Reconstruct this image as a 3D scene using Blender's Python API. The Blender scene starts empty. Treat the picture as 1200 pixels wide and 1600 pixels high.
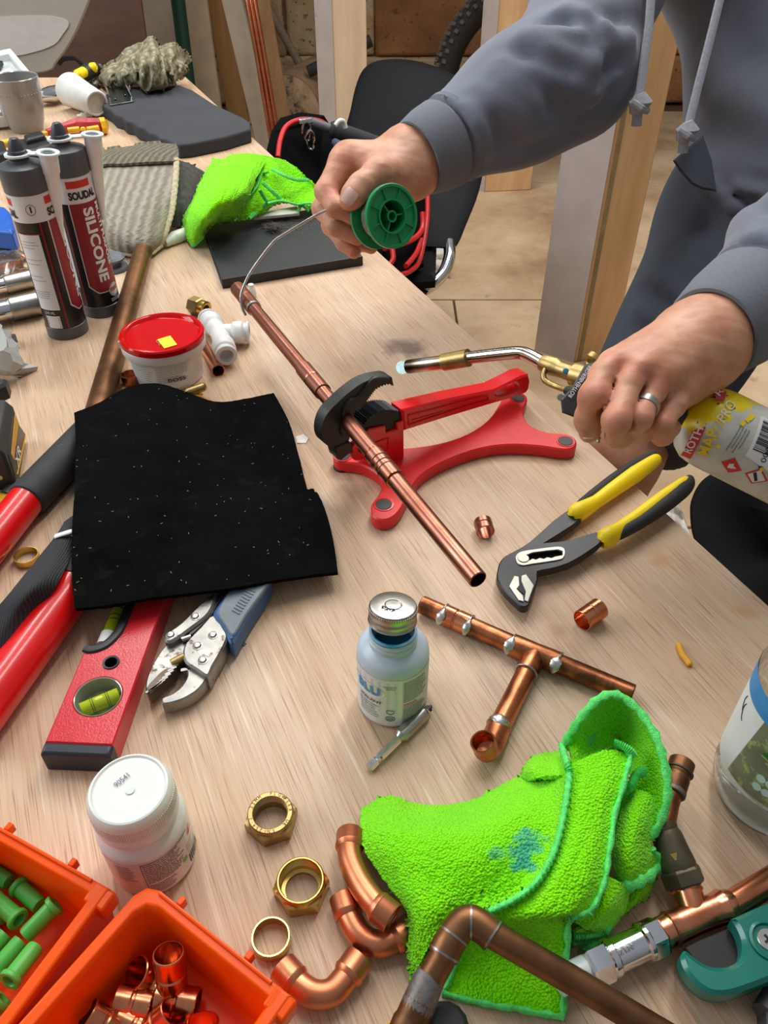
import bpy, math, random
import numpy as np
from mathutils import Vector as V, Matrix as M, Quaternion
from mathutils.geometry import tessellate_polygon
random.seed(7); RNG = np.random.default_rng(7)
SC = bpy.context.scene
COL = SC.collection

# ------------------------------------------------------------------ camera
ZT = 0.80                                    # bench top height
FPX, PITCH, CAMH = 1250.0, math.radians(41.0), 0.51
CP, SP = math.cos(PITCH), math.sin(PITCH)
CAM = V((0, 0, ZT + CAMH))
cd = bpy.data.cameras.new('camera'); cam = bpy.data.objects.new('camera', cd); COL.objects.link(cam)
cd.sensor_fit = 'VERTICAL'; cd.sensor_height = 24.0; cd.sensor_width = 18.0
cd.lens = 24.0 * FPX / 1600.0
cd.clip_start = 0.02; cd.clip_end = 100
cam.location = CAM; cam.rotation_euler = (math.pi / 2 - PITCH, 0, 0)
SC.camera = cam

# ------------------------------------------------------------------ world, lamps, exposure
w = bpy.data.worlds.new('world'); SC.world = w; w.use_nodes = True
wn = w.node_tree; bg = wn.nodes['Background']
wtc = wn.nodes.new('ShaderNodeTexCoord'); wsp = wn.nodes.new('ShaderNodeSeparateXYZ')
wr = wn.nodes.new('ShaderNodeValToRGB')
wn.links.new(wtc.outputs['Generated'], wsp.inputs[0]); wn.links.new(wsp.outputs['Z'], wr.inputs[0])
wr.color_ramp.elements[0].position = 0.0; wr.color_ramp.elements[0].color = (0.30, 0.29, 0.28, 1)
wr.color_ramp.elements[1].position = 0.8; wr.color_ramp.elements[1].color = (0.80, 0.85, 0.92, 1)
wn.links.new(wr.outputs[0], bg.inputs['Color']); bg.inputs['Strength'].default_value = 0.37

def area(name, loc, target, sx, sy, power, col=(1, 1, 1)):
    l = bpy.data.lights.new(name, 'AREA'); l.shape = 'RECTANGLE'; l.size = sx; l.size_y = sy
    l.energy = power; l.color = col
    o = bpy.data.objects.new(name, l); COL.objects.link(o); o.location = loc
    o.rotation_euler = (V(target) - V(loc)).to_track_quat('-Z', 'Y').to_euler()
    return o
area('strip_light', (-0.75, 1.9, 2.75), (-0.5, 1.3, 0), 0.22, 2.2, 24, (1.0, 0.98, 0.95))
area('strip_light', (0.6, 1.9, 2.75), (0.4, 1.2, 0), 0.22, 2.2, 24, (1.0, 0.98, 0.95))
area('window_light', (-2.6, 0.9, 2.3), (0, 0.7, 0.8), 1.6, 1.3, 44, (0.88, 0.94, 1.0))
area('rear_skylight', (0.6, 3.0, 3.0), (0.1, 0.6, 0.8), 1.8, 1.0, 48, (1.0, 0.97, 0.93))
SC.view_settings.view_transform = 'Standard'; SC.view_settings.look = 'None'
SC.view_settings.gamma = 1.0; SC.view_settings.use_curve_mapping = False
SC.view_settings.exposure = 0.08

# ------------------------------------------------------------------ pixel rays -> points on real surfaces
def ray(x, y):
    u, v = (x - 600) / FPX, (y - 800) / FPX
    return V((u, CP - v * SP, -(SP + v * CP)))
def P(x, y, h=0.0):                          # point at height h over the bench top
    d = ray(x, y); return CAM + d * ((h - CAMH) / d.z)
def PZ(x, y, z): return P(x, y, z - ZT)
def PD(x, y, D): return CAM + ray(x, y) * D  # point at depth D
def RP(x, y, p0, n):                         # point on a plane
    d = ray(x, y); return CAM + d * ((p0 - CAM).dot(n) / d.dot(n))
UP = V((0, 0, 1))

# ------------------------------------------------------------------ objects, tags
def tag(o, label=None, cat=None, group=None, kind=None):
    if label: o['label'] = label
    if cat: o['category'] = cat
    if group: o['group'] = group
    if kind: o['kind'] = kind
    return o
def thing(name, label, cat, loc=(0, 0, 0), rot=None, group=None):
    o = bpy.data.objects.new(name, None); COL.objects.link(o); o.empty_display_size = 0.02
    m = M.Translation(V(loc))
    if rot is not None: m = m @ (rot.to_4x4() if isinstance(rot, M) else M.Rotation(rot, 4, 'Z'))
    o.matrix_basis = m
    return tag(o, label, cat, group)
def wm(o):
    m = M.Identity(4)
    while o is not None: m = o.matrix_basis @ m; o = o.parent
    return m
def frame(z, x=None):                        # 3x3 rotation with given z axis (and x hint)
    z = V(z).normalized(); x = V(x) if x is not None else (V((1, 0, 0)) if abs(z.x) < .9 else V((0, 1, 0)))
    x = (x - z * x.dot(z)).normalized(); y = z.cross(x)
    return M((x, y, z)).transposed()

class MB:
    def __init__(s): s.v = []; s.f = []; s.mi = []; s.cur = 0
    def add(s, vs, fs):
        b = len(s.v); s.v.extend(V(p) for p in vs)
        for f in fs: s.f.append(tuple(i + b for i in f)); s.mi.append(s.cur)
        return s
    def box(s, c, size, rot=None):
        c = V(c); a = [V((x * size[0] / 2, y * size[1] / 2, z * size[2] / 2)) for x in (-1, 1) for y in (-1, 1) for z in (-1, 1)]
        if rot is not None: a = [rot @ p for p in a]
        return s.add([c + p for p in a], [(0, 1, 3, 2), (4, 6, 7, 5), (0, 4, 5, 1), (2, 3, 7, 6), (0, 2, 6, 4), (1, 5, 7, 3)])
    def hexa(s, b, t):                       # bottom loop, top loop
        n = len(b)
        return s.add(list(b) + list(t), [tuple(range(n - 1, -1, -1)), tuple(range(n, 2 * n))] + [(i, (i + 1) % n, n + (i + 1) % n, n + i) for i in range(n)])
    def tube(s, pts, rad, seg=16, caps=True, closed=False, flat=None):
        pts = [V(p) for p in pts]; n = len(pts)
        rad = list(rad) if hasattr(rad, '__len__') else [rad] * n
        if not closed and n > 2 and not any(isinstance(r, tuple) for r in rad):      # hold straight runs flat beside a step in radius
            q, e = [], []
            for i in range(n):
                step = lambda a, b: 0 <= a and b < n and abs(rad[a] - rad[b]) > 2e-4
                run = lambda a, b: 0 <= a and b < n and not step(a, b) and (pts[b] - pts[a]).length > .004
                if run(i - 1, i) and step(i, i + 1): q.append(pts[i] + (pts[i - 1] - pts[i]).normalized() * .0008); e.append(rad[i])
                q.append(pts[i]); e.append(rad[i])
                if step(i - 1, i) and run(i, i + 1): q.append(pts[i] + (pts[i + 1] - pts[i]).normalized() * .0008); e.append(rad[i])
            pts, rad, n = q, e, len(q)
        T = []
        for i in range(n):
            if closed: d = pts[(i + 1) % n] - pts[i - 1]
            else: d = pts[min(i + 1, n - 1)] - pts[max(i - 1, 0)]
            if d.length < 1e-9: d = T[-1] if T else UP
            T.append(d.normalized())
        x = frame(T[0], flat).col[0] if flat is not None else frame(T[0]).col[0]
        b = len(s.v); vs = []
        for i in range(n):
            if i:
                q = T[i - 1].rotation_difference(T[i]); x = q @ x
            y = T[i].cross(x)
            r = rad[i]; rx, ry = r if isinstance(r, tuple) else (r, r)
            for k in range(seg):
                a = 2 * math.pi * k / seg; vs.append(pts[i] + x * (rx * math.cos(a)) + y * (ry * math.sin(a)))
        fs = []
        for i in range(n if closed else n - 1):
            j = (i + 1) % n
            for k in range(seg): k2 = (k + 1) % seg; fs.append((i * seg + k, i * seg + k2, j * seg + k2, j * seg + k))
        if caps and not closed:
            fs.append(tuple(range(seg - 1, -1, -1))); fs.append(tuple((n - 1) * seg + k for k in range(seg)))
        return s.add(vs, fs)
    def lathe(s, prof, seg=32, m=None, a0=0.0, a1=None, capb=False, capt=False):
        full = a1 is None; n = len(prof); c = seg if full else seg + 1; vs = []
        for (r, z) in prof:
            for k in range(c):
                a = a0 + (2 * math.pi if full else (a1 - a0)) * k / seg
                p = V((r * math.cos(a), r * math.sin(a), z)); vs.append(m @ p if m is not None else p)
        fs = []
        for i in range(n - 1):
            for k in range(seg):
                k2 = (k + 1) % c; fs.append((i * c + k, i * c + k2, (i + 1) * c + k2, (i + 1) * c + k))
        if capb: fs.append(tuple(range(c - 1, -1, -1)))
        if capt: fs.append(tuple((n - 1) * c + k for k in range(c)))
        return s.add(vs, fs)
    def prism(s, loop, ext, holes=(), ch=0.0):
        """closed loop of points pushed along ext; loop is the top (visible) face; ch chamfers the top rim"""
        loop = [V(p) for p in loop]; ext = V(ext); n = ext.normalized()
        loops = [loop] + [[V(p) for p in h] for h in holes]
        nrm = V((0, 0, 0))
        for i, p in enumerate(loop): nrm += (p - loop[0]).cross(loop[(i + 1) % len(loop)] - loop[0])
        if nrm.dot(-n) < 0: loop.reverse()
        area_sign = []
        for h in loops[1:]:
            a = V((0, 0, 0))
            for i, p in enumerate(h): a += (p - h[0]).cross(h[(i + 1) % len(h)] - h[0])
            if a.dot(-n) > 0: h.reverse()
        def inset(L, d):
            out = []; k = len(L)
            for i in range(k):
                e1 = (L[i] - L[i - 1]); e2 = (L[(i + 1) % k] - L[i])
                e1 -= n * e1.dot(n); e2 -= n * e2.dot(n)
                if e1.length < 1e-9: e1 = e2
                if e2.length < 1e-9: e2 = e1
                n1 = (-n).cross(e1.normalized()); n2 = (-n).cross(e2.normalized())
                m_ = (n1 + n2); q = max(m_.length_squared, .5)
                out.append(L[i] + m_ * (2 * d / q))
            return out
        rings = []
        tops = [inset(L, ch) if ch else L for L in loops]
        tess = tessellate_polygon(tops)
        flat = [p for L in tops for p in L]; N = len(flat)
        b = len(s.v); vs = list(flat); fs = []
        for t in tess:
            a = (flat[t[1]] - flat[t[0]]).cross(flat[t[2]] - flat[t[0]])
            fs.append(tuple(t) if a.dot(-n) > 0 else (t[0], t[2], t[1]))
        if ch:
            mid = [p + n * ch for L in loops for p in L]; vs += mid
        vs += [p + ext for L in loops for p in L]
        lev = (3 if ch else 2); off = 0
        for L in loops:
            k = len(L)
            for i in range(k):
                a, c = off + i, off + (i + 1) % k
                for l in range(lev - 1): fs.append((a + l * N, a + (l + 1) * N, c + (l + 1) * N, c + l * N))
            off += k
        for t in list(fs[:len(tess)]): fs.append(tuple(i + (lev - 1) * N for i in reversed(t)))
        return s.add(vs, fs)
    def grid(s, G, closed_u=False):
        nu, nv = len(G), len(G[0]); fs = []
        for i in range(nu - (0 if closed_u else 1)):
            for j in range(nv - 1): i2 = (i + 1) % nu; fs.append((i * nv + j, i * nv + j + 1, i2 * nv + j + 1, i2 * nv + j))
        return s.add([p for r in G for p in r], fs)

def mk(name, mb, mat, parent=None, local=False, smooth=0.55, **kw):
    me = bpy.data.meshes.new(name)
    vs = mb.v
    if parent is not None and not local:
        inv = wm(parent).inverted(); vs = [inv @ p for p in vs]
    me.from_pydata([tuple(p) for p in vs], [], mb.f)
    mats = mat if isinstance(mat, (list, tuple)) else [mat]
    for m_ in mats: me.materials.append(m_)
    if len(mats) > 1: me.polygons.foreach_set('material_index', mb.mi)
    me.update()
    if smooth:
        me.shade_smooth(); me.set_sharp_from_angle(angle=smooth)
    o = bpy.data.objects.new(name, me); COL.objects.link(o)
    if parent is not None: o.parent = parent
    tag(o, kw.get('label'), kw.get('cat'), kw.get('group'), kw.get('kind'))
    if kw.get('bevel'): bev(o, kw['bevel'], kw.get('bseg', 2))
    if kw.get('fixn'): fixn(o)
    return o
def fixn(o):
    import bmesh
    b = bmesh.new(); b.from_mesh(o.data); bmesh.ops.recalc_face_normals(b, faces=b.faces); b.to_mesh(o.data); b.free()
def bev(o, w_, seg=2):
    b = o.modifiers.new('bevel', 'BEVEL'); b.width = w_; b.segments = seg; b.limit_method = 'ANGLE'; b.angle_limit = 0.6
    return o
def single(name, mb, mat, label, cat, group=None, **kw):       # a thing that is one mesh; origin at its base centre
    xs = [p.x for p in mb.v]; ys = [p.y for p in mb.v]; zs = [p.z for p in mb.v]
    loc = V(((min(xs) + max(xs)) / 2, (min(ys) + max(ys)) / 2, min(zs)))
    for i in range(len(mb.v)): mb.v[i] = mb.v[i] - loc
    o = mk(name, mb, mat, None, **kw); o.location = loc
    return tag(o, label, cat, group)
def dup(o, loc=None, mat=None, label=None, group=None, parent=None):
    c = o.copy(); COL.objects.link(c)
    if parent is not None: c.parent = parent
    if mat is not None: c.matrix_basis = mat
    elif loc is not None: c.location = loc
    if label: c['label'] = label
    if group: c['group'] = group
    for ch in list(o.children): dup(ch, parent=c)
    return c
def spline(pts, n=8, closed=False):          # Catmull-Rom through points
    pts = [V(p) for p in pts]; k = len(pts); out = []
    for i in range(k if closed else k - 1):
        if closed: p0, p1, p2, p3 = pts[i - 1], pts[i], pts[(i + 1) % k], pts[(i + 2) % k]
        else: p0, p1, p2, p3 = pts[max(i - 1, 0)], pts[i], pts[i + 1], pts[min(i + 2, k - 1)]
        for j in range(n):
            t = j / n
            out.append(0.5 * ((2 * p1) + (p2 - p0) * t + (2 * p0 - 5 * p1 + 4 * p2 - p3) * t * t + (3 * p1 - p0 - 3 * p2 + p3) * t ** 3))
    if not closed: out.append(pts[-1])
    return out
def sp2(pts, n=6, closed=True):              # smooth a pixel outline
    return [(p.x, p.y) for p in spline([V((a, b, 0)) for a, b in pts], n, closed)]
def crop(pts, ox, oy, s): return [(ox + x / s, oy + y / s) for x, y in pts]

# ------------------------------------------------------------------ materials
def lin(c):
    c = c / 255.0
    return c / 12.92 if c <= .04045 else ((c + .055) / 1.055) ** 2.4
def rgb(r, g, b): return (lin(r), lin(g), lin(b), 1.0)
class NT:
    def __init__(s, name):
        s.m = bpy.data.materials.new(name); s.m.use_nodes = True; s.t = s.m.node_tree; s.b = s.t.nodes['Principled BSDF']
    def n(s, typ, **kw):
        x = s.t.nodes.new(typ)
        for k, v in kw.items():
            if k in x.inputs: x.inputs[k].default_value = v
            else: setattr(x, k, v)
        return x
    def l(s, a, b): s.t.links.new(a, b)
    def obj(s): return s.n('ShaderNodeTexCoord').outputs['Object']
    def ramp(s, fac, stops):
        r = s.n('ShaderNodeValToRGB'); e = r.color_ramp.elements
        while len(e) < len(stops): e.new(0.5)
        for i, (p, c) in enumerate(stops): e[i].position = p; e[i].color = c
        s.l(fac, r.inputs[0]); return r.outputs[0]
    def noise(s, scale, vec=None, detail=4, rough=0.55):
        x = s.n('ShaderNodeTexNoise'); x.inputs['Scale'].default_value = scale; x.inputs['Detail'].default_value = detail; x.inputs['Roughness'].default_value = rough
        if vec is not None: s.l(vec, x.inputs['Vector'])
        return x.outputs['Fac']
    def mix(s, fac, a, b):
        x = s.n('ShaderNodeMix', data_type='RGBA')
        for k, v in ((0, fac), (6, a), (7, b)):
            if hasattr(v, 'links'): s.l(v, x.inputs[k])
            else: x.inputs[k].default_value = v
        return x.outputs[2]
    def mapping(s, vec, scale=(1, 1, 1), rot=(0, 0, 0)):
        x = s.n('ShaderNodeMapping'); x.inputs['Scale'].default_value = scale; x.inputs['Rotation'].default_value = rot; s.l(vec, x.inputs[0]); return x.outputs[0]
    def bump(s, h, strength=0.3, dist=0.001):
        x = s.n('ShaderNodeBump'); x.inputs['Strength'].default_value = strength; x.inputs['Distance'].default_value = dist
        s.l(h, x.inputs['Height']); s.l(x.outputs[0], s.b.inputs['Normal'])
    def set(s, **kw):
        names = dict(rough='Roughness', metal='Metallic', spec='Specular IOR Level', trans='Transmission Weight', ior='IOR', alpha='Alpha', sss='Subsurface Weight', coat='Coat Weight', sheen='Sheen Weight')
        for k, v in kw.items(): s.b.inputs[names[k]].default_value = v
        return s
def mat(name, c, rough=0.5, metal=0.0, var=0.12, vscale=60, bump=0.0, bscale=400, bdist=0.0006, c2=None, wear=None, **kw):
    """plain coloured procedural material with a soft mottling, optional second colour patches and fine relief"""
    t = NT(name); t.set(rough=rough, metal=metal, **kw)
    o = t.obj(); c = rgb(*c)
    dark = tuple(x * (1 - var) for x in c[:3]) + (1,); lite = tuple(min(1, x * (1 + var)) for x in c[:3]) + (1,)
    col = t.ramp(t.noise(vscale, o), [(0.3, dark), (0.7, lite)])
    if c2 is not None:
        thr = wear or 0.6
        f = t.ramp(t.noise(vscale * 1.7, o, 6, .65), [(thr, (0, 0, 0, 1)), (thr + .06, (1, 1, 1, 1))])
        col = t.mix(f, col, rgb(*c2))
    t.l(col, t.b.inputs['Base Color'])
    if bump: t.bump(t.noise(bscale, o, 3), bump, bdist)
    return t.m
# ------------------------------------------------------------------ shared materials
GR = V((-0.416, 0.909, 0)).normalized(); GX = V((0.909, 0.416, 0)).normalized()      # bench grain direction and its normal
GA = math.atan2(-GR.x, GR.y)
def wood_top():
    t = NT('plywood_top'); t.set(rough=0.55); o = t.obj()
    base = t.ramp(t.noise(1.0, t.mapping(o, (14, 2.2, 4)), 5), [(0.25, rgb(190, 155, 120)), (0.5, rgb(204, 173, 141)), (0.75, rgb(213, 188, 160))])
    fine = t.noise(1.0, t.mapping(o, (460, 6, 40), (0, 0, 0.02)), 3, .6)
    fm = t.ramp(fine, [(0.50, (0, 0, 0, 1)), (0.72, (1, 1, 1, 1))])
    pore = t.noise(1.0, t.mapping(o, (1400, 18, 60)), 2, .5)
    pm = t.ramp(pore, [(0.56, (0, 0, 0, 1)), (0.70, (1, 1, 1, 1))])
    big = t.ramp(t.noise(3.0, o, 3), [(0.35, (0.30, .30, .30, 1)), (0.65, (0.9, .9, .9, 1))])
    m1 = t.n('ShaderNodeMath', operation='MULTIPLY'); t.l(fm, m1.inputs[0]); t.l(big, m1.inputs[1])
    c = t.mix(m1.outputs[0], base, rgb(180, 130, 96))
    m2 = t.n('ShaderNodeMath', operation='MULTIPLY'); t.l(pm, m2.inputs[0]); m2.inputs[1].default_value = 0.72
    c = t.mix(m2.outputs[0], c, rgb(140, 90, 62))
    pale = t.ramp(t.noise(1.0, t.mapping(o, (300, 10, 30), (0, 0, -.02)), 3), [(0.58, (0, 0, 0, 1)), (0.75, (.6, .6, .6, 1))])
    c = t.mix(pale, c, rgb(234, 217, 198))
    # a scorch mark and two glue spots soaked into the board
    for (px, py, r, col, amt) in ((638, 545, .032, rgb(92, 62, 44), .85), (610, 540, .02, rgb(110, 80, 58), .6), (870, 985, .012, rgb(168, 118, 70), .5),
                                  (1030, 872, .016, rgb(190, 138, 84), .6), (1165, 955, .012, rgb(190, 140, 88), .5), (515, 400, .05, rgb(188, 146, 98), .45)):
        p = wm(BENCH).inverted() @ P(px, py)
        d = t.n('ShaderNodeVectorMath', operation='DISTANCE'); nz = t.n('ShaderNodeVectorMath', operation='MULTIPLY_ADD')
        cn = t.n('ShaderNodeTexNoise'); cn.inputs['Scale'].default_value = 45; t.l(o, cn.inputs['Vector'])
        t.l(cn.outputs['Color'], nz.inputs[0]); nz.inputs[1].default_value = (r * 1.3,) * 3; t.l(o, nz.inputs[2])
        t.l(nz.outputs[0], d.inputs[0]); d.inputs[1].default_value = p + V((r * .65,) * 3)
        f = t.n('ShaderNodeMapRange'); f.inputs[1].default_value = r; f.inputs[2].default_value = r * .3; f.inputs[3].default_value = 0; f.inputs[4].default_value = amt
        t.l(d.outputs['Value'], f.inputs[0]); c = t.mix(f.outputs[0], c, col)
    t.l(c, t.b.inputs['Base Color']); t.bump(fine, 0.25, 0.0004)
    return t.m
def timber(name, c1, c2, sc=(30, 30, 2.5), rough=.75, bump=.4):
    t = NT(name); t.set(rough=rough); o = t.obj()
    g = t.noise(1.0, t.mapping(o, sc), 6, .65)
    c = t.ramp(g, [(0.3, rgb(*c1)), (0.7, rgb(*c2))])
    t.l(c, t.b.inputs['Base Color']); t.bump(g, bump, .003); return t.m
def copper(name, c=(200, 122, 82), c2=(150, 84, 52), rough=.22, metal=1.0, sc=45, thr=(.38, .66)):
    t = NT(name); t.set(metal=metal); o = t.obj()
    n1 = t.noise(sc, o, 5, .6)
    t.l(t.ramp(n1, [(thr[0], rgb(*c)), (thr[1], rgb(*c2))]), t.b.inputs['Base Color'])
    r = t.n('ShaderNodeMapRange'); r.inputs[3].default_value = rough * .7; r.inputs[4].default_value = rough * 1.7; t.l(n1, r.inputs[0]); t.l(r.outputs[0], t.b.inputs['Roughness'])
    t.bump(t.noise(300, o, 3), .06, .0004); return t.m
COPPER = copper('bright_copper', (224, 150, 112), (196, 112, 76), .20)
COPPER_OLD = copper('tarnished_copper', (196, 120, 80), (104, 66, 46), .30, sc=34, thr=(.42, .62))
COPPER_DULL = copper('dull_copper', (142, 100, 68), (94, 66, 46), .38, sc=22)
COPPER_ROSE = copper('heated_rose_copper', (176, 118, 98), (146, 90, 72), .28, sc=16)
COPPER_SATIN = copper('satin_copper', (216, 140, 102), (190, 112, 76), .34, sc=30)
SOLDER = mat('solder_tin', (190, 188, 182), .35, 1.0, .2, 120, .5, 260)
SOLDER_OLD = mat('old_flux_solder', (120, 116, 112), .55, .8, .3, 150, .6, 240, c2=(150, 105, 70), wear=.58)
BRASS = mat('brass', (205, 170, 92), .28, 1.0, .15, 70, .1, 300)
BRASS_DULL = mat('dull_brass', (176, 150, 98), .42, 1.0, .22, 60, .25, 300)
GOLD = mat('bright_brass_ring', (222, 184, 92), .16, 1.0, .06, 60)
CHROME = mat('chrome', (215, 216, 218), .10, 1.0, .04, 40)
STEEL = mat('brushed_steel', (176, 174, 168), .32, 1.0, .12, 90, .15, 400)
STEEL_WORN = mat('worn_nickel', (148, 146, 141), .42, 1.0, .25, 55, .3, 250, c2=(92, 80, 70), wear=.58)
RED = mat('glossy_red_paint', (220, 18, 22), .28, 0, .06, 40, .08, 300, coat=.3)
RED_DUSTY = mat('dusty_red_cast_paint', (220, 28, 30), .42, 0, .10, 90, .25, 500)
LEVEL_RED = mat('textured_red_enamel', (200, 34, 44), .24, 0, .08, 40, .35, 700, .0005)
BLACKP = mat('black_plastic', (30, 31, 33), .45, 0, .2, 60, .1, 500)
BLACKR = mat('black_rubber', (40, 41, 42), .7, 0, .25, 40, .2, 500, c2=(78, 76, 72), wear=.66)
FELT = mat('black_felt', (11, 11, 12), 1.0, 0, .35, 26, .9, 900, .0012, c2=(20, 19, 17), wear=.58, spec=.05)
WHITEP = mat('white_plastic', (232, 232, 228), .38, 0, .03, 30)
WHITE_DIRTY = mat('dusty_white_plastic', (218, 218, 212), .5, 0, .08, 50)
GREYP = mat('dark_grey_plastic', (82, 84, 88), .38, 0, .06, 30)
PAPER = mat('paper_label_white', (226, 226, 226), .5, 0, .03, 40)
INK = mat('black_ink', (26, 26, 28), .6); INK_GREY = mat('fine_print_ink', (120, 120, 122), .6)
INK_RED = mat('red_ink', (206, 44, 36), .5); INK_BLUE = mat('blue_ink', (70, 150, 205), .5)
WINE = mat('wine_red_label', (140, 24, 34), .4, 0, .04); LABEL_BLACK = mat('black_label', (24, 23, 25), .35)
ORANGE = mat('orange_polypropylene', (244, 84, 4), .32, 0, .05, 30, spec=.28)
GREENP = mat('green_plastic_plug', (78, 178, 66), .42, 0, .06, 60)
YELLOW = mat('yellow_grip', (246, 216, 10), .42, 0, .05, 50)
LIME = None

# ------------------------------------------------------------------ the bench
BENCH = thing('workbench', 'long pale plywood workbench with streaky grain carrying all the plumbing tools', 'workbench', (0, 0, 0), GA)
def bench():
    e0, e1 = P(1200, 945), P(290, 120)
    near = e0 - GR * 0.55
    L = [near, e1, P(-420, 118), P(-300, 118) - GR * 3.2 - GX * .4]
    L[3] = near - GX * 1.5
    L[2] = V((-2.05, 2.28, ZT))
    m = MB(); m.prism(L, (0, 0, -.018), ch=.001)
    mk('bench_top', m, wood_top(), BENCH)
    tb = timber('bench_leg_timber', (150, 112, 76), (190, 150, 106))
    for q, s in ((near + GR * .35, -1), (near + GR * 1.9, -1), (near + GR * .35, -14), (near + GR * 1.9, -14)):
        c = q + GX * (.11 * s)
        m = MB(); m.box((c.x, c.y, (ZT - .018) / 2), (.07, .07, ZT - .018), M.Rotation(GA, 3, 'Z')); mk('leg', m, tb, BENCH, bevel=.003)
    m = MB()
    for s in (-.11, -1.54):
        a = near + GR * .2 + GX * s; b = near + GR * 2.1 + GX * s
        c = (a + b) / 2; m.box((c.x, c.y, ZT - .018 - .035), (.045, (b - a).length, .07), M.Rotation(GA, 3, 'Z'))
        mk('rail', m, tb, BENCH); m = MB()
bench()

# ------------------------------------------------------------------ room shell
def floor_mat():
    t = NT('dusty_site_floor'); t.set(rough=.85); o = t.obj()
    c = t.ramp(t.noise(2.2, o, 8, .62), [(0.28, rgb(150, 116, 84)), (0.46, rgb(188, 158, 122)), (0.6, rgb(208, 182, 148)), (0.78, rgb(176, 140, 102))])
    d = t.ramp(t.noise(9, t.mapping(o, (1, 1, 1)), 6, .7), [(0.6, (0, 0, 0, 1)), (0.72, (.7, .7, .7, 1))])
    c = t.mix(d, c, rgb(140, 98, 64)); t.l(c, t.b.inputs['Base Color']); t.bump(t.noise(24, o, 6), .3, .004); return t.m
FLOORM = floor_mat()
m = MB(); m.box((0, 1.6, -.06), (7.6, 7.9, .1)); FLOOR = mk('floor', m, mat('screed_joint', (96, 74, 54), .9), kind='structure')
m = MB(); sheets = []
for i in range(4):
    for j in range(6):
        mm = MB(); cx, cy = -2.85 + i * 1.9 + (.5 if j % 2 else 0) - .25, -1.6 + j * 1.22
        mm.prism([V((cx - .946, cy - .606, 0)), V((cx + .946, cy - .606, 0)), V((cx + .946, cy + .606, 0)), V((cx - .946, cy + .606, 0))], (0, 0, -.012), ch=.002)
        mk('floor_sheet', mm, FLOORM, FLOOR)
def rubble_mat(name, a, b, c_, sc=5):
    t = NT(name); t.set(rough=.9); o = t.obj()
    c = t.ramp(t.noise(sc, o, 7, .65), [(0.3, rgb(*a)), (0.52, rgb(*b)), (0.72, rgb(*c_))])
    p = t.ramp(t.noise(24, o, 4, .7), [(0.58, (0, 0, 0, 1)), (0.64, (.9, .9, .9, 1))])
    c = t.mix(p, c, rgb(112, 74, 48)); t.l(c, t.b.inputs['Base Color']); t.bump(t.noise(20, o, 7, .7), .7, .02); return t.m
PLASTER = rubble_mat('pitted_cream_masonry', (176, 142, 100), (206, 180, 140), (222, 204, 170))
PLASTER_W = rubble_mat('white_washed_masonry', (180, 168, 150), (206, 198, 184), (220, 214, 204))
EARTH = rubble_mat('brown_stone', (124, 84, 50), (164, 116, 74), (190, 142, 96), 3)
MORTAR = rubble_mat('lime_mortar', (150, 120, 88), (176, 146, 110), (190, 164, 130))
YB = 5.25
m = MB(); m.box((0, YB + .15, 1.3), (7.6, .2, 2.6)); WALLB = mk('wall_back', m, MORTAR, kind='structure')
def block(x0, x1, z0, z1, mt, d=.05):
    j = lambda a: a + random.uniform(-.008, .008)
    y1 = YB + .06; y0 = YB + .05 - d + random.uniform(-.012, .012)
    b = [V((j(x0), y0, j(z0))), V((j(x1), y0, j(z0))), V((j(x1), y0, j(z1))), V((j(x0), y0, j(z1)))]
    t = [V((p.x, y1, p.z)) for p in b]
    m = MB(); m.hexa(t, b); mk('stone_block', m, mt, WALLB, bevel=.02, fixn=True)
z = 0.0
for r in range(9):                           # courses of rough masonry; the part behind the right-hand stud is brown stone
    h = random.uniform(.22, .34); x = -3.7 + random.uniform(0, .2)
    while x < 3.7:
        wd = random.uniform(.5, 1.1)
        mt = EARTH if x > -.05 else (PLASTER if x > -1.7 else PLASTER_W)
        if z < 1.5: block(x + .003, x + wd - .003, z + .003, z + h - .003, mt)
        x += wd
    z += h
m = MB(); m.box((-3.75, 1.6, 1.3), (.12, 7.9, 2.6)); mk('wall_left', m, PLASTER_W, kind='structure')
m = MB(); m.box((3.75, 1.6, 1.3), (.12, 7.9, 2.6)); mk('wall_right', m, PLASTER, kind='structure')

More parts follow.
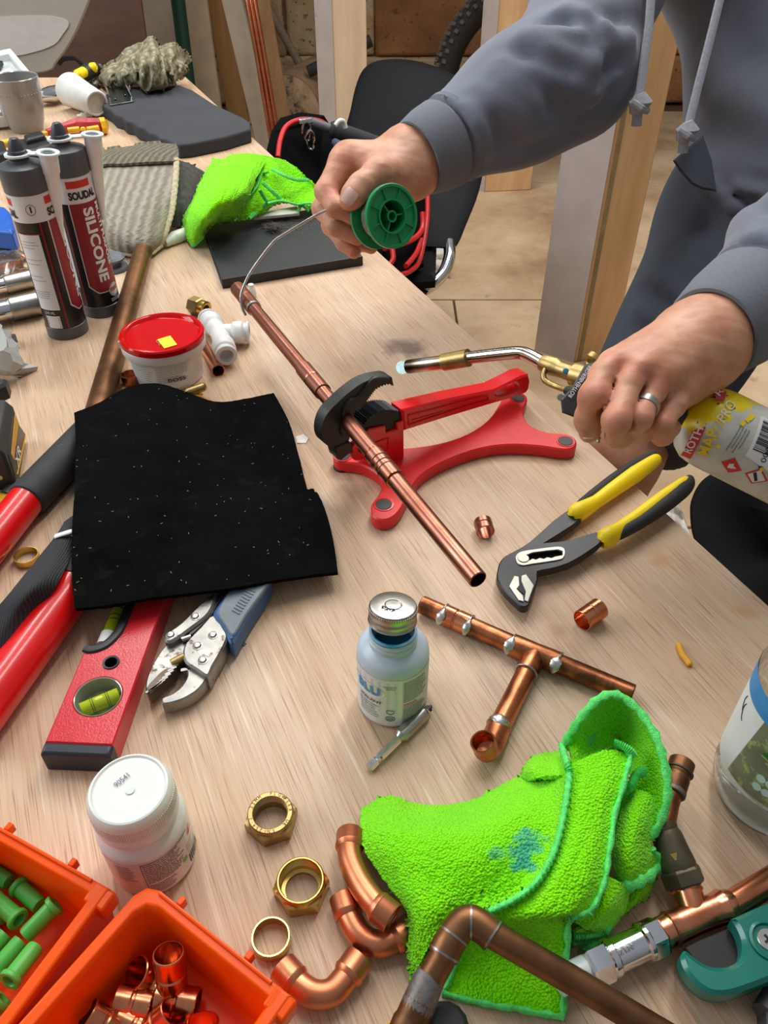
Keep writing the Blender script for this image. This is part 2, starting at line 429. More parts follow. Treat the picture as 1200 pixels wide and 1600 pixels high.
# ------------------------------------------------------------------ timber posts
PINE = timber('rough_sawn_pine', (204, 160, 112), (234, 198, 150), (14, 14, 2.0), .8, .5)
PINE_PALE = timber('limed_pine', (206, 178, 144), (226, 204, 174), (16, 16, 2.0), .8, .3)
GREYFACE = mat('grey_left_face', (190, 178, 172), .7, 0, .10, 9, .2, 40, .002, c2=(160, 142, 128), wear=.66)  # separate grey tone laid over the left face of each post
EDGE_MARK = mat('greenish_bark_edge', (150, 132, 96), .8, 0, .2, 20)
def post(label, c0, left, right, z1, mr, ml, strip=False, name='timber_post'):
    """square post: c0 is the near bottom corner on the floor, left/right the two face vectors"""
    root = thing(name, label, 'post', (c0.x, c0.y, 0))
    A = c0; B = c0 + right; D = c0 + left; C = B + left
    m = MB(); m.hexa([A, B, C, D], [p + UP * z1 for p in (A, B, C, D)]); mk('post_shaft', m, mr, root, bevel=.004, fixn=True)
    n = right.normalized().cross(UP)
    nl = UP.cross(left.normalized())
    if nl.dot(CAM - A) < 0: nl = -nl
    m = MB(); q = [A + left * .0, D, D + UP * z1, A + UP * z1]; m.hexa([p + nl * .0005 for p in q], [p + nl * .004 for p in q]); mk('grey_face', m, ml, root, fixn=True, label='grey left face of the post')
    if strip:
        nr = (UP.cross(right.normalized())); nr = nr if nr.dot(CAM - A) > 0 else -nr
        a, b = A + right * .07, A + right * .17
        m = MB(); q = [a, b, b + UP * z1, a + UP * z1]; m.hexa([p + nr * .0005 for p in q], [p + nr * .0025 for p in q]); mk('bark_edge', m, EDGE_MARK, root, fixn=True)
    return root
B0 = PZ(897, 566, 0); L0 = PZ(836, 546, 0); R0 = PZ(957, 556, 0)
post('rough sawn pine post with grey left face standing right behind the working man', B0, L0 - B0, R0 - B0, 2.4, PINE, GREYFACE, True)
c0 = PZ(531, 345, 0); post('cream timber post between leaning copper pipes and black chair', c0, PZ(508, 338, 0) - c0, PZ(577, 343, 0) - c0, 2.4, PINE_PALE, GREYFACE)
c0 = PZ(757, 300, 0); post('pine post with grey face right of the bicycle tyre, behind the raised sleeve', c0, PZ(736, 294, 0) - c0, PZ(830, 297, 0) - c0, 2.4, PINE, GREYFACE)

# ------------------------------------------------------------------ things leaning and lying behind the bench
def on_y(x, y, Y): return RP(x, y, V((0, Y, 0)), V((0, 1, 0)))
def plank(name, label, cat, px0, px1, w0, Y0, Y1, z1, mt, th=.03, z0=0.0, parent=None, group=None):
    """leaning plank: px0 near its foot (at depth plane Y0), px1 higher up (plane Y1); extended from z0 to z1"""
    a = on_y(*px0, Y0); b = on_y(*px1, Y1); d = (b - a) / (b.z - a.z)
    p0 = a + d * (z0 - a.z); p1 = a + d * (z1 - a.z)
    x = V((1, 0, 0)) * (w0 / 2); y = V((0, th, 0))
    m = MB(); m.hexa([p0 - x, p0 + x, p0 + x + y, p0 - x + y], [p1 - x, p1 + x, p1 + x + y, p1 - x + y])
    if parent is not None: return mk(name, m, mt, parent, bevel=.003, fixn=True)
    return single(name, m, mt, label, cat, group, bevel=.003, fixn=True)
plank('timber_stud', 'grey painted board leaning, with copper pipes propped against it', 'board', (408, 195), (362, 0), .085, 3.75, 3.85, 2.0, mat('grey_painted_board', (160, 148, 128), .75, 0, .1, 12))
plank('timber_stud', 'narrow brown batten leaning right behind the copper pipes', 'board', (440, 180), (408, 0), .07, 3.95, 4.05, 2.0, timber('brown_batten', (148, 112, 76), (176, 138, 96)))
plank('timber_stud', 'yellowish upright stud against the cream masonry', 'board', (362, 130), (338, 0), .115, 4.9, 4.92, 2.0, timber('yellow_stud', (160, 118, 70), (190, 146, 92)))
plank('timber_stud', 'whitewashed wide plank upright left of the green pole', 'board', (265, 150), (236, 0), .33, 4.7, 4.75, 2.0, mat('white_plank', (190, 178, 158), .8, 0, .12, 10, .3, 60, .003, c2=(130, 92, 66), wear=.7))
plank('timber_stud', 'pale grey stud upright just right of the green pole', 'board', (325, 150), (304, 0), .12, 4.58, 4.64, 2.0, mat('pale_stud', (196, 176, 148), .8, 0, .14, 10, .3, 60, .003))
for k in range(3):
    a = on_y(424 - 7 + 6.5 * k + 3, 200, 3.62); b = on_y(386 + 6.2 * k, 0, 3.74); d = (b - a) / (b.z - a.z)
    m = MB(); m.tube([a + d * (.0 - a.z), a + d * (1.9 - a.z)], .0085, 14)
    single('copper_pipe', m, COPPER, ('left', 'middle', 'right')[k] + ' one of the three copper pipes leaning upright on the grey board', 'pipe', 'upright copper pipes', smooth=.7)
a = on_y(292, 112, 4.2); b = on_y(278, 0, 4.25); d = (b - a) / (b.z - a.z)
m = MB(); m.tube([a + d * (.0 - a.z), a + d * (1.9 - a.z)], .032, 20); single('green_pole', m, mat('dark_green_paint', (24, 62, 50), .45), 'dark green round pole standing behind the crumpled khaki cloth', 'pole')
a = on_y(478, 118, 5.1); b = on_y(418, 10, 5.2)
m = MB(); m.tube([a, b], .022, 12); single('grey_rod', m, mat('grey_rod_metal', (140, 124, 104), .6), 'grey rod leaning diagonally against the pitted masonry', 'rod')
a = on_y(482, 112, 4.48); b = on_y(506, 100, 4.48)
m = MB(); m.tube([a, a + (b - a) * 4], .028, 18); single('black_tube', m, BLACKR, 'short black tube poking out behind the cream post', 'tube')
def log():
    c = on_y(452, 150, 4.45); r = .17
    root = thing('sawn_log', 'round sawn log with dark end grain lying behind the cream post', 'log', (c.x, c.y, 0))
    m = MB(); dr = V((.35, 1, 0)).normalized(); m.tube([V((c.x, c.y, r)), V((c.x, c.y, r)) + dr * .5], r, 32); mk('log_body', m, timber('log_bark', (120, 92, 64), (168, 138, 104), (8, 8, 8)), root)
    m = MB(); rr = frame(-dr); m.lathe([(0, 0), (r * .3, .004), (r * .62, .004), (r * .97, .001)], 32, M.Translation(V((c.x, c.y, r)) - dr * .001) @ rr.to_4x4())
    t = NT('log_end_grain'); t.set(rough=.85); o = t.obj()
    t.l(t.ramp(t.noise(14, o, 6, .7), [(.38, rgb(196, 170, 136)), (.52, rgb(168, 142, 112)), (.6, rgb(76, 68, 64))]), t.b.inputs['Base Color'])
    mk('end_grain', m, t.m, root, fixn=True)
log()
def panel():
    p = [on_y(100, 118, 3.6), on_y(232, 118, 3.6), on_y(214, -60, 3.75), on_y(-60, -60, 3.75), on_y(-60, 118, 3.6)]
    lo = [V((p[0].x - .5, 3.55, 0)), V((p[1].x, 3.55, 0)), V((p[2].x, 3.8, 1.3)), V((p[3].x - .3, 3.8, 1.3))]
    m = MB(); m.prism(lo, (0, .02, 0)); single('plywood_panel', m, timber('dark_brown_board', (70, 44, 32), (98, 66, 48), (3, 3, 12), .55, .15), 'dark reddish brown board standing upright behind the bench end', 'board')
    pts = spline([on_y(92, 100, 3.3), on_y(100, 92, 3.3), on_y(118, 92, 3.3), on_y(130, 105, 3.3), on_y(128, 122, 3.3), on_y(105, 126, 3.3), on_y(80, 124, 3.3)], 6)
    m = MB(); m.tube([V((q.x, q.y, q.z)) for q in pts] + [V((pts[-1].x - .2, pts[-1].y, .0))], .008, 8); single('black_cable', m, BLACKP, 'loop of black cable hanging beside the dark brown board', 'cable')
panel()
def plaster_sheet():
    Y = 3.0
    pts = [(-120, -80), (160, -80), (146, -20), (128, 30), (108, 70), (88, 98), (74, 112), (20, 116), (-120, 116)]
    root = thing('plaster_sheet', 'pale grey curved tub side smeared with white plaster, behind the grey mug', 'tub', on_y(0, 118, Y))
    L = [on_y(x, y, Y) for x, y in sp2(pts, 4)]
    m = MB(); m.prism(L, (0, .02, 0), ch=.004); mk('sheet', m, mat('grey_plastic_sheet', (172, 166, 156), .5, 0, .05, 4), root)
    sm = [(-100, 28), (-10, 26), (60, 24), (92, 27), (108, 36), (98, 54), (84, 70), (50, 82), (10, 88), (-100, 90)]
    m = MB(); m.prism([on_y(x, y, Y - .001) for x, y in sp2(sm, 4)], (0, -.0035, 0)); mk('plaster_smear', m, mat('plaster_white', (206, 202, 198), .8, 0, .07, 9, .4, 30, .004, c2=(186, 174, 160), wear=.66), root, fixn=True)
plaster_sheet()
def tyre():
    c = on_y(800, 20, 4.3); R = .34; r = .05
    ax = V((.42, -.9, .0)).normalized(); fr = frame(ax, UP)
    # the wheel stands in a plane seen obliquely; only its left run shows between the posts
    c = V((c.x, 4.3, .36)); 
    root = thing('bicycle_wheel', 'knobbly black bicycle tyre and wheel leaning between two posts', 'wheel', (c.x, c.y, 0))
    T = M.Translation(c) @ fr.to_4x4()
    rub = mat('tyre_rubber', (42, 40, 40), .75, 0, .3, 30, .3, 200)
    m = MB(); m.tube([T @ V((R * math.cos(a), R * math.sin(a), 0)) for a in [2 * math.pi * k / 48 for k in range(48)]], r, 14, closed=True); mk('tyre', m, rub, root)
    kn = mat('tyre_knob', (92, 86, 80), .8); m = MB()
    for k in range(56):
        a = 2 * math.pi * k / 56
        for j, b in enumerate((-.75, -.25, .25, .75)):
            aa = a + (.056 if j % 2 else 0); rr = R + (r + .004) * math.cos(b)
            p = T @ V((rr * math.cos(aa), rr * math.sin(aa), (r + .004) * math.sin(b)))
            nrm = (T.to_3x3() @ V((math.cos(aa) * math.cos(b), math.sin(aa) * math.cos(b), math.sin(b))))
            m.box(p, (.018, .016, .012), frame(nrm, T.to_3x3() @ V((0, 0, 1))))
    mk('tread_knobs', m, kn, root, kind='stuff', smooth=0)
    m = MB(); m.tube([T @ V(((R - .055) * math.cos(a), (R - .055) * math.sin(a), 0)) for a in [2 * math.pi * k / 48 for k in range(48)]], .013, 8, closed=True); mk('rim', m, BLACKP, root)
    m = MB()
    for k in range(14):
        a = 2 * math.pi * k / 14; m.tube([T @ V((0, 0, .02 if k % 2 else -.02)), T @ V(((R - .055) * math.cos(a), (R - .055) * math.sin(a), 0))], .002, 5)
    mk('spokes', m, STEEL, root, kind='stuff'); m = MB(); m.tube([T @ V((0, 0, -.045)), T @ V((0, 0, .045))], .02, 16); mk('hub', m, BLACKP, root)
tyre()
pts = spline([PZ(350, 150, .006), PZ(372, 168, .006), PZ(400, 172, .006), PZ(408, 186, .006), PZ(384, 196, .006), PZ(340, 204, .006)], 6)
m = MB(); m.tube(pts, .005, 8); single('floor_cable', m, mat('grey_cable', (112, 96, 78), .7), 'thin grey cable trailing over the floor behind the bench', 'cable')
# ------------------------------------------------------------------ smooth solids (signed distance + surface nets)
class SDF:
    """smooth union of tapered capsules; op list evaluated on a grid"""
    def __init__(s): s.groups = [[]]; s.folds = []
    def cap(s, a, b, ra, rb, k=.006, flat=None): s.groups[-1].append((np.array(a, 'f4'), np.array(b, 'f4'), ra, rb, k, flat)); return s
    def chain(s, pts, rads, k=.006, flat=None):
        for i in range(len(pts) - 1): s.cap(pts[i], pts[i + 1], rads[i], rads[i + 1], k, flat)
        return s
    def group(s): s.groups.append([]); return s
    def fold(s, a, b, r, k): s.folds.append((np.array(a, 'f4'), np.array(b, 'f4'), r, k)); return s
    @staticmethod
    def d(p, a, b, ra, rb, flat):
        q = p
        if flat is not None:
            n, sc = flat; n = np.array(n, 'f4'); n = n / np.linalg.norm(n)
            q = p + ((p - a) @ n)[..., None] * n * (sc - 1); ab = b - a; b = a + ab + n * (ab @ n) * (sc - 1)
        ab = b - a; L = float(ab @ ab)
        t = np.clip(((q - a) @ ab) / L, 0, 1) if L > 1e-12 else np.zeros(q.shape[:-1], 'f4')
        return np.linalg.norm(q - a - t[..., None] * ab, axis=-1) - (ra + (rb - ra) * t)
    @staticmethod
    def smin(a, b, k):
        h = np.maximum(k - np.abs(a - b), 0) / k
        return np.minimum(a, b) - h * h * k * .25
    def field(s, p, kg=.0015):
        base = None
        for g in s.groups:
            f = None
            for (a, b, ra, rb, k, flat) in g:
                e = s.d(p, a, b, ra, rb, flat); f = e if f is None else s.smin(f, e, k)
            if f is None: continue
            base = f if base is None else s.smin(base, f, kg if not hasattr(s, 'kgs') else s.kgs.get(len(g), kg))
        for (a, b, r, k) in s.folds:              # soft ridges (r > 0) and creases (r < 0)
            e = s.d(p, a, b, 0, 0, None); base = base - r * np.exp(-(e / k) ** 2)
        return base
    def crease(s, x0, y0, x1, y1, r, w, kg, D0=.5, n=4):
        """lay a fold on the surface between two view rays"""
        pts = []
        for i in range(n + 1):
            x, y = x0 + (x1 - x0) * i / n, y0 + (y1 - y0) * i / n
            D = np.linspace(D0, D0 + .9, 300, dtype='f4'); q = np.array(CAM, 'f4') + D[:, None] * np.array(ray(x, y), 'f4')
            sv, s.folds = s.folds, []; f = s.field(q, kg); s.folds = sv
            hit = np.argwhere(f < 0)
            if len(hit): pts.append(q[hit[0][0]])
        for i in range(len(pts) - 1): s.folds.append((pts[i], pts[i + 1], r, w))
    def bounds(s, pad):
        P_ = np.concatenate([np.stack([g[0] - max(g[2], g[3]), g[0] + max(g[2], g[3]), g[1] - max(g[2], g[3]), g[1] + max(g[2], g[3])]) for G in s.groups for g in G])
        return P_.min(0) - pad, P_.max(0) + pad
def surface_net(fn, lo, hi, h):
    n = [int(math.ceil((hi[i] - lo[i]) / h)) + 1 for i in range(3)]
    ax = [lo[i] + h * np.arange(n[i], dtype='f4') for i in range(3)]
    F = np.empty(n, 'f4')
    for i in range(0, n[0], 16):
        g = np.stack(np.meshgrid(ax[0][i:i + 16], ax[1], ax[2], indexing='ij'), -1).astype('f4'); F[i:i + 16] = fn(g)
    ins = F < 0
    c = [ins[dx:n[0] - 1 + dx, dy:n[1] - 1 + dy, dz:n[2] - 1 + dz] for dx in (0, 1) for dy in (0, 1) for dz in (0, 1)]
    s = sum(x.astype('i1') for x in c); cells = np.argwhere((s > 0) & (s < 8))
    idx = -np.ones([k - 1 for k in n], 'i4'); idx[tuple(cells.T)] = np.arange(len(cells))
    acc = np.zeros((len(cells), 3)); cnt = np.zeros(len(cells))
    offs = [(a, b, c_) for a in (0, 1) for b in (0, 1) for c_ in (0, 1)]
    for i, o1 in enumerate(offs):
        for o2 in offs[i + 1:]:
            if sum(abs(o1[t] - o2[t]) for t in range(3)) != 1: continue
            f1 = F[tuple((cells + o1).T)]; f2 = F[tuple((cells + o2).T)]; m_ = (f1 < 0) != (f2 < 0)
            t = np.where(m_, f1 / np.where(m_, f1 - f2, 1), 0)[:, None]
            acc += m_[:, None] * (np.array(o1) + t * (np.array(o2) - np.array(o1))); cnt += m_
    vs = (cells + acc / cnt[:, None]) * h + np.array(lo)
    fs = []
    for d in range(3):
        e = [slice(None)] * 3; e2 = [slice(None)] * 3; e[d] = slice(0, n[d] - 1); e2[d] = slice(1, n[d])
        a, b = ins[tuple(e)], ins[tuple(e2)]; ch = np.argwhere(a != b)
        u, v = (d + 1) % 3, (d + 2) % 3
        ch = ch[(ch[:, u] > 0) & (ch[:, v] > 0) & (ch[:, u] < n[u] - 1) & (ch[:, v] < n[v] - 1)]
        def at(du, dv): q = ch.copy(); q[:, u] += du; q[:, v] += dv; return idx[tuple(q.T)]
        q = np.stack([at(-1, -1), at(0, -1), at(0, 0), at(-1, 0)], 1)
        fl = ~a[tuple(ch.T)]; q[fl] = q[fl][:, ::-1]
        fs.append(q)
    return vs, np.concatenate(fs)
def mesh_np(name, vs, fs, mat_, parent=None, smooth_it=2, **kw):
    """relax slightly, make the object in parent space"""
    vs = vs.astype('f8'); n = len(vs)
    e = np.concatenate([fs[:, [0, 1]], fs[:, [1, 2]], fs[:, [2, 3]], fs[:, [3, 0]]])
    for it in range(smooth_it):
        acc = np.zeros_like(vs); cnt = np.zeros(n)
        for a, b in ((0, 1), (1, 0)):
            for d in range(3): acc[:, d] += np.bincount(e[:, a], vs[e[:, b], d], n)
            cnt += np.bincount(e[:, a], minlength=n)
        lam = .5 if it % 2 == 0 else -.45
        vs = vs + lam * (acc / np.maximum(cnt, 1)[:, None] - vs)
    if parent is not None:
        inv = np.array(wm(parent).inverted()); vs = vs @ inv[:3, :3].T + inv[:3, 3]
    me = bpy.data.meshes.new(name); me.vertices.add(n); me.vertices.foreach_set('co', vs.astype('f4').ravel())
    me.loops.add(fs.size); me.loops.foreach_set('vertex_index', fs.astype('i4').ravel())
    me.polygons.add(len(fs)); me.polygons.foreach_set('loop_start', np.arange(0, fs.size, 4, dtype='i4'))
    try: me.polygons.foreach_set('loop_total', np.full(len(fs), 4, 'i4'))
    except Exception: pass
    me.materials.append(mat_); me.update(calc_edges=True); me.validate(); me.shade_smooth()
    o = bpy.data.objects.new(name, me); COL.objects.link(o)
    if parent is not None: o.parent = parent
    return tag(o, kw.get('label'), kw.get('cat'), kw.get('group'), kw.get('kind'))
def noise3(p, sc, seed=0):
    """cheap smooth sum-of-sines noise for cloth and skin relief"""
    r = np.random.default_rng(seed); o = np.zeros(p.shape[:-1], 'f4')
    for k in range(6):
        d = r.normal(size=3); d /= np.linalg.norm(d); o += np.sin((p @ d) * sc * (1 + .35 * k) + r.uniform(0, 6.28)) / (1 + .35 * k)
    return o / 3

# ------------------------------------------------------------------ the man with the torch
def skin_mat():
    t = NT('skin'); t.set(rough=.5, sss=.08); t.b.inputs['Subsurface Radius'].default_value = (.008, .003, .0015); o = t.obj()
    c = t.ramp(t.noise(26, o, 4, .6), [(.3, rgb(186, 126, 96)), (.5, rgb(204, 147, 116)), (.7, rgb(214, 164, 134))])
    r = t.ramp(t.noise(60, o, 3), [(.55, (0, 0, 0, 1)), (.75, (.5, .5, .5, 1))])
    c = t.mix(r, c, rgb(196, 112, 92))
    for p in ((925, 620, .566), (964, 655, .552), (998, 648, .562), (1030, 655, .576), (964, 566, .58), (998, 578, .572), (1034, 594, .577), (512, 298, .885), (556, 338, .878), (553, 372, .896), (552, 393, .914), (547, 313, .857), (540, 248, .90)):
        d = t.n('ShaderNodeVectorMath', operation='DISTANCE'); t.l(o, d.inputs[0]); d.inputs[1].default_value = PD(*p); f = t.n('ShaderNodeMapRange'); f.inputs[1].default_value = .016; f.inputs[2].default_value = .002; f.inputs[3].default_value = 0; f.inputs[4].default_value = .42; t.l(d.outputs['Value'], f.inputs[0]); c = t.mix(f.outputs[0], c, rgb(206, 104, 84))
    t.l(c, t.b.inputs['Base Color']); t.bump(t.noise(420, o, 4, .6), .25, .0006); return t.m
SKIN = skin_mat()
def hoodie_mat():
    t = NT('grey_fleece'); t.set(rough=.92, sheen=.25, spec=.2); o = t.obj()
    c = t.ramp(t.noise(7, o, 5, .6), [(.3, rgb(98, 103, 116)), (.7, rgb(118, 123, 136))])
    t.l(c, t.b.inputs['Base Color']); t.bump(t.noise(620, o, 3), .35, .0008); return t.m
HOOD = hoodie_mat(); CUFFM = mat('grey_rib_cuff', (110, 114, 122), .92, 0, .07, 300, .35, 700, .0008)
SHORTM = mat('slate_work_trousers', (70, 76, 86), .9, 0, .12, 14, .3, 600, .0008)
CORDM = mat('grey_cotton_cord', (158, 160, 166), .9, 0, .15, 260, .5, 700)
NAILM = mat('fingernail', (238, 198, 184), .28, 0, .05, 200)
SH_R = PD(985, -190, 1.08); CHEST = PD(1235, -120, 1.18); BELLY = PD(1275, 170, 1.2); SH_L = PD(1480, -160, 1.12); HIP = PD(1255, 330, 1.24)
EL_R = PD(893, 112, 1.0); WR_R = PD(648, 250, .93)
WR_L = PD(1095, 535, .637); EL_L = PD(1390, 300, .80)
HIP_R = PD(1175, 340, 1.2); KN_R = PD(968, 715, 1.14); AN_R = V((KN_R.x + .03, KN_R.y + .12, .09))
HIP_L = PD(1400, 420, 1.2); KN_L = PD(1330, 780, 1.12); AN_L = V((KN_L.x + .03, KN_L.y + .12, .09))
NECK = V((CHEST.x + .02, CHEST.y - .03, CHEST.z + .26)); HEAD = NECK + V((-.06, -.12, .15))

def hand_right(S):                           # holds the solder reel; thumb on top
    q = lambda *l: [PD(*p) for p in l]
    wr = q((664, 246, .945), (655, 258, .94), (648, 272, .945), (646, 252, .95))
    mc = q((540, 246, .915), (536, 262, .93), (538, 280, .948), (546, 294, .965))
    for i in range(4): S.cap(wr[i], mc[i], .0215, (.0152, .0146, .0141, .0132)[i], .015)
    S.cap(PD(632, 240, .937), PD(660, 240, .945), .026, .028, .02); S.cap(PD(632, 262, .937), PD(664, 252, .95), .026, .029, .02)
    S.cap(WR_R, PD(700, 225, .955), .029, .033, .02); S.cap(PD(640, 238, .935), PD(700, 205, .95), .024, .03, .02)
    S.cap(PD(638, 278, .925), PD(594, 272, .895), .024, .0165, .02)        # thumb mound
    S.cap(PD(600, 262, .91), PD(552, 252, .912), .0165, .0155, .02)       # web to the index knuckle
    S.group().chain(q((606, 268, .895), (590, 270, .88), (563, 290, .865), (553, 304, .862), (546, 314, .866)), (.0172, .0158, .0128, .0126, .0108), .006)
    S.group().chain(q((548, 246, .916), (534, 252, .905), (509, 299, .893), (524, 324, .882), (553, 340, .886)), (.0150, .0142, .0118, .0102, .0084), .006)
    S.group().chain(q((548, 262, .935), (530, 272, .93), (504, 326, .916), (525, 354, .902), (557, 372, .905)), (.0145, .0138, .0116, .0102, .0084), .006)
    S.group().chain(q((546, 280, .95), (530, 300, .945), (518, 352, .936), (538, 378, .925), (553, 393, .922)), (.0138, .013, .011, .0098, .0082), .006)
    S.group().chain(q((552, 296, .968), (545, 320, .962), (546, 362, .955), (562, 380, .945), (580, 387, .935)), (.0125, .0118, .0100, .0088, .0074), .006)
    S.fold(PD(566, 280, .862), PD(560, 296, .853), -.0005, .004)
def hand_left(S):                            # wraps the torch handle, seen from its back
    q = lambda *l: [PD(*p) for p in l]
    wr = q((1076, 520, .632), (1090, 530, .627), (1104, 542, .630), (1116, 556, .637))
    mc = q((960, 568, .592), (996, 578, .583), (1032, 594, .588), (1064, 614, .600))
    for i in range(4): S.cap(wr[i], mc[i], .0200, (.0108, .0112, .0108, .0104)[i], .011)
    S.cap(PD(1080, 530, .65), PD(1000, 585, .622), .024, .017, .02); S.cap(PD(1108, 555, .652), PD(1050, 612, .63), .022, .016, .02)
    S.cap(WR_L, PD(1160, 478, .66), .0285, .031, .02, flat=((PD(1160, 478, .66) - WR_L).cross(ray(1095, 535)).cross(PD(1160, 478, .66) - WR_L), 1.0))
    S.group().chain(q((1052, 540, .668), (996, 566, .655), (966, 600, .655), (950, 630, .658)), (.02, .0150, .012, .0100), .008)
    S.group().chain(q((957, 571, .593), (944, 586, .585), (928, 619, .571), (919, 655, .583), (921, 674, .597)), (.0108, .0104, .0104, .0096, .0084), .005)
    S.group().chain(q((994, 580, .585), (982, 602, .577), (963, 657, .560), (967, 680, .588), (990, 676, .617)), (.0100, .0097, .0098, .0092, .008), .005)
    S.group().chain(q((1030, 596, .590), (1020, 614, .582), (998, 654, .568), (1001, 674, .594), (1022, 668, .622)), (.0094, .0090, .0089, .0084, .0074), .005)
    S.group().chain(q((1062, 616, .601), (1052, 632, .594), (1031, 663, .583), (1035, 679, .605), (1050, 668, .628)), (.0092, .0089, .0088, .0082, .007), .005)
    for a, b in (((953, 588, .583), (943, 645, .570)), ((996, 606, .579), (983, 662, .566)), ((1030, 618, .585), (1012, 668, .574))): S.fold(PD(*a), PD(*b), -.0055, .0042)
    # tendons and knuckle tops on the back of the hand
    for a, b in (((1070, 528, .612), (960, 556, .577)), ((1084, 536, .607), (998, 572, .568)), ((1098, 548, .611), (1034, 588, .573))):
        S.fold(PD(*a), PD(*b), .0022, .008)
def person():
    S = SDF()
    L = lambda a, b, t: V(a).lerp(V(b), t)
    # trunk, neck, head, limbs (under the clothes)
    S.cap(CHEST, BELLY, .13, .125, .05); S.cap(BELLY, HIP, .125, .13, .05)
    S.cap(SH_R, CHEST, .06, .10, .06); S.cap(SH_L, CHEST, .06, .10, .06)
    S.cap(CHEST, NECK, .07, .06, .05); S.cap(NECK, HEAD, .056, .07, .03)
    S.cap(HEAD, HEAD + V((0, -.01, .07)), .078, .085, .03); S.cap(HEAD + V((0, -.06, -.01)), HEAD + V((0, -.075, -.045)), .045, .03, .03)
    S.cap(HEAD + V((0, -.085, .045)), HEAD + V((0, -.112, .012)), .012, .016, .012)
    for sx in (-1, 1): S.cap(HEAD + V((sx * .082, 0, .01)), HEAD + V((sx * .09, .01, .05)), .009, .013, .008)
    for el, sh, wr in ((EL_R, SH_R, WR_R), (EL_L, SH_L, WR_L)):
        S.chain([sh, el], [.052, .042], .03); S.chain([el, L(el, wr, .4), L(el, wr, .86)], [.042, .043, .028], .03)
    for hp, kn, an in ((HIP_R, KN_R, AN_R), (HIP_L, KN_L, AN_L)):
        S.cap(HIP, hp, .10, .09, .05); S.chain([hp, kn, L(kn, an, .35), an], [.088, .053, .056, .036], .03)
        S.cap(an, an + V((-.03, -.14, -.045)), .036, .028, .03)
    body = lambda p: S.field(p, .03)
    lo, hi = S.bounds(.03); v1, f1 = surface_net(body, lo, hi, .011)
    allv, allf = [v1], [f1]; off = len(v1)
    for fn in (hand_right, hand_left):
        H = SDF(); fn(H); H.kgs = {}
        def field(p, H=H):
            palm = None
            for gi, g in enumerate(H.groups):
                f = None
                for (a, b, ra, rb, k, fl) in g:
                    e = H.d(p, a, b, ra, rb, fl); f = e if f is None else H.smin(f, e, k)
                if gi == 0: palm = f; fing = None
                else:
                    # each finger blends into the palm only near its root, and barely with its neighbours
                    f2 = H.smin(palm, f, .005)
                    fing = f2 if fing is None else np.minimum(fing, f2) if gi == 0 else H.smin(fing, f2, .0012)
            base = fing
            for (a, b, r, k) in H.folds: base = base - r * np.exp(-(H.d(p, a, b, 0, 0, None) / k) ** 2)
            return base + .00035 * noise3(p, 420, 3)
        lo, hi = H.bounds(.006); v, f = surface_net(field, lo, hi, .0016)
        allv.append(v); allf.append(f + off); off += len(v)
    root = mesh_np('person', np.concatenate(allv), np.concatenate(allf), SKIN, None, 3, label='man in grey hoodie and dark shorts, holding a gas torch and a solder reel', cat='person')
    # nails
    def nail(c, axis, nrm, wd, ln):
        fr = frame(nrm, axis); m = MB(); G = []
        for i in range(7):
            u = i / 6 * 2 - 1; row = []
            for j in range(7):
                v = j / 6 * 2 - 1; s = (1 - abs(u) ** 4 * .22)
                row.append(V(c) + fr @ V((u * ln / 2, v * wd / 2 * s, -.0022 * v * v - .0008 * u * u)))
            G.append(row)
        m.grid(G); mk('fingernail', m, NAILM, root, fixn=False)
    tc = PD(546, 307, .8472); nail(tc, PD(545, 316, .862) - PD(558, 297, .857), -ray(547, 308) + V((.05, 0, .1)), .0150, .0165)
    nail(PD(556, 339, .8765), PD(553, 340, .886) - PD(524, 324, .882), -ray(553, 340) + V((.2, 0, .2)), .010, .010)
    nail(PD(918, 677, .588), PD(920, 680, .60) - PD(917, 656, .584), -ray(917, 680) + V((-.1, 0, -.25)), .010, .009)
    # wedding ring on the left hand
    c = PD(1009, 634, .5752); ax = PD(998, 654, .568) - PD(1020, 614, .582); fr = frame(ax)
    m = MB(); m.lathe([(.0092, -.0026), (.0097, -.0026), (.0099, 0), (.0097, .0026), (.0092, .0026), (.0089, 0), (.0092, -.0026)], 40, M.Translation(c) @ fr.to_4x4()); mk('wedding_ring', m, STEEL, root, label='plain silver ring')
    # hair (above the frame)
    m = MB(); fr = M.Translation(HEAD + V((0, .008, .065))); m.lathe([(.094 * math.cos(t), .098 * math.sin(t)) for t in [(-.1 + i * (math.pi / 2 + .1) / 8) for i in range(9)]], 24, fr); mk('hair', m, mat('brown_hair', (60, 44, 34), .8, 0, .3, 200, .5, 300), root)
    for sx in (-1, 1):
        m = MB(); m.lathe([(.0001, -.012), (.008, -.009), (.012, 0), (.008, .009), (.0001, .012)], 12, M.Translation(HEAD + V((sx * .032, -.074, .045)))); mk('eye', m, WHITEP, root)
    m = MB(); m.tube([HEAD + V((-.022, -.093, -.03)), HEAD + V((0, -.101, -.03)), HEAD + V((.022, -.093, -.03))], [.003, .006, .003], 8); mk('mouth', m, mat('lips', (176, 96, 88), .5), root)
    # hoodie
    H = SDF()
    H.cap(CHEST, BELLY, .172, .168, .06); H.cap(SH_R, CHEST, .085, .15, .08); H.cap(SH_L, CHEST, .085, .15, .08); H.cap(CHEST, NECK, .11, .085, .05)
    H.cap(BELLY, HIP + V((0, 0, .02)), .168, .162, .06); H.cap(BELLY, PD(1232, 290, 1.17), .15, .142, .05); H.cap(PD(1232, 290, 1.17), PD(1250, 420, 1.17), .142, .14, .05)
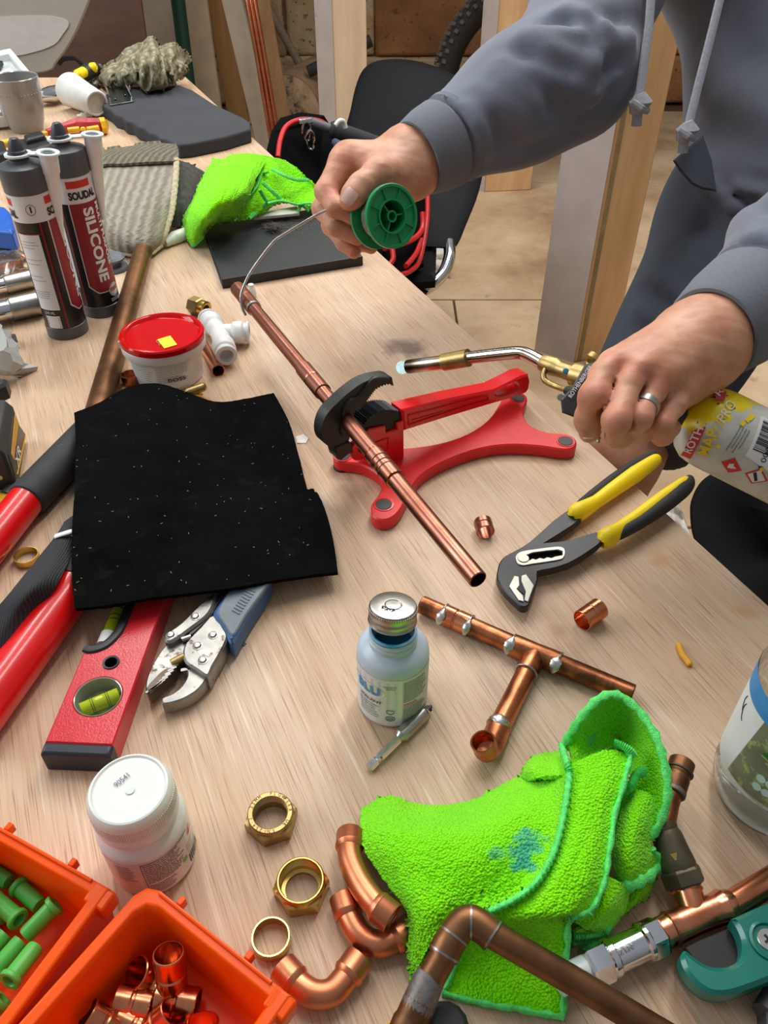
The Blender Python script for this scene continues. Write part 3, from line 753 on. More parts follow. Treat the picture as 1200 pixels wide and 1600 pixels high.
    H.chain([SH_R, L(SH_R, EL_R, .5), EL_R], [.085, .078, .072], .05); H.chain([EL_R, L(EL_R, WR_R, .35), L(EL_R, WR_R, .78)], [.072, .064, .050], .05)
    H.chain([SH_L, EL_L], [.088, .066], .05); H.chain([EL_L, L(EL_L, WR_L, .5), L(EL_L, WR_L, .70)], [.066, .058, .052], .03)
    H.cap(NECK + V((0, .07, -.02)), NECK + V((0, .1, -.06)), .07, .09, .05)
    q = lambda x, y, D: PD(x, y, D)
    front = -.055
    folds = [((820, 62), (905, 52), .006), ((815, 70), (960, 120), .007), ((800, 85), (900, 110), -.005), ((790, 95), (930, 150), .006), ((770, 118), (860, 170), .005), ((745, 140), (820, 190), .005),
             ((850, 40), (1000, 30), -.006), ((880, 20), (1010, 60), .007), ((930, 120), (960, 90), -.006), ((735, 175), (760, 215), .004), ((700, 200), (725, 225), -.003), ((905, 120), (985, 60), .005), ((700, 286), (800, 245), -.0022), ((800, 245), (900, 205), -.0022), ((900, 205), (985, 120), -.0022), ((830, 60), (870, 95), .007), ((690, 160), (715, 200), .004), ((660, 190), (690, 230), -.002), ((835, 150), (905, 190), -.004), ((760, 190), (800, 235), -.003)]
    for a, b, r in folds: H.crease(*a, *b, r * 1.7, .012, .05)
    for a, b, r in (((1085, 250), (1200, 330), .007), ((1080, 90), (1180, 150), .007), ((1060, 160), (1150, 260), -.007), ((1130, 40), (1110, 200), .007), ((1090, 200), (1210, 240), -.007)): H.crease(*a, *b, r, .03, .05)
    for a, b, r in (((1100, 228), (1150, 268), -.008), ((1150, 268), (1210, 292), -.008), ((1105, 258), (1150, 305), -.010), ((1150, 305), (1210, 335), -.010), ((1120, 300), (1210, 400), .008), ((1095, 275), (1150, 360), .006)): H.crease(*a, *b, r, .010, .05)
    for a, b, r in (((1100, 430), (1160, 500), .004), ((1130, 410), (1185, 470), .005), ((1160, 395), (1200, 430), -.005), ((1085, 470), (1140, 540), -.003)): H.crease(*a, *b, r, .012, .05, .4)
    cut_c = [(WR_R, EL_R, .20), (WR_L, EL_L, .25)]
    # hem plane of the hoodie, seen as the slanting band at the right edge
    hp = PD(1075, 290, 1.05); hq = PD(1205, 425, 1.02)
    hn = np.array((hq - hp).cross(ray(1150, 340)).normalized()); hn = hn if hn[2] < 0 else -hn
    def hood(p):
        f = H.field(p, .05) + .0022 * noise3(p, 26, 5)
        for wr_, el_, t in cut_c:                    # stop at the cuffs
            a = np.array(wr_.lerp(el_, t), 'f4'); n = np.array((wr_ - el_).normalized(), 'f4'); s_ = (p - a) @ n
            near = np.linalg.norm(p - np.array(wr_, 'f4'), axis=-1) < .2
            f = np.where(near, np.maximum(f, s_), f)
        far = (np.linalg.norm(p - np.array(WR_L, 'f4'), axis=-1) > .34) & (SDF.d(p, np.array(EL_R, 'f4'), np.array(WR_R, 'f4'), .13, .11, None) > 0) & (SDF.d(p, np.array(EL_R, 'f4'), np.array(SH_R, 'f4'), .13, .13, None) > 0)
        return np.where(far, np.maximum(f, (p - np.array(hp, 'f4')) @ hn - .012), f)
    lo, hi = H.bounds(.03); v, f = surface_net(hood, lo, hi, .0075)
    hoodie = mesh_np('hoodie', v, f, HOOD, root, 4)
    def cuff(wr_, el_, t0, t1, r0, r1, wobble):
        a = wr_.lerp(el_, t0); b = wr_.lerp(el_, t1); fr = M.Translation(a) @ frame(b - a).to_4x4(); ln = (b - a).length
        m = MB(); pr = [(r0 - .004, .006), (r0 - .001, .0), (r0 + .002, .0), (r0 + .004, .003), (r0 + (r1 - r0) * .5 + .005, ln * .5), (r1 + .003, ln * .92), (r1 + .001, ln), (r1 - .002, ln + .003), (r1 + .004, ln + .008), (r1 + .005, ln + .014), (r1 - .004, ln + .02)]
        m.lathe(pr, 48, fr); mk('cuff', m, CUFFM, hoodie)
    cuff(WR_R, EL_R, .015, .185, .040, .0475, 0); cuff(WR_L, EL_L, .045, .235, .0365, .045, 1)
    # shorts
    T = SDF(); T.cap(HIP + V((0, 0, .05)), HIP, .15, .155, .05)
    for hp_, kn in ((HIP_R, KN_R), (HIP_L, KN_L)): T.cap(HIP, hp_, .15, .125, .08); T.cap(hp_, L(hp_, kn, .93), .125, .088, .05)
    for a, b, r in (((1020, 430), (1090, 490), .007), ((1010, 455), (1080, 510), -.007), ((1005, 480), (1060, 530), .007), ((1000, 505), (1040, 560), -.007), ((1080, 400), (1130, 470), .006), ((990, 540), (1030, 610), .007)): T.crease(*a, *b, r, .016, .04)
    kn_n = [np.array((kn - hp_).normalized(), 'f4') for hp_, kn in ((HIP_R, KN_R), (HIP_L, KN_L))]; kn_p = [np.array(L(hp_, kn, .93), 'f4') for hp_, kn in ((HIP_R, KN_R), (HIP_L, KN_L))]
    def tro(p):
        f = T.field(p, .04) + .002 * noise3(p, 24, 9)
        f = np.maximum(f, -(p - np.array(hp, 'f4')) @ hn - .035)
        for a, n in zip(kn_p, kn_n):
            near = np.linalg.norm(p - a, axis=-1) < .16; f = np.where(near, np.maximum(f, (p - a) @ n), f)
        return f
    lo, hi = T.bounds(.02); v, f = surface_net(tro, lo, hi, .009); shorts = mesh_np('shorts', v, f, SHORTM, root, 3)
    fl = [(1098, 211), (1051, 251), (1062, 268), (1080, 288), (1096, 296), (1120, 300), (1112, 250)]
    m = MB(); m.prism([PD(x, y, 1.045 + (x - 1050) * .0002) for x, y in fl], ray(1100, 270) * .012, ch=.003); mk('pocket_flap', m, SHORTM, shorts)
    # hem band of the hoodie
    m = MB(); a0 = [(1088, 214), (1096, 240), (1120, 285), (1160, 330), (1215, 372)]; a1 = [(1095, 262), (1120, 305), (1150, 345), (1180, 378), (1215, 412)]
    # drawstrings
    def cord(pts, kx):
        p = spline([NECK + V((-.07 if kx[0] < 1020 else .02, -.115, -.02))] + [PD(pts[0][0] * 2 - pts[1][0] + 8, -170, pts[0][2] + .03), PD(pts[0][0] * 2 - pts[1][0], -80, pts[0][2] + .005)] + [PD(*a) for a in pts], 8); m = MB(); m.tube(p, [(.0062, .0026)] * len(p), 10, flat=V((1, 0, 0))); d = mk('drawstring', m, CORDM, hoodie)
        c = PD(*kx); m = MB(); fr = frame(UP)
        m.tube([c + V((.000, 0, .013)), c + V((.003, -.002, .006)), c, c + V((-.002, 0, -.010))], [.006, .0125, .012, .007], 14)
        m.tube([c + V((-.010, -.008, .006)), c + V((.0, -.013, .001)), c + V((.010, -.008, -.004))], [.004, .005, .004], 8)
        m.tube([c + V((.001, 0, -.006)), c + V((.002, -.002, -.022))], [.006, .0065], 10); mk('cord_knot', m, CORDM, d)
    cord([(1018, -20, .955), (1014, 40, .955), (1006, 100, .955), (999, 155, .955)], (997, 165, .955))
    cord([(1130, -20, .985), (1110, 60, .98), (1092, 130, .975), (1076, 195, .97)], (1070, 208, .97))
    # shoes
    sm = mat('brown_work_boot', (84, 62, 44), .7)
    for an in (AN_R, AN_L):
        B = SDF(); B.cap(an + V((0, .02, .03)), an + V((0, .01, -.035)), .05, .048, .02); B.cap(an + V((0, 0, -.045)), an + V((-.03, -.16, -.055)), .045, .034, .03)
        fz = lambda p: np.maximum(B.field(p), .002 - p[..., 2])
        lo, hi = B.bounds(.01); v, f = surface_net(fz, lo, hi, .006); mesh_np('boot', v, f, sm, root, 2)
    return root
person()

# ------------------------------------------------------------------ chair, tool bag, black seat on the right
def chair():
    root = thing('shell_chair', 'black plastic shell chair with bent chrome legs holding the tool bag', 'chair', PZ(640, 330, 0))
    # back-and-side shell: a curved slab traced where it stands (top 0.78 m, lower edge 0.46 m)
    out = [(548, 205), (540, 222), (548, 170), (558, 128), (572, 104), (600, 93), (650, 95), (700, 112), (732, 135), (752, 180), (757, 245), (748, 300), (728, 352), (716, 380), (704, 388), (660, 386), (600, 380), (560, 340)]
    out = sp2(out[1:], 4)
    def sh(x, y, off=0):
        t = min(max((y - 93) / 295, 0), 1); D = 2.42 - .30 * t + .05 * ((x - 640) / 100) ** 2 * .6 + off
        return PD(x, y, D)
    cen = (645, 250); m = MB(); rings = []
    for s_, off in ((.0, 0), (.5, 0), (.8, 0), (.94, .0), (.985, .004), (1.0, .014), (1.0, .03), (.98, .04), (.5, .042), (0, .042)):
        rings.append([sh(cen[0] + (x - cen[0]) * s_, cen[1] + (y - cen[1]) * s_, off) for x, y in out])
    m.grid([[r[i % len(out)] for i in range(len(out) + 1)] for r in rings])
    shell = mat('worn_black_shell', (14, 16, 20), .6, 0, .25, 9, .12, 400, c2=(26, 25, 24), wear=.70, spec=.12)
    mk('shell_back', m, shell, root, fixn=True)
    a = sh(560, 330, .0); b = sh(700, 384, .02)
    seat = [V((a.x - .02, a.y - .34, .44)), V((a.x + .2, a.y - .3, .44)), V((a.x + .22, a.y + .02, .43)), V((a.x, a.y + .02, .43))]
    m = MB(); m.prism(seat, (0, 0, -.03), ch=.012); mk('seat', m, shell, root)
    for sgn, pts in ((1, [sh(702, 380, .02), PD(702, 402, 2.13), PD(692, 428, 2.11), PD(670, 448, 2.10), PD(640, 462, 2.14), PD(600, 475, 2.3)]), (-1, [sh(575, 360, .03), PD(560, 400, 2.3), PD(545, 430, 2.3), PD(520, 440, 2.4), PD(500, 445, 2.6)])):
        p = spline(pts, 8); m = MB(); m.tube(p, .0165, 16); mk('leg', m, CHROME, root)
        e = p[-1]; q = spline([e, V((e.x - .05, e.y + .02, e.z - .08)), V((e.x - .06, e.y + .03, .02)), V((e.x - .05, e.y + .2, .013)), V((e.x - .05, e.y + .42, .013))], 8)
        m = MB(); m.tube(q, .0125, 16); mk('leg', m, CHROME, root)
    m = MB(); m.tube(spline([PD(648, 438, 2.10), PD(655, 452, 2.1), PD(664, 462, 2.1)], 5), .016, 14); mk('foot_cap', m, BLACKR, root)
chair()
def tool_bag():
    zb = .462; root = thing('tool_bag', 'black open tool bag with red piping and padded carry handle on the chair', 'bag', PZ(560, 400, zb))
    fab = mat('black_nylon', (11, 11, 13), .9, 0, .2, 40, .4, 700, spec=.08); redp = mat('red_piping', (206, 26, 32), .45)
    D0 = 1.97
    # far-left end wall with its red piping, open mouth, near-right end wall with pockets
    lo_l, up_l = [(412, 300), (540, 300)], None
    def wall(pts, D, th, name='side_wall'):
        m = MB(); m.prism([PD(x, y, d) for x, y, d in pts], ray(pts[0][0], pts[0][1]) * th, ch=.004); return mk(name, m, fab, root)
    wall([(414, 245, 1.95), (424, 205, 1.98), (438, 184, 2.0), (470, 175, 2.03), (506, 180, 2.06), (514, 192, 2.08), (514, 330, 2.02), (420, 300, 1.93)], 2, .03, 'end_panel')
    wall([(500, 188, 2.07), (640, 235, 2.12), (668, 262, 2.12), (664, 400, 2.06), (560, 360, 2.02), (500, 320, 2.0)], 2, .02)
    wall([(414, 250, 1.93), (430, 262, 1.92), (520, 310, 1.86), (600, 345, 1.82), (600, 420, 1.80), (500, 390, 1.84), (416, 320, 1.92)], 2, .02)
    wall([(598, 335, 1.835), (640, 285, 1.98), (664, 268, 2.05), (666, 345, 2.03), (658, 410, 1.97), (640, 428, 1.90), (620, 432, 1.84), (598, 420, 1.81)], 2, .025, 'end_panel')
    m = MB(); m.prism([PZ(430, 300, zb), PZ(600, 428, zb), PZ(662, 412, zb), PZ(520, 300, zb)], (0, 0, -.01)); mk('bag_base', m, fab, root)
    def pipe(pts, r=.0060):
        p = spline([PD(*a) for a in pts], 6); m = MB(); m.tube(p, r, 10); mk('piping', m, redp, root)
    pipe([(434, 246, 1.925), (438, 218, 1.945), (448, 197, 1.965), (470, 187, 1.985), (498, 189, 2.015), (511, 196, 2.04)], .0062)
    pipe([(414, 246, 1.93), (424, 256, 1.91), (470, 280, 1.88), (520, 306, 1.85), (600, 340, 1.815)])
    pipe([(668, 290, 2.0), (667, 345, 1.985), (656, 405, 1.93), (640, 424, 1.86), (618, 432, 1.81)])
    pipe([(660, 332, 1.96), (660, 356, 1.955), (648, 372, 1.91), (625, 382, 1.84), (600, 388, 1.80)], .0065)
    pipe([(612, 385, 1.805), (614, 405, 1.80), (604, 418, 1.795)], .006); pipe([(634, 416, 1.84), (650, 396, 1.90), (658, 374, 1.94)], .006)
    a, b = PD(485, 190, 1.99), PD(690, 262, 2.1)
    m = MB(); m.tube([a, a.lerp(b, .9)], .011, 14); mk('handle_bar', m, mat('grey_handle_strap', (96, 96, 100), .6), root)
    m = MB(); m.tube([a.lerp(b, .14), a.lerp(b, .16), a.lerp(b, .6), a.lerp(b, .62)], [.016, .021, .021, .016], 18); mk('handle_grip', m, mat('foam_grip', (44, 46, 50), .85, 0, .1, 60, .3, 500), root)
    for k, (x, y) in enumerate(((478, 192), (484, 206))):
        c = PD(x, y, 1.95); m = MB(); m.tube([c + V((.010 * math.cos(t), .004, .022 * math.sin(t) - .02)) for t in [i * .45 for i in range(14)]], .0032, 8, closed=True); mk('clip_hook', m, CHROME, root)
    c = PD(481, 190, 1.955); m = MB(); m.tube([c + V((-.02, 0, 0)), c + V((.012, 0, .004))], .007, 10); mk('clip_hook', m, CHROME, root)
tool_bag()
def bag_tools():
    a = PD(430 + 90, 215, 1.97)
    m = MB(); m.tube(spline([PD(524, 196, 1.93), PD(530, 189, 1.93), PD(537, 190, 1.94), PD(540, 200, 1.95)], 6), .0055, 10); single('white_hook', m, WHITEP, 'small white plastic hook on the bag handle', 'hook')
    m = MB(); m.tube([PD(523, 222, 1.95), PD(528, 226, 1.94), PD(560, 240, 1.98)], [.009, .011, .010], 12); single('screwdriver', m, [mat('blue_grey_grip', (60, 68, 86), .5)][0], 'blue grey screwdriver handle lying inside the tool bag', 'screwdriver')
bag_tools()
def black_seat():
    root = thing('black_chair', 'black padded chair back with rounded corner close to the bench edge at right', 'chair', PZ(1240, 900, 0))
    out = [(1078, 800), (1082, 776), (1096, 752), (1120, 738), (1160, 738), (1330, 800), (1420, 900), (1400, 1010), (1300, 1040), (1180, 960), (1110, 890), (1084, 842)]
    o2 = sp2(out, 4); D = .84; cen = (1220, 880); m = MB(); rings = []
    dd = lambda x, y: 1.02 + (x - 1080) * -.00030 + (y - 760) * -.0002
    for s_, off in ((0, 0), (.6, 0), (.9, 0), (.97, .004), (1, .014), (1, .03), (.95, .04), (0, .042)):
        rings.append([PD(cen[0] + (x - cen[0]) * s_, cen[1] + (y - cen[1]) * s_, dd(x, y) + off) for x, y in o2])
    m.grid([[r[i % len(o2)] for i in range(len(o2) + 1)] for r in rings])
    mk('padded_back', m, mat('black_dusty_vinyl', (8, 8, 9), .8, 0, .3, 20, .15, 300, c2=(30, 28, 26), wear=.7), root, fixn=True)
    a = PD(1330, 930, 1.0); p = spline([a, V((a.x + .03, a.y + .05, a.z - .15)), V((a.x + .02, a.y + .05, .02)), V((a.x + .02, a.y + .4, .013))], 8); m = MB(); m.tube(p, .0125, 14); mk('leg', m, CHROME, root)
    a = PD(1200, 920, 1.05); p = spline([a, V((a.x + .0, a.y + .05, a.z - .15)), V((a.x, a.y + .05, .02)), V((a.x, a.y + .4, .013))], 8); m = MB(); m.tube(p, .0125, 14); mk('leg', m, CHROME, root)
black_seat()
def rags():
    for k, (pts, lab) in enumerate(((((640, 395), (700, 372), (716, 392), (706, 428), (655, 432)), 'crumpled white sheet on the floor beside the chrome chair leg'), (((1030, 770), (1050, 755), (1078, 800), (1082, 850), (1040, 830)), 'white crinkled plastic sheet on the floor behind the yellow gripped pliers'))):
        m = MB(); G = []
        for i in range(13):
            row = []
            for j in range(13):
                u, v = i / 12, j / 12
                a = V((*pts[0], 0)).lerp(V((*pts[1], 0)), u); b = V((*pts[4], 0)).lerp(V((*pts[3], 0)), u); c = a.lerp(b, v)
                row.append(PZ(c.x, c.y, .012 + .02 * (1 + math.sin(9 * u + 5 * v)) * .5 + .012 * math.sin(17 * v - 6 * u)))
            G.append(row)
        m.grid(G); o = single('plastic_sheet', m, mat('white_polythene', (226, 222, 214), .4, 0, .05), lab, 'sheet', smooth=3)
        s_ = o.modifiers.new('thick', 'SOLIDIFY'); s_.thickness = .003
rags()
# ------------------------------------------------------------------ lettering and printed patches on real surfaces
_DG = None
def text_geo(s, bold=.0):
    cu = bpy.data.curves.new('lettering', 'FONT'); cu.body = s; cu.resolution_u = 3; cu.offset = bold
    o = bpy.data.objects.new('lettering', cu); COL.objects.link(o)
    dg = bpy.context.evaluated_depsgraph_get(); me = bpy.data.meshes.new_from_object(o.evaluated_get(dg))
    v = np.array([tuple(q.co) for q in me.vertices]) if len(me.vertices) else np.zeros((0, 3)); f = [tuple(p.vertices) for p in me.polygons]
    bpy.data.objects.remove(o); bpy.data.curves.remove(cu); bpy.data.meshes.remove(me)
    v[:, 0] -= v[:, 0].min(); v[:, 1] -= 0
    return v, f
class Cyl:
    """label surface of a cylinder: (u along circumference, z along axis) in metres; picks points by view ray"""
    def __init__(s, T, r, r1=None, h=None): s.T = T; s.Ti = T.inverted(); s.r = r; s.r1 = r1; s.h = h
    def rad(s, z): return s.r if s.r1 is None else s.r + (s.r1 - s.r) * z / s.h
    def uv(s, x, y):
        o = s.Ti @ CAM; d = s.Ti.to_3x3() @ ray(x, y); r = s.r if s.r1 is None else (s.r + s.r1) / 2
        a = d.x ** 2 + d.y ** 2; b = o.x * d.x + o.y * d.y; c = o.x ** 2 + o.y ** 2 - r * r
        disc = b * b - a * c; t = (-b - math.sqrt(max(disc, 0))) / a; p = o + d * t
        return math.atan2(p.x, -p.y) * r, p.z
    def pt(s, u, z, off=0.0):
        r = s.rad(z); a = u / (s.r if s.r1 is None else (s.r + s.r1) / 2); r += off
        return s.T @ V((r * math.sin(a), -r * math.cos(a), z))
    def quad(s, name, px, mt, parent, off=.0003, n=10, **kw):      # px: tl, tr, br, bl pixels
        return s.quad_uv(name, [s.uv(*p) for p in px], mt, parent, off, n, **kw)
    def quad_uv(s, name, c, mt, parent, off=.0003, n=10, **kw):
        G = []
        for i in range(n + 1):
            row = []
            for j in range(n + 1):
                a = V((*c[0], 0)).lerp(V((*c[1], 0)), i / n); b = V((*c[3], 0)).lerp(V((*c[2], 0)), i / n); q = a.lerp(b, j / n); row.append(s.pt(q.x, q.y, off))
            G.append(row)
        m = MB(); m.grid(G); return mk(name, m, mt, parent, fixn=False, **kw)
    def text(s, st, a, b, mt, parent, off=.0006, tall=None, bold=0., uv=False, name='lettering'):
        """baseline from pixel a to pixel b; tall = cap height in metres"""
        v, f = text_geo(st, bold); A = V(a if uv else s.uv(*a)); B = V(b if uv else s.uv(*b)); d = B - A; w_ = v[:, 0].max()
        kx = d.length / w_; ky = (tall / .70) if tall else kx; e = d.normalized(); nrm = V((-e.y, e.x))
        if w_ and max(kx, ky) > .004:            # big letters get enough points to follow the curve
            import bmesh
            bm = bmesh.new(); vv = [bm.verts.new(q) for q in v]
            for q in f: bm.faces.new([vv[i] for i in q])
            bmesh.ops.triangulate(bm, faces=bm.faces); bmesh.ops.subdivide_edges(bm, edges=bm.edges, cuts=3, use_grid_fill=True)
            bm.verts.index_update(); v = [tuple(q.co) for q in bm.verts]; f = [[x.index for x in q.verts] for q in bm.faces]; bm.free()
        m = MB(); m.add([s.pt(*(A + e * (q[0] * kx) + nrm * (q[1] * ky)), off) for q in v], f); return mk(name, m, mt, parent, smooth=0)
    def lines(s, rect, n, mt, parent, off=.0005, h=.0008, ang=0, name='fine_print', seed=1):
        """rows of tiny printed word dashes inside uv rect (u0,z0,u1,z1); ang=1 runs them along the axis"""
        r = random.Random(seed); m = MB(); u0, z0, u1, z1 = rect
        for i in range(n):
            t = (i + .5) / n; a = 0.0
            end = r.uniform(.72, 1.0)
            while a < end:
                ln = r.uniform(.03, .12); e = min(a + ln, end); q = []
                for (k, l_) in ((a, -1), (e, -1), (e, 1), (a, 1)):
                    if ang: u, z = u0 + (u1 - u0) * t + l_ * h / 2, z1 + (z0 - z1) * k
                    else: u, z = u0 + (u1 - u0) * k, z1 + (z0 - z1) * t + l_ * h / 2
                    q.append(s.pt(u, z, off))
                m.add(q, [(0, 1, 2, 3)]); a = e + .015
        return mk(name, m, mt, parent, smooth=0, kind='stuff')
def flat_text(st, A, B, nrm, mt, parent, tall=None, off=.0004, bold=0., name='lettering', vec=None):
    v, f = text_geo(st, bold); A = V(A); B = V(B); d = B - A; kx = d.length / v[:, 0].max(); e = d.normalized(); n = V(nrm).normalized(); up = n.cross(e); ky = (tall / .7) if tall else kx
    if vec is not None: up = V(vec)
    m = MB(); m.add([A + e * (x * kx) + up * (y * ky) + n * off for x, y, _ in v], f); return mk(name, m, mt, parent, smooth=0)
def pl(px, h): return [P(x, y, h) for x, y in px]
def disc(c, n, r, th, seg=24, r0=0.0):
    """short cylinder whose top centre is c and outward normal n"""
    T = M.Translation(V(c)) @ frame(n).to_4x4(); m = MB()
    if r0: m.lathe([(r0, -th), (r, -th), (r, 0), (r0, 0), (r0, -th)], seg, T)
    else: m.lathe([(0, -th), (r, -th), (r, -.1 * th), (r * .96, 0), (0, 0)], seg, T)
    return m
def hollow(a, b, r, ri, seg=28, beads=()):
    """open-ended pipe from a to b; beads = [(t, dr, halfwidth)] raised/sunk rings"""
    a = V(a); b = V(b); L = (b - a).length; T = M.Translation(a) @ frame(b - a).to_4x4()
    out = [(ri, 0), (r - .0004, 0), (r, .0005)]
    out += [(r, .0012)]
    for t, dr, hw in sorted(beads): out += [(r, t * L - hw * 1.6 - .0006), (r, t * L - hw * 1.6), (r + dr, t * L - hw * .6), (r + dr, t * L + hw * .6), (r, t * L + hw * 1.6), (r, t * L + hw * 1.6 + .0006)]
    out += [(r, L - .0012), (r, L - .0005), (r - .0004, L), (ri, L), (ri, 0)]
    m = MB(); m.lathe(out, seg, T); return m

# ------------------------------------------------------------------ pipe vise
def vise():
    s = 2.727; c = lambda *p: crop(p, 480, 520, s)
    root = thing('pipe_vise', 'red cast pipe vise stand with black toothed jaws clamping the long copper pipe', 'vise', P(700, 720))
    base = c((110, 520), (128, 500), (200, 480), (300, 490), (415, 490), (560, 470), (680, 430), (770, 370), (820, 300), (838, 268), (880, 250), (925, 258), (938, 285), (920, 340), (950, 390), (1020, 422), (1095, 428), (1140, 445), (1146, 480), (1100, 497), (990, 482), (860, 476), (740, 492), (620, 532), (520, 582), (470, 625), (430, 690), (400, 750), (365, 785), (320, 798), (280, 780), (272, 735), (298, 695), (318, 660), (316, 622), (285, 590), (230, 562), (170, 552), (125, 545))
    L = pl(sp2(base, 3), .014)
    m = MB(); m.prism(L, (0, 0, -.0125), ch=.0016); mk('base_plate', m, RED_DUSTY, root)
    for x, y in c((326, 730), (1101, 461), (897, 275), (150, 522)):
        q = P(x, y, .0152); m = disc(q, UP, .0078, .004, 20); m.add([], []); mk('bolt_head', m, BLACKP, root)
        q2 = P(x, y, .0145); mk('bolt_washer', disc(q2 + UP * .0002, UP, .0098, .001, 24, .0078), RED, root)
        m = disc(V((q.x, q.y, ZT + .0025)), UP, .010, .0025, 20); mk('rubber_foot', m, BLACKR, root)
    A0 = P(632, 674, .047); A1 = P(824, 616, .024); hd = V((A1.x - A0.x, A1.y - A0.y, 0)).normalized(); nf = hd.cross(UP)
    if nf.dot(CAM - A0) < 0: nf = -nf                      # horizontal normal facing the camera side
    R = lambda x, y, o=0.0: RP(x, y, A0 + nf * o, nf)
    # handle arm: tapering bar with a hang hole
    front = [R(x, y) for x, y in c((405, 330), (600, 283), (800, 243), (870, 208), (915, 185), (945, 178), (952, 205), (946, 240), (934, 258), (900, 272), (800, 302), (600, 362), (415, 420))]
    hole = [R(x, y) for x, y in sp2(c((806, 252), (840, 232), (885, 212), (906, 212), (906, 232), (880, 250), (830, 266), (808, 266)), 2)]
    m = MB(); m.prism(front, nf * -.018, [hole], ch=.002); mk('handle_arm', m, RED, root)
    rec = [R(x, y, .0006) for x, y in c((432, 352), (600, 310), (770, 268), (775, 285), (610, 334), (434, 392))]
    m = MB(); k = len(rec)
    for i in range(k): m.tube([rec[i], rec[(i + 1) % k]], .0008, 6)
    mk('cast_rib', m, RED, root)
    r6 = random.Random(4); m = MB()
    for i in range(22):                                    # raised casting marks on the arm
        x = 450 + i * 6.2; y = 372 - i * 1.75; p = R(*crop([(x, y)], 480, 520, s)[0], .0004); m.box(p, (.0012, .0012, .0012))
    mk('cast_marks', m, RED, root, kind='stuff')
    # hook jaw
    j = lambda *p: crop(p, 480, 560, 6.667)
    outer = [(905, 290), (885, 200), (840, 190), (760, 200), (640, 230), (540, 280), (420, 370), (300, 480), (210, 580), (165, 680), (150, 780), (170, 870), (230, 922), (300, 955)]
    inner = [(395, 880), (440, 850), (452, 800), (458, 740), (466, 660), (472, 600), (500, 548), (545, 532), (585, 490), (620, 440), (650, 400), (680, 358), (712, 318), (765, 288), (830, 264), (890, 262)]
    teeth = []
    for i in range(len(inner) - 1):
        a, b = inner[i], inner[i + 1]; n = max(1, int(math.hypot(b[0] - a[0], b[1] - a[1]) / 24))
        e = ((b[0] - a[0]), (b[1] - a[1])); ln = math.hypot(*e); nn = (e[1] / ln, -e[0] / ln)
        for k in range(n):
            t = k / n; teeth.append((a[0] + e[0] * t, a[1] + e[1] * t)); t += .5 / n
            teeth.append((a[0] + e[0] * t - nn[0] * 15, a[1] + e[1] * t - nn[1] * 15) if i >= 2 else (a[0] + e[0] * t, a[1] + e[1] * t))
    o2 = sp2(outer[1:], 3, False); loop = [outer[0]] + o2 + teeth
    iron = mat('blackened_cast_iron', (44, 46, 42), .48, .35, .2, 40, .25, 260, c2=(96, 60, 34), wear=.68)
    m = MB(); m.prism([R(x, y, .001) for x, y in j(*loop)], nf * -.013, ch=.0004); mk('hook_jaw', m, iron, root)
    ridge = spline([R(x, y, .0012) for x, y in j((390, 800), (360, 740), (380, 640), (390, 520), (450, 440), (520, 420), (600, 330), (680, 230), (760, 215), (850, 225))], 5)
    m = MB(); m.tube(ridge, [.0012] + [.0030] * (len(ridge) - 2) + [.0012], 10); mk('jaw_rib', m, iron, root)
    m = MB(); m.prism([R(x, y, .003) for x, y in j((295, 935), (450, 872), (470, 900), (492, 985), (440, 1000), (352, 1070), (318, 1050), (300, 990))], nf * -.014, ch=.0012); mk('jaw_latch', m, BLACKP, root)
    # lower jaw with ridged top
    arc = [(500, 620), (600, 700), (604, 684), (640, 625), (690, 588), (750, 562), (830, 546), (900, 544), (960, 560), (990, 592), (992, 630), (930, 668), (920, 700), (840, 745), (700, 780), (600, 760), (500, 680)]
    top = arc[1:9]; tt = []
    for i in range(len(top) - 1):
        a, b = top[i], top[i + 1]; n = max(1, int(math.hypot(b[0] - a[0], b[1] - a[1]) / 20)); e = (b[0] - a[0], b[1] - a[1]); ln = math.hypot(*e); nn = (e[1] / ln, -e[0] / ln)
        for k in range(n):
            t = k / n; tt.append((a[0] + e[0] * t, a[1] + e[1] * t)); t += .5 / n; tt.append((a[0] + e[0] * t + nn[0] * 14, a[1] + e[1] * t + nn[1] * 14))
    m = MB(); m.prism([R(x, y, -.004) for x, y in j(*([arc[0]] + tt + arc[8:]))], nf * -.022, ch=.0002); mk('toothed_jaw', m, mat('black_oxide_steel', (26, 27, 30), .35, .5, .15, 50), root)
    # red housing
    hs = c((268, 412), (335, 398), (338, 428), (385, 412), (382, 388), (413, 374), (413, 600), (400, 640), (330, 600), (232, 540), (206, 520), (200, 480), (215, 455))
    hq = [R(x, y, -.001) for x, y in hs]
    for p in hq: p.z = max(p.z, ZT + .004)
    m = MB(); m.prism(hq, nf * -.026, ch=.001); mk('housing', m, RED, root)
    pn = c((285, 470), (345, 448), (345, 500), (300, 520)); q = [R(x, y, -.0006) for x, y in pn]; m = MB()
    for i in range(4): m.tube([q[i], q[(i + 1) % 4]], .0008, 6)
    mk('housing_groove', m, RED, root)
    q = R(*c((232, 497))[0], .0020); mk('pivot_boss', disc(q, nf, .0125, .006, 28), RED, root)
    q = R(*c((240, 498))[0], .0040); mk('pivot_pin', disc(q, nf, .0042, .004, 18), BLACKP, root)
    return R, nf, A0
vise()

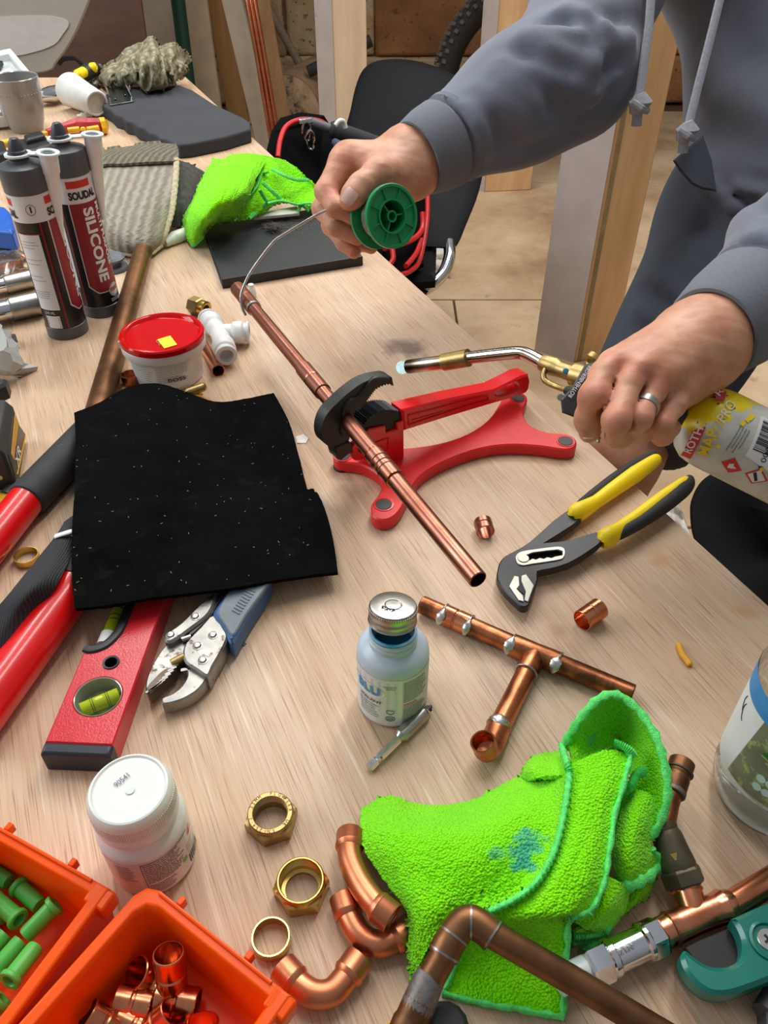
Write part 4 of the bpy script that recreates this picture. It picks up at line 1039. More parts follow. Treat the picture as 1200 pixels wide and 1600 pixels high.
# ------------------------------------------------------------------ the clamped copper pipe
def clamped_pipe():
    h = .090; r = .0073; a = P(372, 452, h); b = P(747, 906, h); d = b - a
    at = lambda x, y: a + d * max(0, min(1, ((P(x, y, h) - a).dot(d) / d.length_squared)))
    root = thing('copper_pipe', 'long copper pipe with couplings held in the red vise, open end nearest', 'pipe', (a + b) / 2 - UP * r)
    m = hollow(a, b, r, .0064); mk('pipe_run', m, COPPER_ROSE, root)
    m = hollow(a - d.normalized() * .002, at(405, 479), r + .0016, r, beads=[(.55, -.0008, .0012)]); mk('end_coupling', m, COPPER_ROSE, root)
    mk('solder_ring', hollow(at(403, 478), at(406, 481), r + .0014, r), SOLDER, root)
    m = hollow(at(480, 574), at(511, 611), r + .0013, r, beads=[(.5, -.0006, .001)]); mk('coupling', m, COPPER_ROSE, root)
    m = hollow(at(588, 707), at(624, 747), r + .0013, r, beads=[(.3, .0007, .0009), (.5, -.0008, .0008), (.62, .0006, .0009)]); mk('coupling', m, COPPER_ROSE, root)
    for t in (.02, .98): mk('solder_ring', hollow(at(588, 707).lerp(at(624, 747), t), at(588, 707).lerp(at(624, 747), t) + d.normalized() * .001, r + .0015, r), COPPER, root)
clamped_pipe()
m = MB(); q = P(394, 463, .0); m.lathe([(0, 0), (.006, 0), (.0065, .004), (.0055, .012), (.004, .014), (.004, .018), (0, .019)], 18, M.Translation(q) @ M.Rotation(.0, 4, 'X')); single('plastic_cap', m, WHITEP, 'tiny white plastic cap by the far end of the clamped pipe', 'peg')  # small loose plastic cap with a nub, standing on the bench

# ------------------------------------------------------------------ blow torch
def torch():
    root = thing('blow_torch', 'hand held gas torch with bent steel burner tube and yellow topped gas bottle', 'torch', PD(1000, 640, .64))
    D = lambda x, y, d: PD(x, y, d)
    tip, s0, s1, mid, b1, b2, e = D(637, 573, .81), D(694, 566, .785), D(732, 559, .768), D(784, 553, .745), D(812, 551, .732), D(829, 556, .722), D(852, 569, .708)
    T = M.Translation(tip) @ frame(s0 - tip).to_4x4(); L = (s0 - tip).length
    m = MB(); m.lathe([(.0045, .03), (.0052, .0), (.0068, .0), (.0071, .002), (.0071, L), (.0066, L)], 32, T)
    t = NT('heat_blued_tube'); t.set(metal=1, rough=.28); o = t.n('ShaderNodeTexCoord').outputs['Generated']
    sx = t.n('ShaderNodeSeparateXYZ'); t.l(o, sx.inputs[0])
    t.l(t.ramp(sx.outputs['X'], [(0.0, rgb(58, 50, 46)), (.16, rgb(84, 68, 58)), (.3, rgb(150, 138, 122)), (.5, rgb(196, 190, 178)), (.75, rgb(176, 150, 110)), (1, rgb(200, 196, 188))]), t.b.inputs['Base Color'])
    mk('burner_tube', m, t.m, root)
    m = MB(); m.tube([s0, s1], .0086, 32); mk('brass_sleeve', m, BRASS_DULL, root)
    m = MB(); m.tube(spline([s1, mid, b1, b2, e], 8), .0060, 24); mk('swan_neck', m, mat('warm_chrome', (206, 196, 184), .14, 1.0, .1, 30), root)
    g = [D(848, 567, .710), D(868, 574, .70), D(874, 577, .697), D(888, 582, .69), D(898, 586, .685), D(920, 592, .675)]
    m = MB(); m.tube([g[0], g[0].lerp(g[1], .3), g[1], g[2], g[3], g[4], g[4], g[5]], [.0072, .0080, .0082, .0068, .0068, .0074, .0104, .0104], 32); mk('brass_mixer', m, BRASS_DULL, root)
    for x, y in ((866, 568), (877, 576), (860, 577)):
        p = D(x, y, .6935 + (880 - x) * .0004); mk('air_hole', disc(p, (CAM - p), .0026, .002, 14), INK, root)
    p = D(884, 580, .6815); mk('paint_mark', disc(p, (CAM - p), .0026, .0006, 12), mat('blue_paint_mark', (40, 130, 170), .5), root)
    hp = spline([D(853, 575, .702), D(849, 584, .70), D(851, 594, .698), D(860, 600, .695), D(872, 605, .69), D(886, 610, .68)], 8)
    m = MB(); m.tube(hp, .0026, 12); mk('gas_pipe', m, BRASS_DULL, root)
    m = MB(); m.tube([hp[-1], D(893, 613, .675)], .004, 14); mk('pipe_cap', m, BLACKP, root)
    kb = D(924, 565, .672); m = MB(); m.tube([kb, kb + V((.004, .003, .003))], .0075, 20); m.tube([kb + V((0, 0, -.012)), kb], .005, 14); mk('valve_knob', m, BRASS_DULL, root, bevel=.001)
    # trigger body: a wedge-ended block running down-left from the mixer
    ax = (D(898, 640, .645) - D(928, 578, .668)).normalized(); side = ax.cross(ray(905, 610)).normalized()
    bp = [(914, 569), (934, 565), (944, 590), (932, 640), (902, 654), (878, 645), (876, 624), (893, 606)]
    m = MB(); m.prism([PD(x, y, .652 - (y - 600) * .0001) for x, y in bp], ray(905, 610).normalized() * .032, ch=.0015); mk('trigger_body', m, BLACKP, root)
    A = PD(893, 622, .6490); B = PD(926, 573, .6535); nn = -(ray(905, 610))
    flat_text('ROTHENBERGER', A, B, nn, PAPER, root, tall=.0036, off=.0008, bold=.01)
    sc = PD(876, 621, .66); mk('trigger_screw', disc(sc, -ray(876, 621), .003, .006, 14), STEEL, root)
    # handle under the fist and the gas bottle
    c0 = PD(1078, 652, .652); c1 = PD(1400, 813, .64); axis = (c1 - c0).normalized(); Rb = .0335
    m = MB(); m.tube([D(932, 618, .668), D(960, 634, .664), D(1010, 650, .66), c0 - axis * .004], [.012, .0150, .0155, .017], 24); mk('handle', m, BLACKR, root)
    for k in range(9):
        p = PD(938 + (k % 2) - k * .4, 650 + k * 5.0, .600 + k * .001); m = MB(); m.lathe([(0, -.0014), (.0012, -.0008), (.0015, 0), (.0012, .0008), (0, .0014)], 8, M.Translation(p)); mk('chain_bead', m, STEEL, root)
    T = M.Translation(c0) @ frame(axis, V((0, -1, 0)).cross(axis)).to_4x4()
    # turn the label frame so that angle zero faces the camera
    oc = T.inverted() @ CAM; ang = math.atan2(oc.x, -oc.y); T = T @ M.Rotation(ang, 4, 'Z')
    Lb = .27; m = MB(); m.lathe([(.0, -.018), (.012, -.018), (.0125, -.008), (.018, -.005), (.026, .001), (.0315, .009), (Rb - .0004, .018), (Rb, .024), (Rb, Lb - .01), (Rb - .006, Lb), (0, Lb)], 64, T)
    t = NT('worn_bottle_paint'); t.set(rough=.34); o = t.n('ShaderNodeTexCoord').outputs['Object']
    pz = t.n('ShaderNodeVectorMath', operation='DOT_PRODUCT'); t.l(o, pz.inputs[0]); pz.inputs[1].default_value = axis
    dz = t.n('ShaderNodeMath', operation='SUBTRACT'); t.l(pz.outputs['Value'], dz.inputs[0]); dz.inputs[1].default_value = (c0 - wm(root).translation).dot(axis)
    px = t.n('ShaderNodeVectorMath', operation='DOT_PRODUCT'); t.l(o, px.inputs[0]); upv = (T.to_3x3() @ V((1, 0, 0))); px.inputs[1].default_value = upv
    hx = t.n('ShaderNodeMath', operation='SUBTRACT'); t.l(px.outputs['Value'], hx.inputs[0]); hx.inputs[1].default_value = (c0 - wm(root).translation).dot(upv)
    nz = t.noise(75, o, 5, .65); a1 = t.n('ShaderNodeMath', operation='MULTIPLY_ADD'); t.l(nz, a1.inputs[0]); a1.inputs[1].default_value = .05; t.l(dz.outputs[0], a1.inputs[2])
    sgn = -1 if (T.to_3x3() @ V((1, 0, 0))).z > 0 else 1
    a2 = t.n('ShaderNodeMath', operation='MULTIPLY_ADD'); t.l(hx.outputs[0], a2.inputs[0]); a2.inputs[1].default_value = .85 * sgn; t.l(a1.outputs[0], a2.inputs[2])
    f = t.n('ShaderNodeMath', operation='LESS_THAN'); t.l(a2.outputs[0], f.inputs[0]); f.inputs[1].default_value = .033
    body = t.ramp(t.noise(30, o, 5, .6), [(.3, rgb(176, 176, 164)), (.6, rgb(206, 206, 196)), (.75, rgb(188, 184, 170))])
    c = t.mix(f.outputs[0], body, rgb(240, 214, 20)); sp = t.noise(210, o, 2); k = t.ramp(sp, [(.66, (0, 0, 0, 1)), (.69, (1, 1, 1, 1))])
    m2 = t.n('ShaderNodeMath', operation='MULTIPLY'); t.l(k, m2.inputs[0]); t.l(f.outputs[0], m2.inputs[1]); c = t.mix(m2.outputs[0], c, rgb(60, 52, 20)); t.l(c, t.b.inputs['Base Color']); t.bump(t.noise(40, o, 4), .25, .002)
    gb = mk('gas_bottle', m, t.m, root)
    cy = Cyl(T, Rb)
    redl = mat('worn_red_print', (200, 40, 50), .4, 0, .12, 90, c2=(214, 200, 190), wear=.62)
    cy.quad('red_label', [(1082, 673), (1103, 666), (1079, 717), (1064, 711)], redl, gb, .0003)
    cy.text('ROTH', (1079, 708), (1099, 669), PAPER, gb, .0007, bold=.02, tall=.006)
    cy.quad('red_label', [(1117, 606), (1135, 612), (1131, 627), (1118, 624)], redl, gb, .0003); cy.text('R', (1124, 620), (1131, 612), PAPER, gb, .0007, tall=.005)
    cy.text('MAP', (1106, 713), (1123, 672), mat('yellow_print', (232, 200, 40), .5), gb, .0006, bold=.03, tall=.0085)
    cy.text('//', (1124, 678), (1134, 662), mat('yellow_print', (232, 200, 40), .5), gb, .0006, tall=.0085); cy.text('PRO', (1131, 661), (1150, 632), PAPER, gb, .0006, tall=.0075)
    u = [cy.uv(*p) for p in ((1188, 650), (1228, 668), (1206, 740), (1164, 712))]; cy.quad_uv('barcode_label', u, PAPER, gb, .0004)
    rb = random.Random(3); a = V(u[0]).lerp(V(u[3]), .08); b = V(u[0]).lerp(V(u[3]), .82); w1 = (V(u[1]) - V(u[0])); m = MB(); t0 = 0.0
    while t0 < .97:
        t1 = t0 + rb.choice((.012, .02, .035)); q = [a.lerp(b, t0) + w1 * .12, a.lerp(b, t0) + w1 * .85, a.lerp(b, t1) + w1 * .85, a.lerp(b, t1) + w1 * .12]
        m.add([cy.pt(*x, .0007) for x in q], [(0, 1, 2, 3)]); t0 = t1 + rb.choice((.012, .02, .03))
    mk('barcode', m, INK, gb, smooth=0, kind='stuff')
    cy.text('4 004', (1190, 735), (1204, 700), INK, gb, .0008, tall=.004)
    cy.quad('hazard_diamond', [(1127, 721), (1148, 715), (1159, 735), (1138, 738)], INK_RED, gb, .0004); fp = [cy.uv(1137, 731), cy.uv(1150, 724)]
    c_ = (V(fp[0]) + V(fp[1])) / 2; m = MB(); m.add([cy.pt(c_.x + dx, c_.y + dy, .0008) for dx, dy in ((-.001, -.003), (.003, -.002), (.002, .001), (0, .004), (-.001, .001), (-.003, 0))], [(0, 1, 2, 3, 4, 5)]); mk('flame_symbol', m, PAPER, gb, smooth=0)
    cy.quad('hazard_diamond', [(1164, 739), (1189, 731), (1200, 751), (1174, 755)], INK_RED, gb, .0004); cy.quad('hazard_field', [(1168, 740), (1188, 734), (1196, 750), (1176, 753)], PAPER, gb, .0006)
    cy.quad('cylinder_symbol', [(1177, 738), (1182, 737), (1184, 750), (1179, 751)], INK, gb, .0008)
    for (x, y, w_) in ((1160, 662, 5), (1168, 656, 5), (1173, 652, 6), (1122, 697, 4), (1190, 733, 4)): cy.quad('paint_fleck', [(x - w_, y), (x, y - w_), (x + w_, y - 1), (x, y + w_)], YELLOW, gb, .0009, 3)
    uu = cy.uv(1150, 690); cy.lines((uu[0] - .012, uu[1] - .004, uu[0] + .010, uu[1] + .006), 4, INK_GREY, gb, ang=0)
    # the pale flame at the burner mouth
    T2 = M.Translation(tip) @ frame(tip - s0).to_4x4(); t = NT('gas_flame'); nt = t.t; nt.nodes.remove(t.b); out = [n for n in nt.nodes if n.type == 'OUTPUT_MATERIAL'][0]
    em = t.n('ShaderNodeEmission'); em.inputs['Color'].default_value = (.55, .95, 1, 1); em.inputs['Strength'].default_value = 1.1; tr = t.n('ShaderNodeBsdfTransparent'); mx = t.n('ShaderNodeMixShader')
    fr = t.ramp(t.noise(160, t.obj(), 3), [(.35, (.12, .12, .12, 1)), (.7, (.75, .75, .75, 1))]); t.l(fr, mx.inputs[0]); t.l(tr.outputs[0], mx.inputs[1]); t.l(em.outputs[0], mx.inputs[2]); t.l(mx.outputs[0], out.inputs[0])
    m = MB(); m.lathe([(.0052, -.001), (.0062, .003), (.0068, .007), (.0058, .010), (.0030, .0125), (0, .0135)], 20, T2); mk('flame', m, t.m, root, label='pale blue gas flame')
torch()

# ------------------------------------------------------------------ reel of solder in the other hand
def reel():
    c = PD(612, 338, .868); tocam = (CAM - c).normalized(); n = (tocam * math.cos(.62) + V((math.sin(.62), 0, 0)) + UP * .05).normalized()
    root = thing('solder_reel', 'green plastic reel of solder held up in the raised hand', 'reel', c - n * .02)
    g = mat('green_reel_plastic', (22, 142, 82), .34, 0, .06, 60); T = M.Translation(c) @ frame(n, UP).to_4x4(); R0 = .0335
    m = MB(); m.lathe([(.0165, -.0035), (R0 - .001, -.0035), (R0, -.0025), (R0, .0018), (R0 - .0008, .0025), (R0 - .0035, .0025), (R0 - .004, .0), (.0185, .0), (.0182, .0025), (.0162, .0025), (.0158, .0), (.0158, -.026), (.0165, -.026), (.0165, -.0035)], 56, T); mk('front_flange', m, g, root)
    m = MB()
    for k in range(8):
        a = k * math.pi / 4 + .2; d = T.to_3x3() @ V((math.cos(a), math.sin(a), 0)); m.box(c + d * .0242 + n * .0008, (.0125, .0012, .0024), frame(n, d))
    mk('flange_rib', m, g, root)
    m = MB(); m.lathe([(.0045, -.03), (.0045, .001), (.0063, .001), (.0063, -.03), (.0045, -.03)], 24, T); m.lathe([(0, -.008), (.0045, -.008)], 24, T); mk('hub', m, g, root)
    for k in range(3):
        a = k * 2 * math.pi / 3 + .5; d = T.to_3x3() @ V((math.cos(a), math.sin(a), 0)); m = MB(); m.box(c + d * .011 - n * .014, (.0105, .0014, .028), frame(n, d)); mk('spoke', m, g, root)
    T3 = M.Translation(c - n * .0295) @ frame(n, UP).to_4x4(); m = MB(); m.lathe([(.0, -.002), (R0, -.002), (R0, .0015), (.0, .0015)], 56, T3); mk('rear_flange', m, g, root)
    m = MB(); pr = [(.0165, -.0270)]; k = 0
    while k < 11: pr += [(.0215, -.0270 + k * .0020), (.0226, -.0270 + k * .0020 + .0010)]; k += 1
    pr += [(.0165, -.0045)]; m.lathe(pr, 40, T); mk('wound_solder', m, SOLDER, root)
    wpts = [(590, 304, .888), (560, 312, .878), (535, 318, .873), (500, 333, .882), (470, 350, .886), (442, 367, .892), (428, 377, .895), (408, 402, .900), (390, 428, .904), (379, 452, .905), (376, 468, .906), (379, 482, .908), (384, 493, .910)]
    m = MB(); m.tube(spline([PD(*p) for p in wpts], 6), .00150, 12); mk('solder_wire', m, SOLDER, root, label='bent bright solder wire reaching to the far end of the pipe')
reel()
# ------------------------------------------------------------------ water pump pliers
def pump_pliers():
    s = 2.609; c = lambda *p: crop(p, 740, 690, s)
    root = thing('pump_pliers', 'slip joint pliers with yellow and black handles lying open at the bench edge', 'pliers', P(900, 860))
    iron = mat('black_forged_steel', (32, 33, 35), .4, .3, .15, 60, .15, 400); ss = mat('ground_steel', (160, 158, 148), .42, .9, .1, 90)
    def slab(name, px, h, th, mt, holes=(), ch=.001, n=3, **kw):
        m = MB(); m.prism(pl(sp2(px, n), h), (0, 0, -th), [pl(q, h) for q in holes], ch=ch); return mk(name, m, mt, root, **kw)
    slab('jaw_arm', c((378, 282), (440, 312), (300, 408), (262, 428), (240, 470), (180, 470), (150, 455), (228, 408)), .0115, .007, iron)
    slot = c((206, 466), (240, 452), (300, 444), (345, 440), (362, 446), (362, 462), (330, 468), (318, 474), (300, 470), (286, 477), (270, 473), (254, 480), (240, 476), (226, 484), (208, 482))
    slab('jaw_head', c((98, 520), (108, 488), (130, 464), (170, 444), (230, 418), (320, 408), (400, 398), (500, 366), (528, 400), (470, 448), (390, 496), (310, 520), (262, 530), (262, 560), (242, 620), (224, 668), (196, 672), (176, 656), (130, 612), (96, 560)), .016, .0075, iron, [slot], n=2)
    slab('slot_plate', c((170, 470), (184, 452), (220, 442), (330, 428), (362, 430), (374, 446), (368, 470), (345, 482), (240, 498), (200, 504), (178, 494)), .0172, .0016, ss, [slot], ch=.0004)
    slab('slot_floor', slot, .011, .003, INK, ch=0, n=1)
    q = P(*c((203, 474))[0], .0180); mk('pivot_rivet', disc(q, UP, .0050, .0022, 24), ss, root)
    slab('jaw_face', c((145, 588), (166, 546), (184, 550), (188, 585), (176, 600), (202, 628), (205, 652), (184, 646)), .0172, .0016, ss, ch=.0003, n=1)
    slab('jaw_face', c((195, 546), (214, 540), (246, 586), (222, 652), (207, 646), (212, 610), (194, 568)), .0172, .0016, ss, ch=.0003, n=1)
    slab('jaw_mouth', c((188, 560), (196, 560), (214, 606), (206, 622), (178, 600)), .0168, .001, INK, ch=0, n=1)
    def grip(pts, rad, mt, name, sc=1.0, **kw):
        p = spline([P(*crop([(x, y)], 740, 690, s)[0], h) for x, y, h in pts], 6); k = len(p)
        rr = np.interp(np.linspace(0, 1, k), np.linspace(0, 1, len(rad)), rad); m = MB()
        m.tube([p[0]] + p + [p[-1]], [(rr[0] * .5, rr[0] * .4)] + [(a, a * sc) for a in rr] + [(rr[-1] * .4, rr[-1] * .4)], 20, flat=V((1, 0, 0))); return mk(name, m, mt, root, smooth=1.2, **kw)
    grip([(398, 296, .012), (430, 285, .012), (500, 245, .012), (570, 195, .012), (660, 132, .012), (735, 80, .012), (752, 68, .012)], [.0072, .0096, .0068, .0078, .0088, .0070, .0046], YELLOW, 'handle_grip', .9, label='yellow grip with black back')
    grip([(428, 252, .0115), (480, 220, .0115), (560, 162, .0115), (650, 100, .0115), (725, 58, .0115), (742, 52, .0115)], [.0025, .0050, .0060, .0060, .0050, .003], BLACKR, 'grip_back', .9)
    grip([(518, 400, .014), (548, 390, .014), (600, 355, .0135), (680, 300, .013), (770, 235, .012), (850, 178, .012), (872, 158, .012)], [.0080, .0100, .0074, .0074, .0082, .0076, .005], YELLOW, 'handle_grip', .9, label='yellow grip with black flank')
    grip([(584, 388, .0135), (620, 362, .0140), (690, 322, .0135), (780, 258, .0130), (850, 200, .0125), (876, 172, .0125), (880, 150, .0125)], [.004, .0062, .0062, .0074, .0078, .0064, .0045], BLACKR, 'grip_flank', .95)
    return root
pump_pliers()

# ------------------------------------------------------------------ loose couplings
def coupling(label, a, b, h, r, mt=COPPER, bead=True, group='loose copper couplings', name='pipe_coupling', cat='coupling'):
    A, B = P(*a, h), P(*b, h); root_m = hollow(A, B, r, r - .0009, 28, beads=[(.5, -.0006, .0009)] if bead else [])
    return single(name, root_m, mt, label, cat, group)
coupling('small copper coupling lying between the clamped pipe end and pump pliers', (754, 815), (759, 832), .0088, .0086, COPPER_ROSE)
coupling('bright copper coupling with a middle ring lying below the pump pliers', (909, 970), (937, 950), .0092, .0092)

# ------------------------------------------------------------------ soldered tee assembly
def tee():
    s = 3.158; c = lambda x, y: (640 + x / s, 900 + y / s); h = .0092; r = .0079; Q = lambda x, y, hh=h: P(*c(x, y), hh)
    root = thing('soldered_tee', 'soldered copper tee with branch ending in an upturned elbow', 'pipe fitting', P(820, 1040))
    a, b, j, e, eb = Q(58, 140), Q(1102, 585), Q(625, 385), Q(712, 420), Q(508, 340)
    m = hollow(a, Q(505, 338), r, .0070); mk('pipe_run', m, COPPER_OLD, root)
    m = hollow(Q(165, 186), Q(302, 247), r + .0012, r, beads=[(.48, -.0007, .0007)]); mk('coupling', m, COPPER, root)
    d = (b - a).normalized(); up = UP
    m = MB(); m.tube([eb, eb.lerp(j, .35), j, j.lerp(Q(735, 432), .6), Q(735, 432)], [r + .0013, r + .0013, r + .0008, r + .0013, r + .0013], 28); br = Q(572, 478)
    m.tube([j, j.lerp(br, .55), br], [r + .0004, r + .0012, r + .0012], 28); mk('tee_fitting', m, COPPER_OLD, root)
    m = hollow(Q(730, 430), b, r, .0070); mk('pipe_run', m, COPPER_OLD, root)
    el = Q(432, 765); m = hollow(Q(575, 478), el, r, .0070); mk('branch_pipe', m, COPPER_OLD, root)
    mouth = P(754, 1158, .024); ec = P(*c(400, 845), .0105)
    p = spline([Q(445, 735), el, ec.lerp(el, .35) + UP * .0005, P(*c(382, 855), .013), mouth.lerp(P(*c(382, 858), .013), .55) , mouth], 6)
    m = MB(); m.tube(p, [r + .0011] * len(p), 28, caps=False); n2 = (p[-1] - p[-3]).normalized(); T = M.Translation(p[-1]) @ frame(n2).to_4x4(); m.lathe([(r + .0011, 0), (r + .0004, .0006), (r - .0002, 0), (r - .0004, -.012), (0, -.014)], 28, T); mk('elbow', m, COPPER_OLD, root)
    for x, y, k in ((172, 190, 1), (298, 246, 1), (506, 341, 1), (735, 432, 1), (573, 477, 0), (440, 745, 0)):
        q = Q(x, y); dd = d if k else (el - br).normalized(); mk('solder_ring', hollow(q - dd * .0008, q + dd * .0008, r + .0018, r), SOLDER, root)
    for (x, y, L0, aa) in ((165, 205, .0032, .9), (292, 258, .0030, .8), (500, 346, .0038, .9), (725, 440, .0042, .8), (436, 738, .0040, 1.0)):
        q = Q(x, y); dd = d if x != 436 else (el - br).normalized(); T = M.Translation(q) @ frame(dd, CAM - q).to_4x4(); rr = random.Random(x); G = []
        for i in range(15):
            a_ = -aa + 2 * aa * i / 14; w2 = L0 * math.cos(a_ / aa * 1.5) ** .6 * rr.uniform(.82, 1.12) + .0003; G.append([T @ V((R_ * math.cos(a_), R_ * math.sin(a_), w2 * k)) for k, R_ in ((-1, r + .0009), (-.7, r + .0017), (0, r + .0019), (.7, r + .0017), (1, r + .0009))])
        m = MB(); m.grid(G); mk('solder_blob', m, SOLDER, root, smooth=1.2)
tee()

# ------------------------------------------------------------------ bottle of sealant with its cap resting on the neck
def sealant():
    G = P(613, 1092); T = M.Translation(G); R = .0262
    root = thing('sealant_bottle', 'pale blue grey plastic bottle with printed label and blue rimmed open neck', 'bottle', G)
    mt = mat('pale_pearl_plastic', (184, 198, 208), .34, 0, .03, 30)
    m = MB(); m.lathe([(0, .0), (R - .002, 0), (R, .002), (R, .058), (R - .0006, .0622), (R - .004, .0665), (.0172, .0700), (.0168, .0718), (.0176, .0728), (.0176, .0745), (.0164, .0755), (.0172, .0768), (.0172, .0782), (.0164, .0792), (.0166, .0815), (.0150, .0818), (.0146, .075), (.0146, .05), (0, .049)], 64, T)
    b = mk('bottle_body', m, mt, root)
    m = MB(); m.lathe([(.0167, .0800), (.0169, .0818), (.0150, .0822), (.0147, .0795), (.0147, .066), (0, .0655)], 48, T); mk('stained_rim', m, [mat('blue_sealant_stain', (38, 126, 160), .3, 0, .2, 60)][0], root)
    cy = Cyl(T @ M.Rotation(-.24, 4, 'Z'), R); lab = mat('silver_white_label', (218, 222, 224), .45, 0, .03, 30)
    cy.quad_uv('label', [(-.034, .0565), (.0125, .0565), (.0125, .0035), (-.034, .0035)], lab, b, .0002, 16)
    cy.quad_uv('label_back', [(.0130, .0565), (.045, .0565), (.045, .0035), (.0130, .0035)], mat('grey_print_panel', (200, 202, 203), .5, 0, .14, 900), b, .0002, 16)
    cy.quad_uv('white_stripe', [(.0105, .0565), (.0130, .0565), (.0130, .0035), (.0105, .0035)], PAPER, b, .00025, 6)
    for i in range(16): cy.quad_uv('grey_stripe', [(-.028, .0535 - i * .0022), (.009, .0535 - i * .0022), (.009, .0527 - i * .0022), (-.028, .0527 - i * .0022)], GREY_STRIPE, b, .0003, 6)
    m = MB(); n = 28; ring = [(-.016 + .0165 * math.cos(t), .0405 + .0075 * math.sin(t)) for t in [2 * math.pi * k / n for k in range(n)]]
    m.add([cy.pt(-.016, .0405, .0005)] + [cy.pt(u, z, .0005) for u, z in ring], [(0, 1 + k, 1 + (k + 1) % n) for k in range(n)]); mk('logo_oval', m, PAPER, b, smooth=0)
    cy.text('BLU', (-.0235, .0372), (-.0030, .0372), INK_BLUE, b, .0008, uv=True, tall=.0085, bold=.04)
    cy.text('SEALANT', (-.021, .0285), (-.0015, .0285), INK, b, .0008, uv=True, tall=.0026, bold=.02)
    cy.text('PREMIUM', (-.0005, .0490), (.0085, .0490), INK, b, .0008, uv=True, tall=.0014); cy.text('GRADE', (.0010, .0468), (.0078, .0468), INK, b, .0008, uv=True, tall=.0014)
    for z, st in ((.0100, 'NSF'),):
        m = MB(); ring = [(.0045 + .0034 * math.cos(t), z + .0026 + .0026 * math.sin(t)) for t in [2 * math.pi * k / 24 for k in range(25)]]
        m.tube([cy.pt(u, zz, .0006) for u, zz in ring], .00022, 6); mk('nsf_ring', m, INK, b); cy.text(st, (.0022, z + .0016), (.0068, z + .0016), INK, b, .0008, uv=True, tall=.0019, bold=.02)
    m = MB(); m.tube([cy.pt(u, z, .0006) for u, z in ((.0018, .0222), (.0072, .0222), (.0072, .0192), (.0045, .0176), (.0018, .0192), (.0018, .0222))], .00022, 6); mk('shield_mark', m, INK, b)
    cy.lines((-.022, .010, -.004, .026), 6, INK_GREY, b, seed=2); cy.lines((.0140, .030, .036, .0535), 11, INK_GREY, b, seed=3); cy.lines((.0140, .006, .036, .024), 10, INK_GREY, b, seed=4); cy.lines((.0140, .0245, .026, .0285), 2, INK_RED, b, seed=5)
    # the cap lies loose and tilted on the rim
    lid = bpy.data.objects.new('screw_cap', None); COL.objects.link(lid); lid.parent = root; lid['label'] = 'brushed metal screw cap resting tilted on the neck'; lid.scale = (1, 1, 1); lid.matrix_basis = M.Translation(V((-.0005, .0035, .0860))) @ M.Diagonal((.94, .94, 1, 1)) @ (M.Rotation(-.20, 3, 'X') @ M.Rotation(.04, 3, 'Y')).to_4x4()
    m = MB(); k = 64; prof = [(.0168, .0), (.0180, .0), (.0184, .0012), (.0176, .0026), (.0180, .004), (.0180, .0056), (.0174, .0066), (.0180, .0078), (.0180, .0120), (.0172, .0134), (.0164, .0138), (.0066, .0138), (.0060, .0130), (.0054, .0138), (0, .0140)]
    m.lathe(prof, 64); m.lathe([(.0168, .0), (.0166, .0125), (0, .0125)], 40); mk('cap_shell', m, STEEL, lid, local=True)
    m = MB()
    for i in range(64):
        a = 2 * math.pi * i / 64; m.box((.0179 * math.cos(a), .0179 * math.sin(a), .0112), (.0008, .0007, .0022), M.Rotation(a, 3, 'Z'))
    mk('knurling', m, STEEL, lid, local=True, kind='stuff'); m = MB(); rr = random.Random(8)
    for i in range(26):
        a = rr.uniform(3.4, 5.0); q = rr.uniform(.0055, .0085); m.box((q * math.cos(a) - .001, q * math.sin(a), .0140), (.0016, .0004, .0003), M.Rotation(rr.uniform(0, 3), 3, 'Z'))
    mk('date_print', m, INK, lid, local=True, kind='stuff')
GREY_STRIPE = mat('grey_stripe_print', (188, 194, 198), .5)
sealant()

def driver_bit():
    a, b = P(576, 1200, .0045), P(675, 1102, .0052); d = (b - a).normalized(); L = (b - a).length
    root = thing('driver_bit', 'steel hex shank magnetic bit holder with black tip beside the sealant bottle', 'driver bit', P(622, 1152))
    T = M.Translation(a) @ frame(d).to_4x4(); hx = 6
    m = MB(); m.lathe([(0, 0), (.0030, 0), (.0036, .0006), (.0036, .0075), (.0026, .0085), (.0026, .0105), (.0036, .0118), (.0036, .0310), (.0030, .0325)], hx, T); mk('hex_shank', m, CHROME, root, smooth=.3)
    m = MB(); m.lathe([(.0030, .031), (.0040, .033), (.0054, .0345), (.0056, .0355), (.0056, .0600), (.0052, .0612), (.0036, .0612)], 28, T); mk('sleeve', m, STEEL, root)
    m = MB(); m.lathe([(.0034, .061), (.0034, .0645), (.0026, .065), (.0030, .067), (.0030, L - .006), (.0014, L - .001), (0, L)], 6, T); mk('bit_tip', m, BLACKP, root, smooth=.3)
    m = MB(); m.lathe([(.0036, .0625), (.0039, .0632), (.0036, .064)], 20, T); mk('bit_ring', m, CHROME, root)
driver_bit()

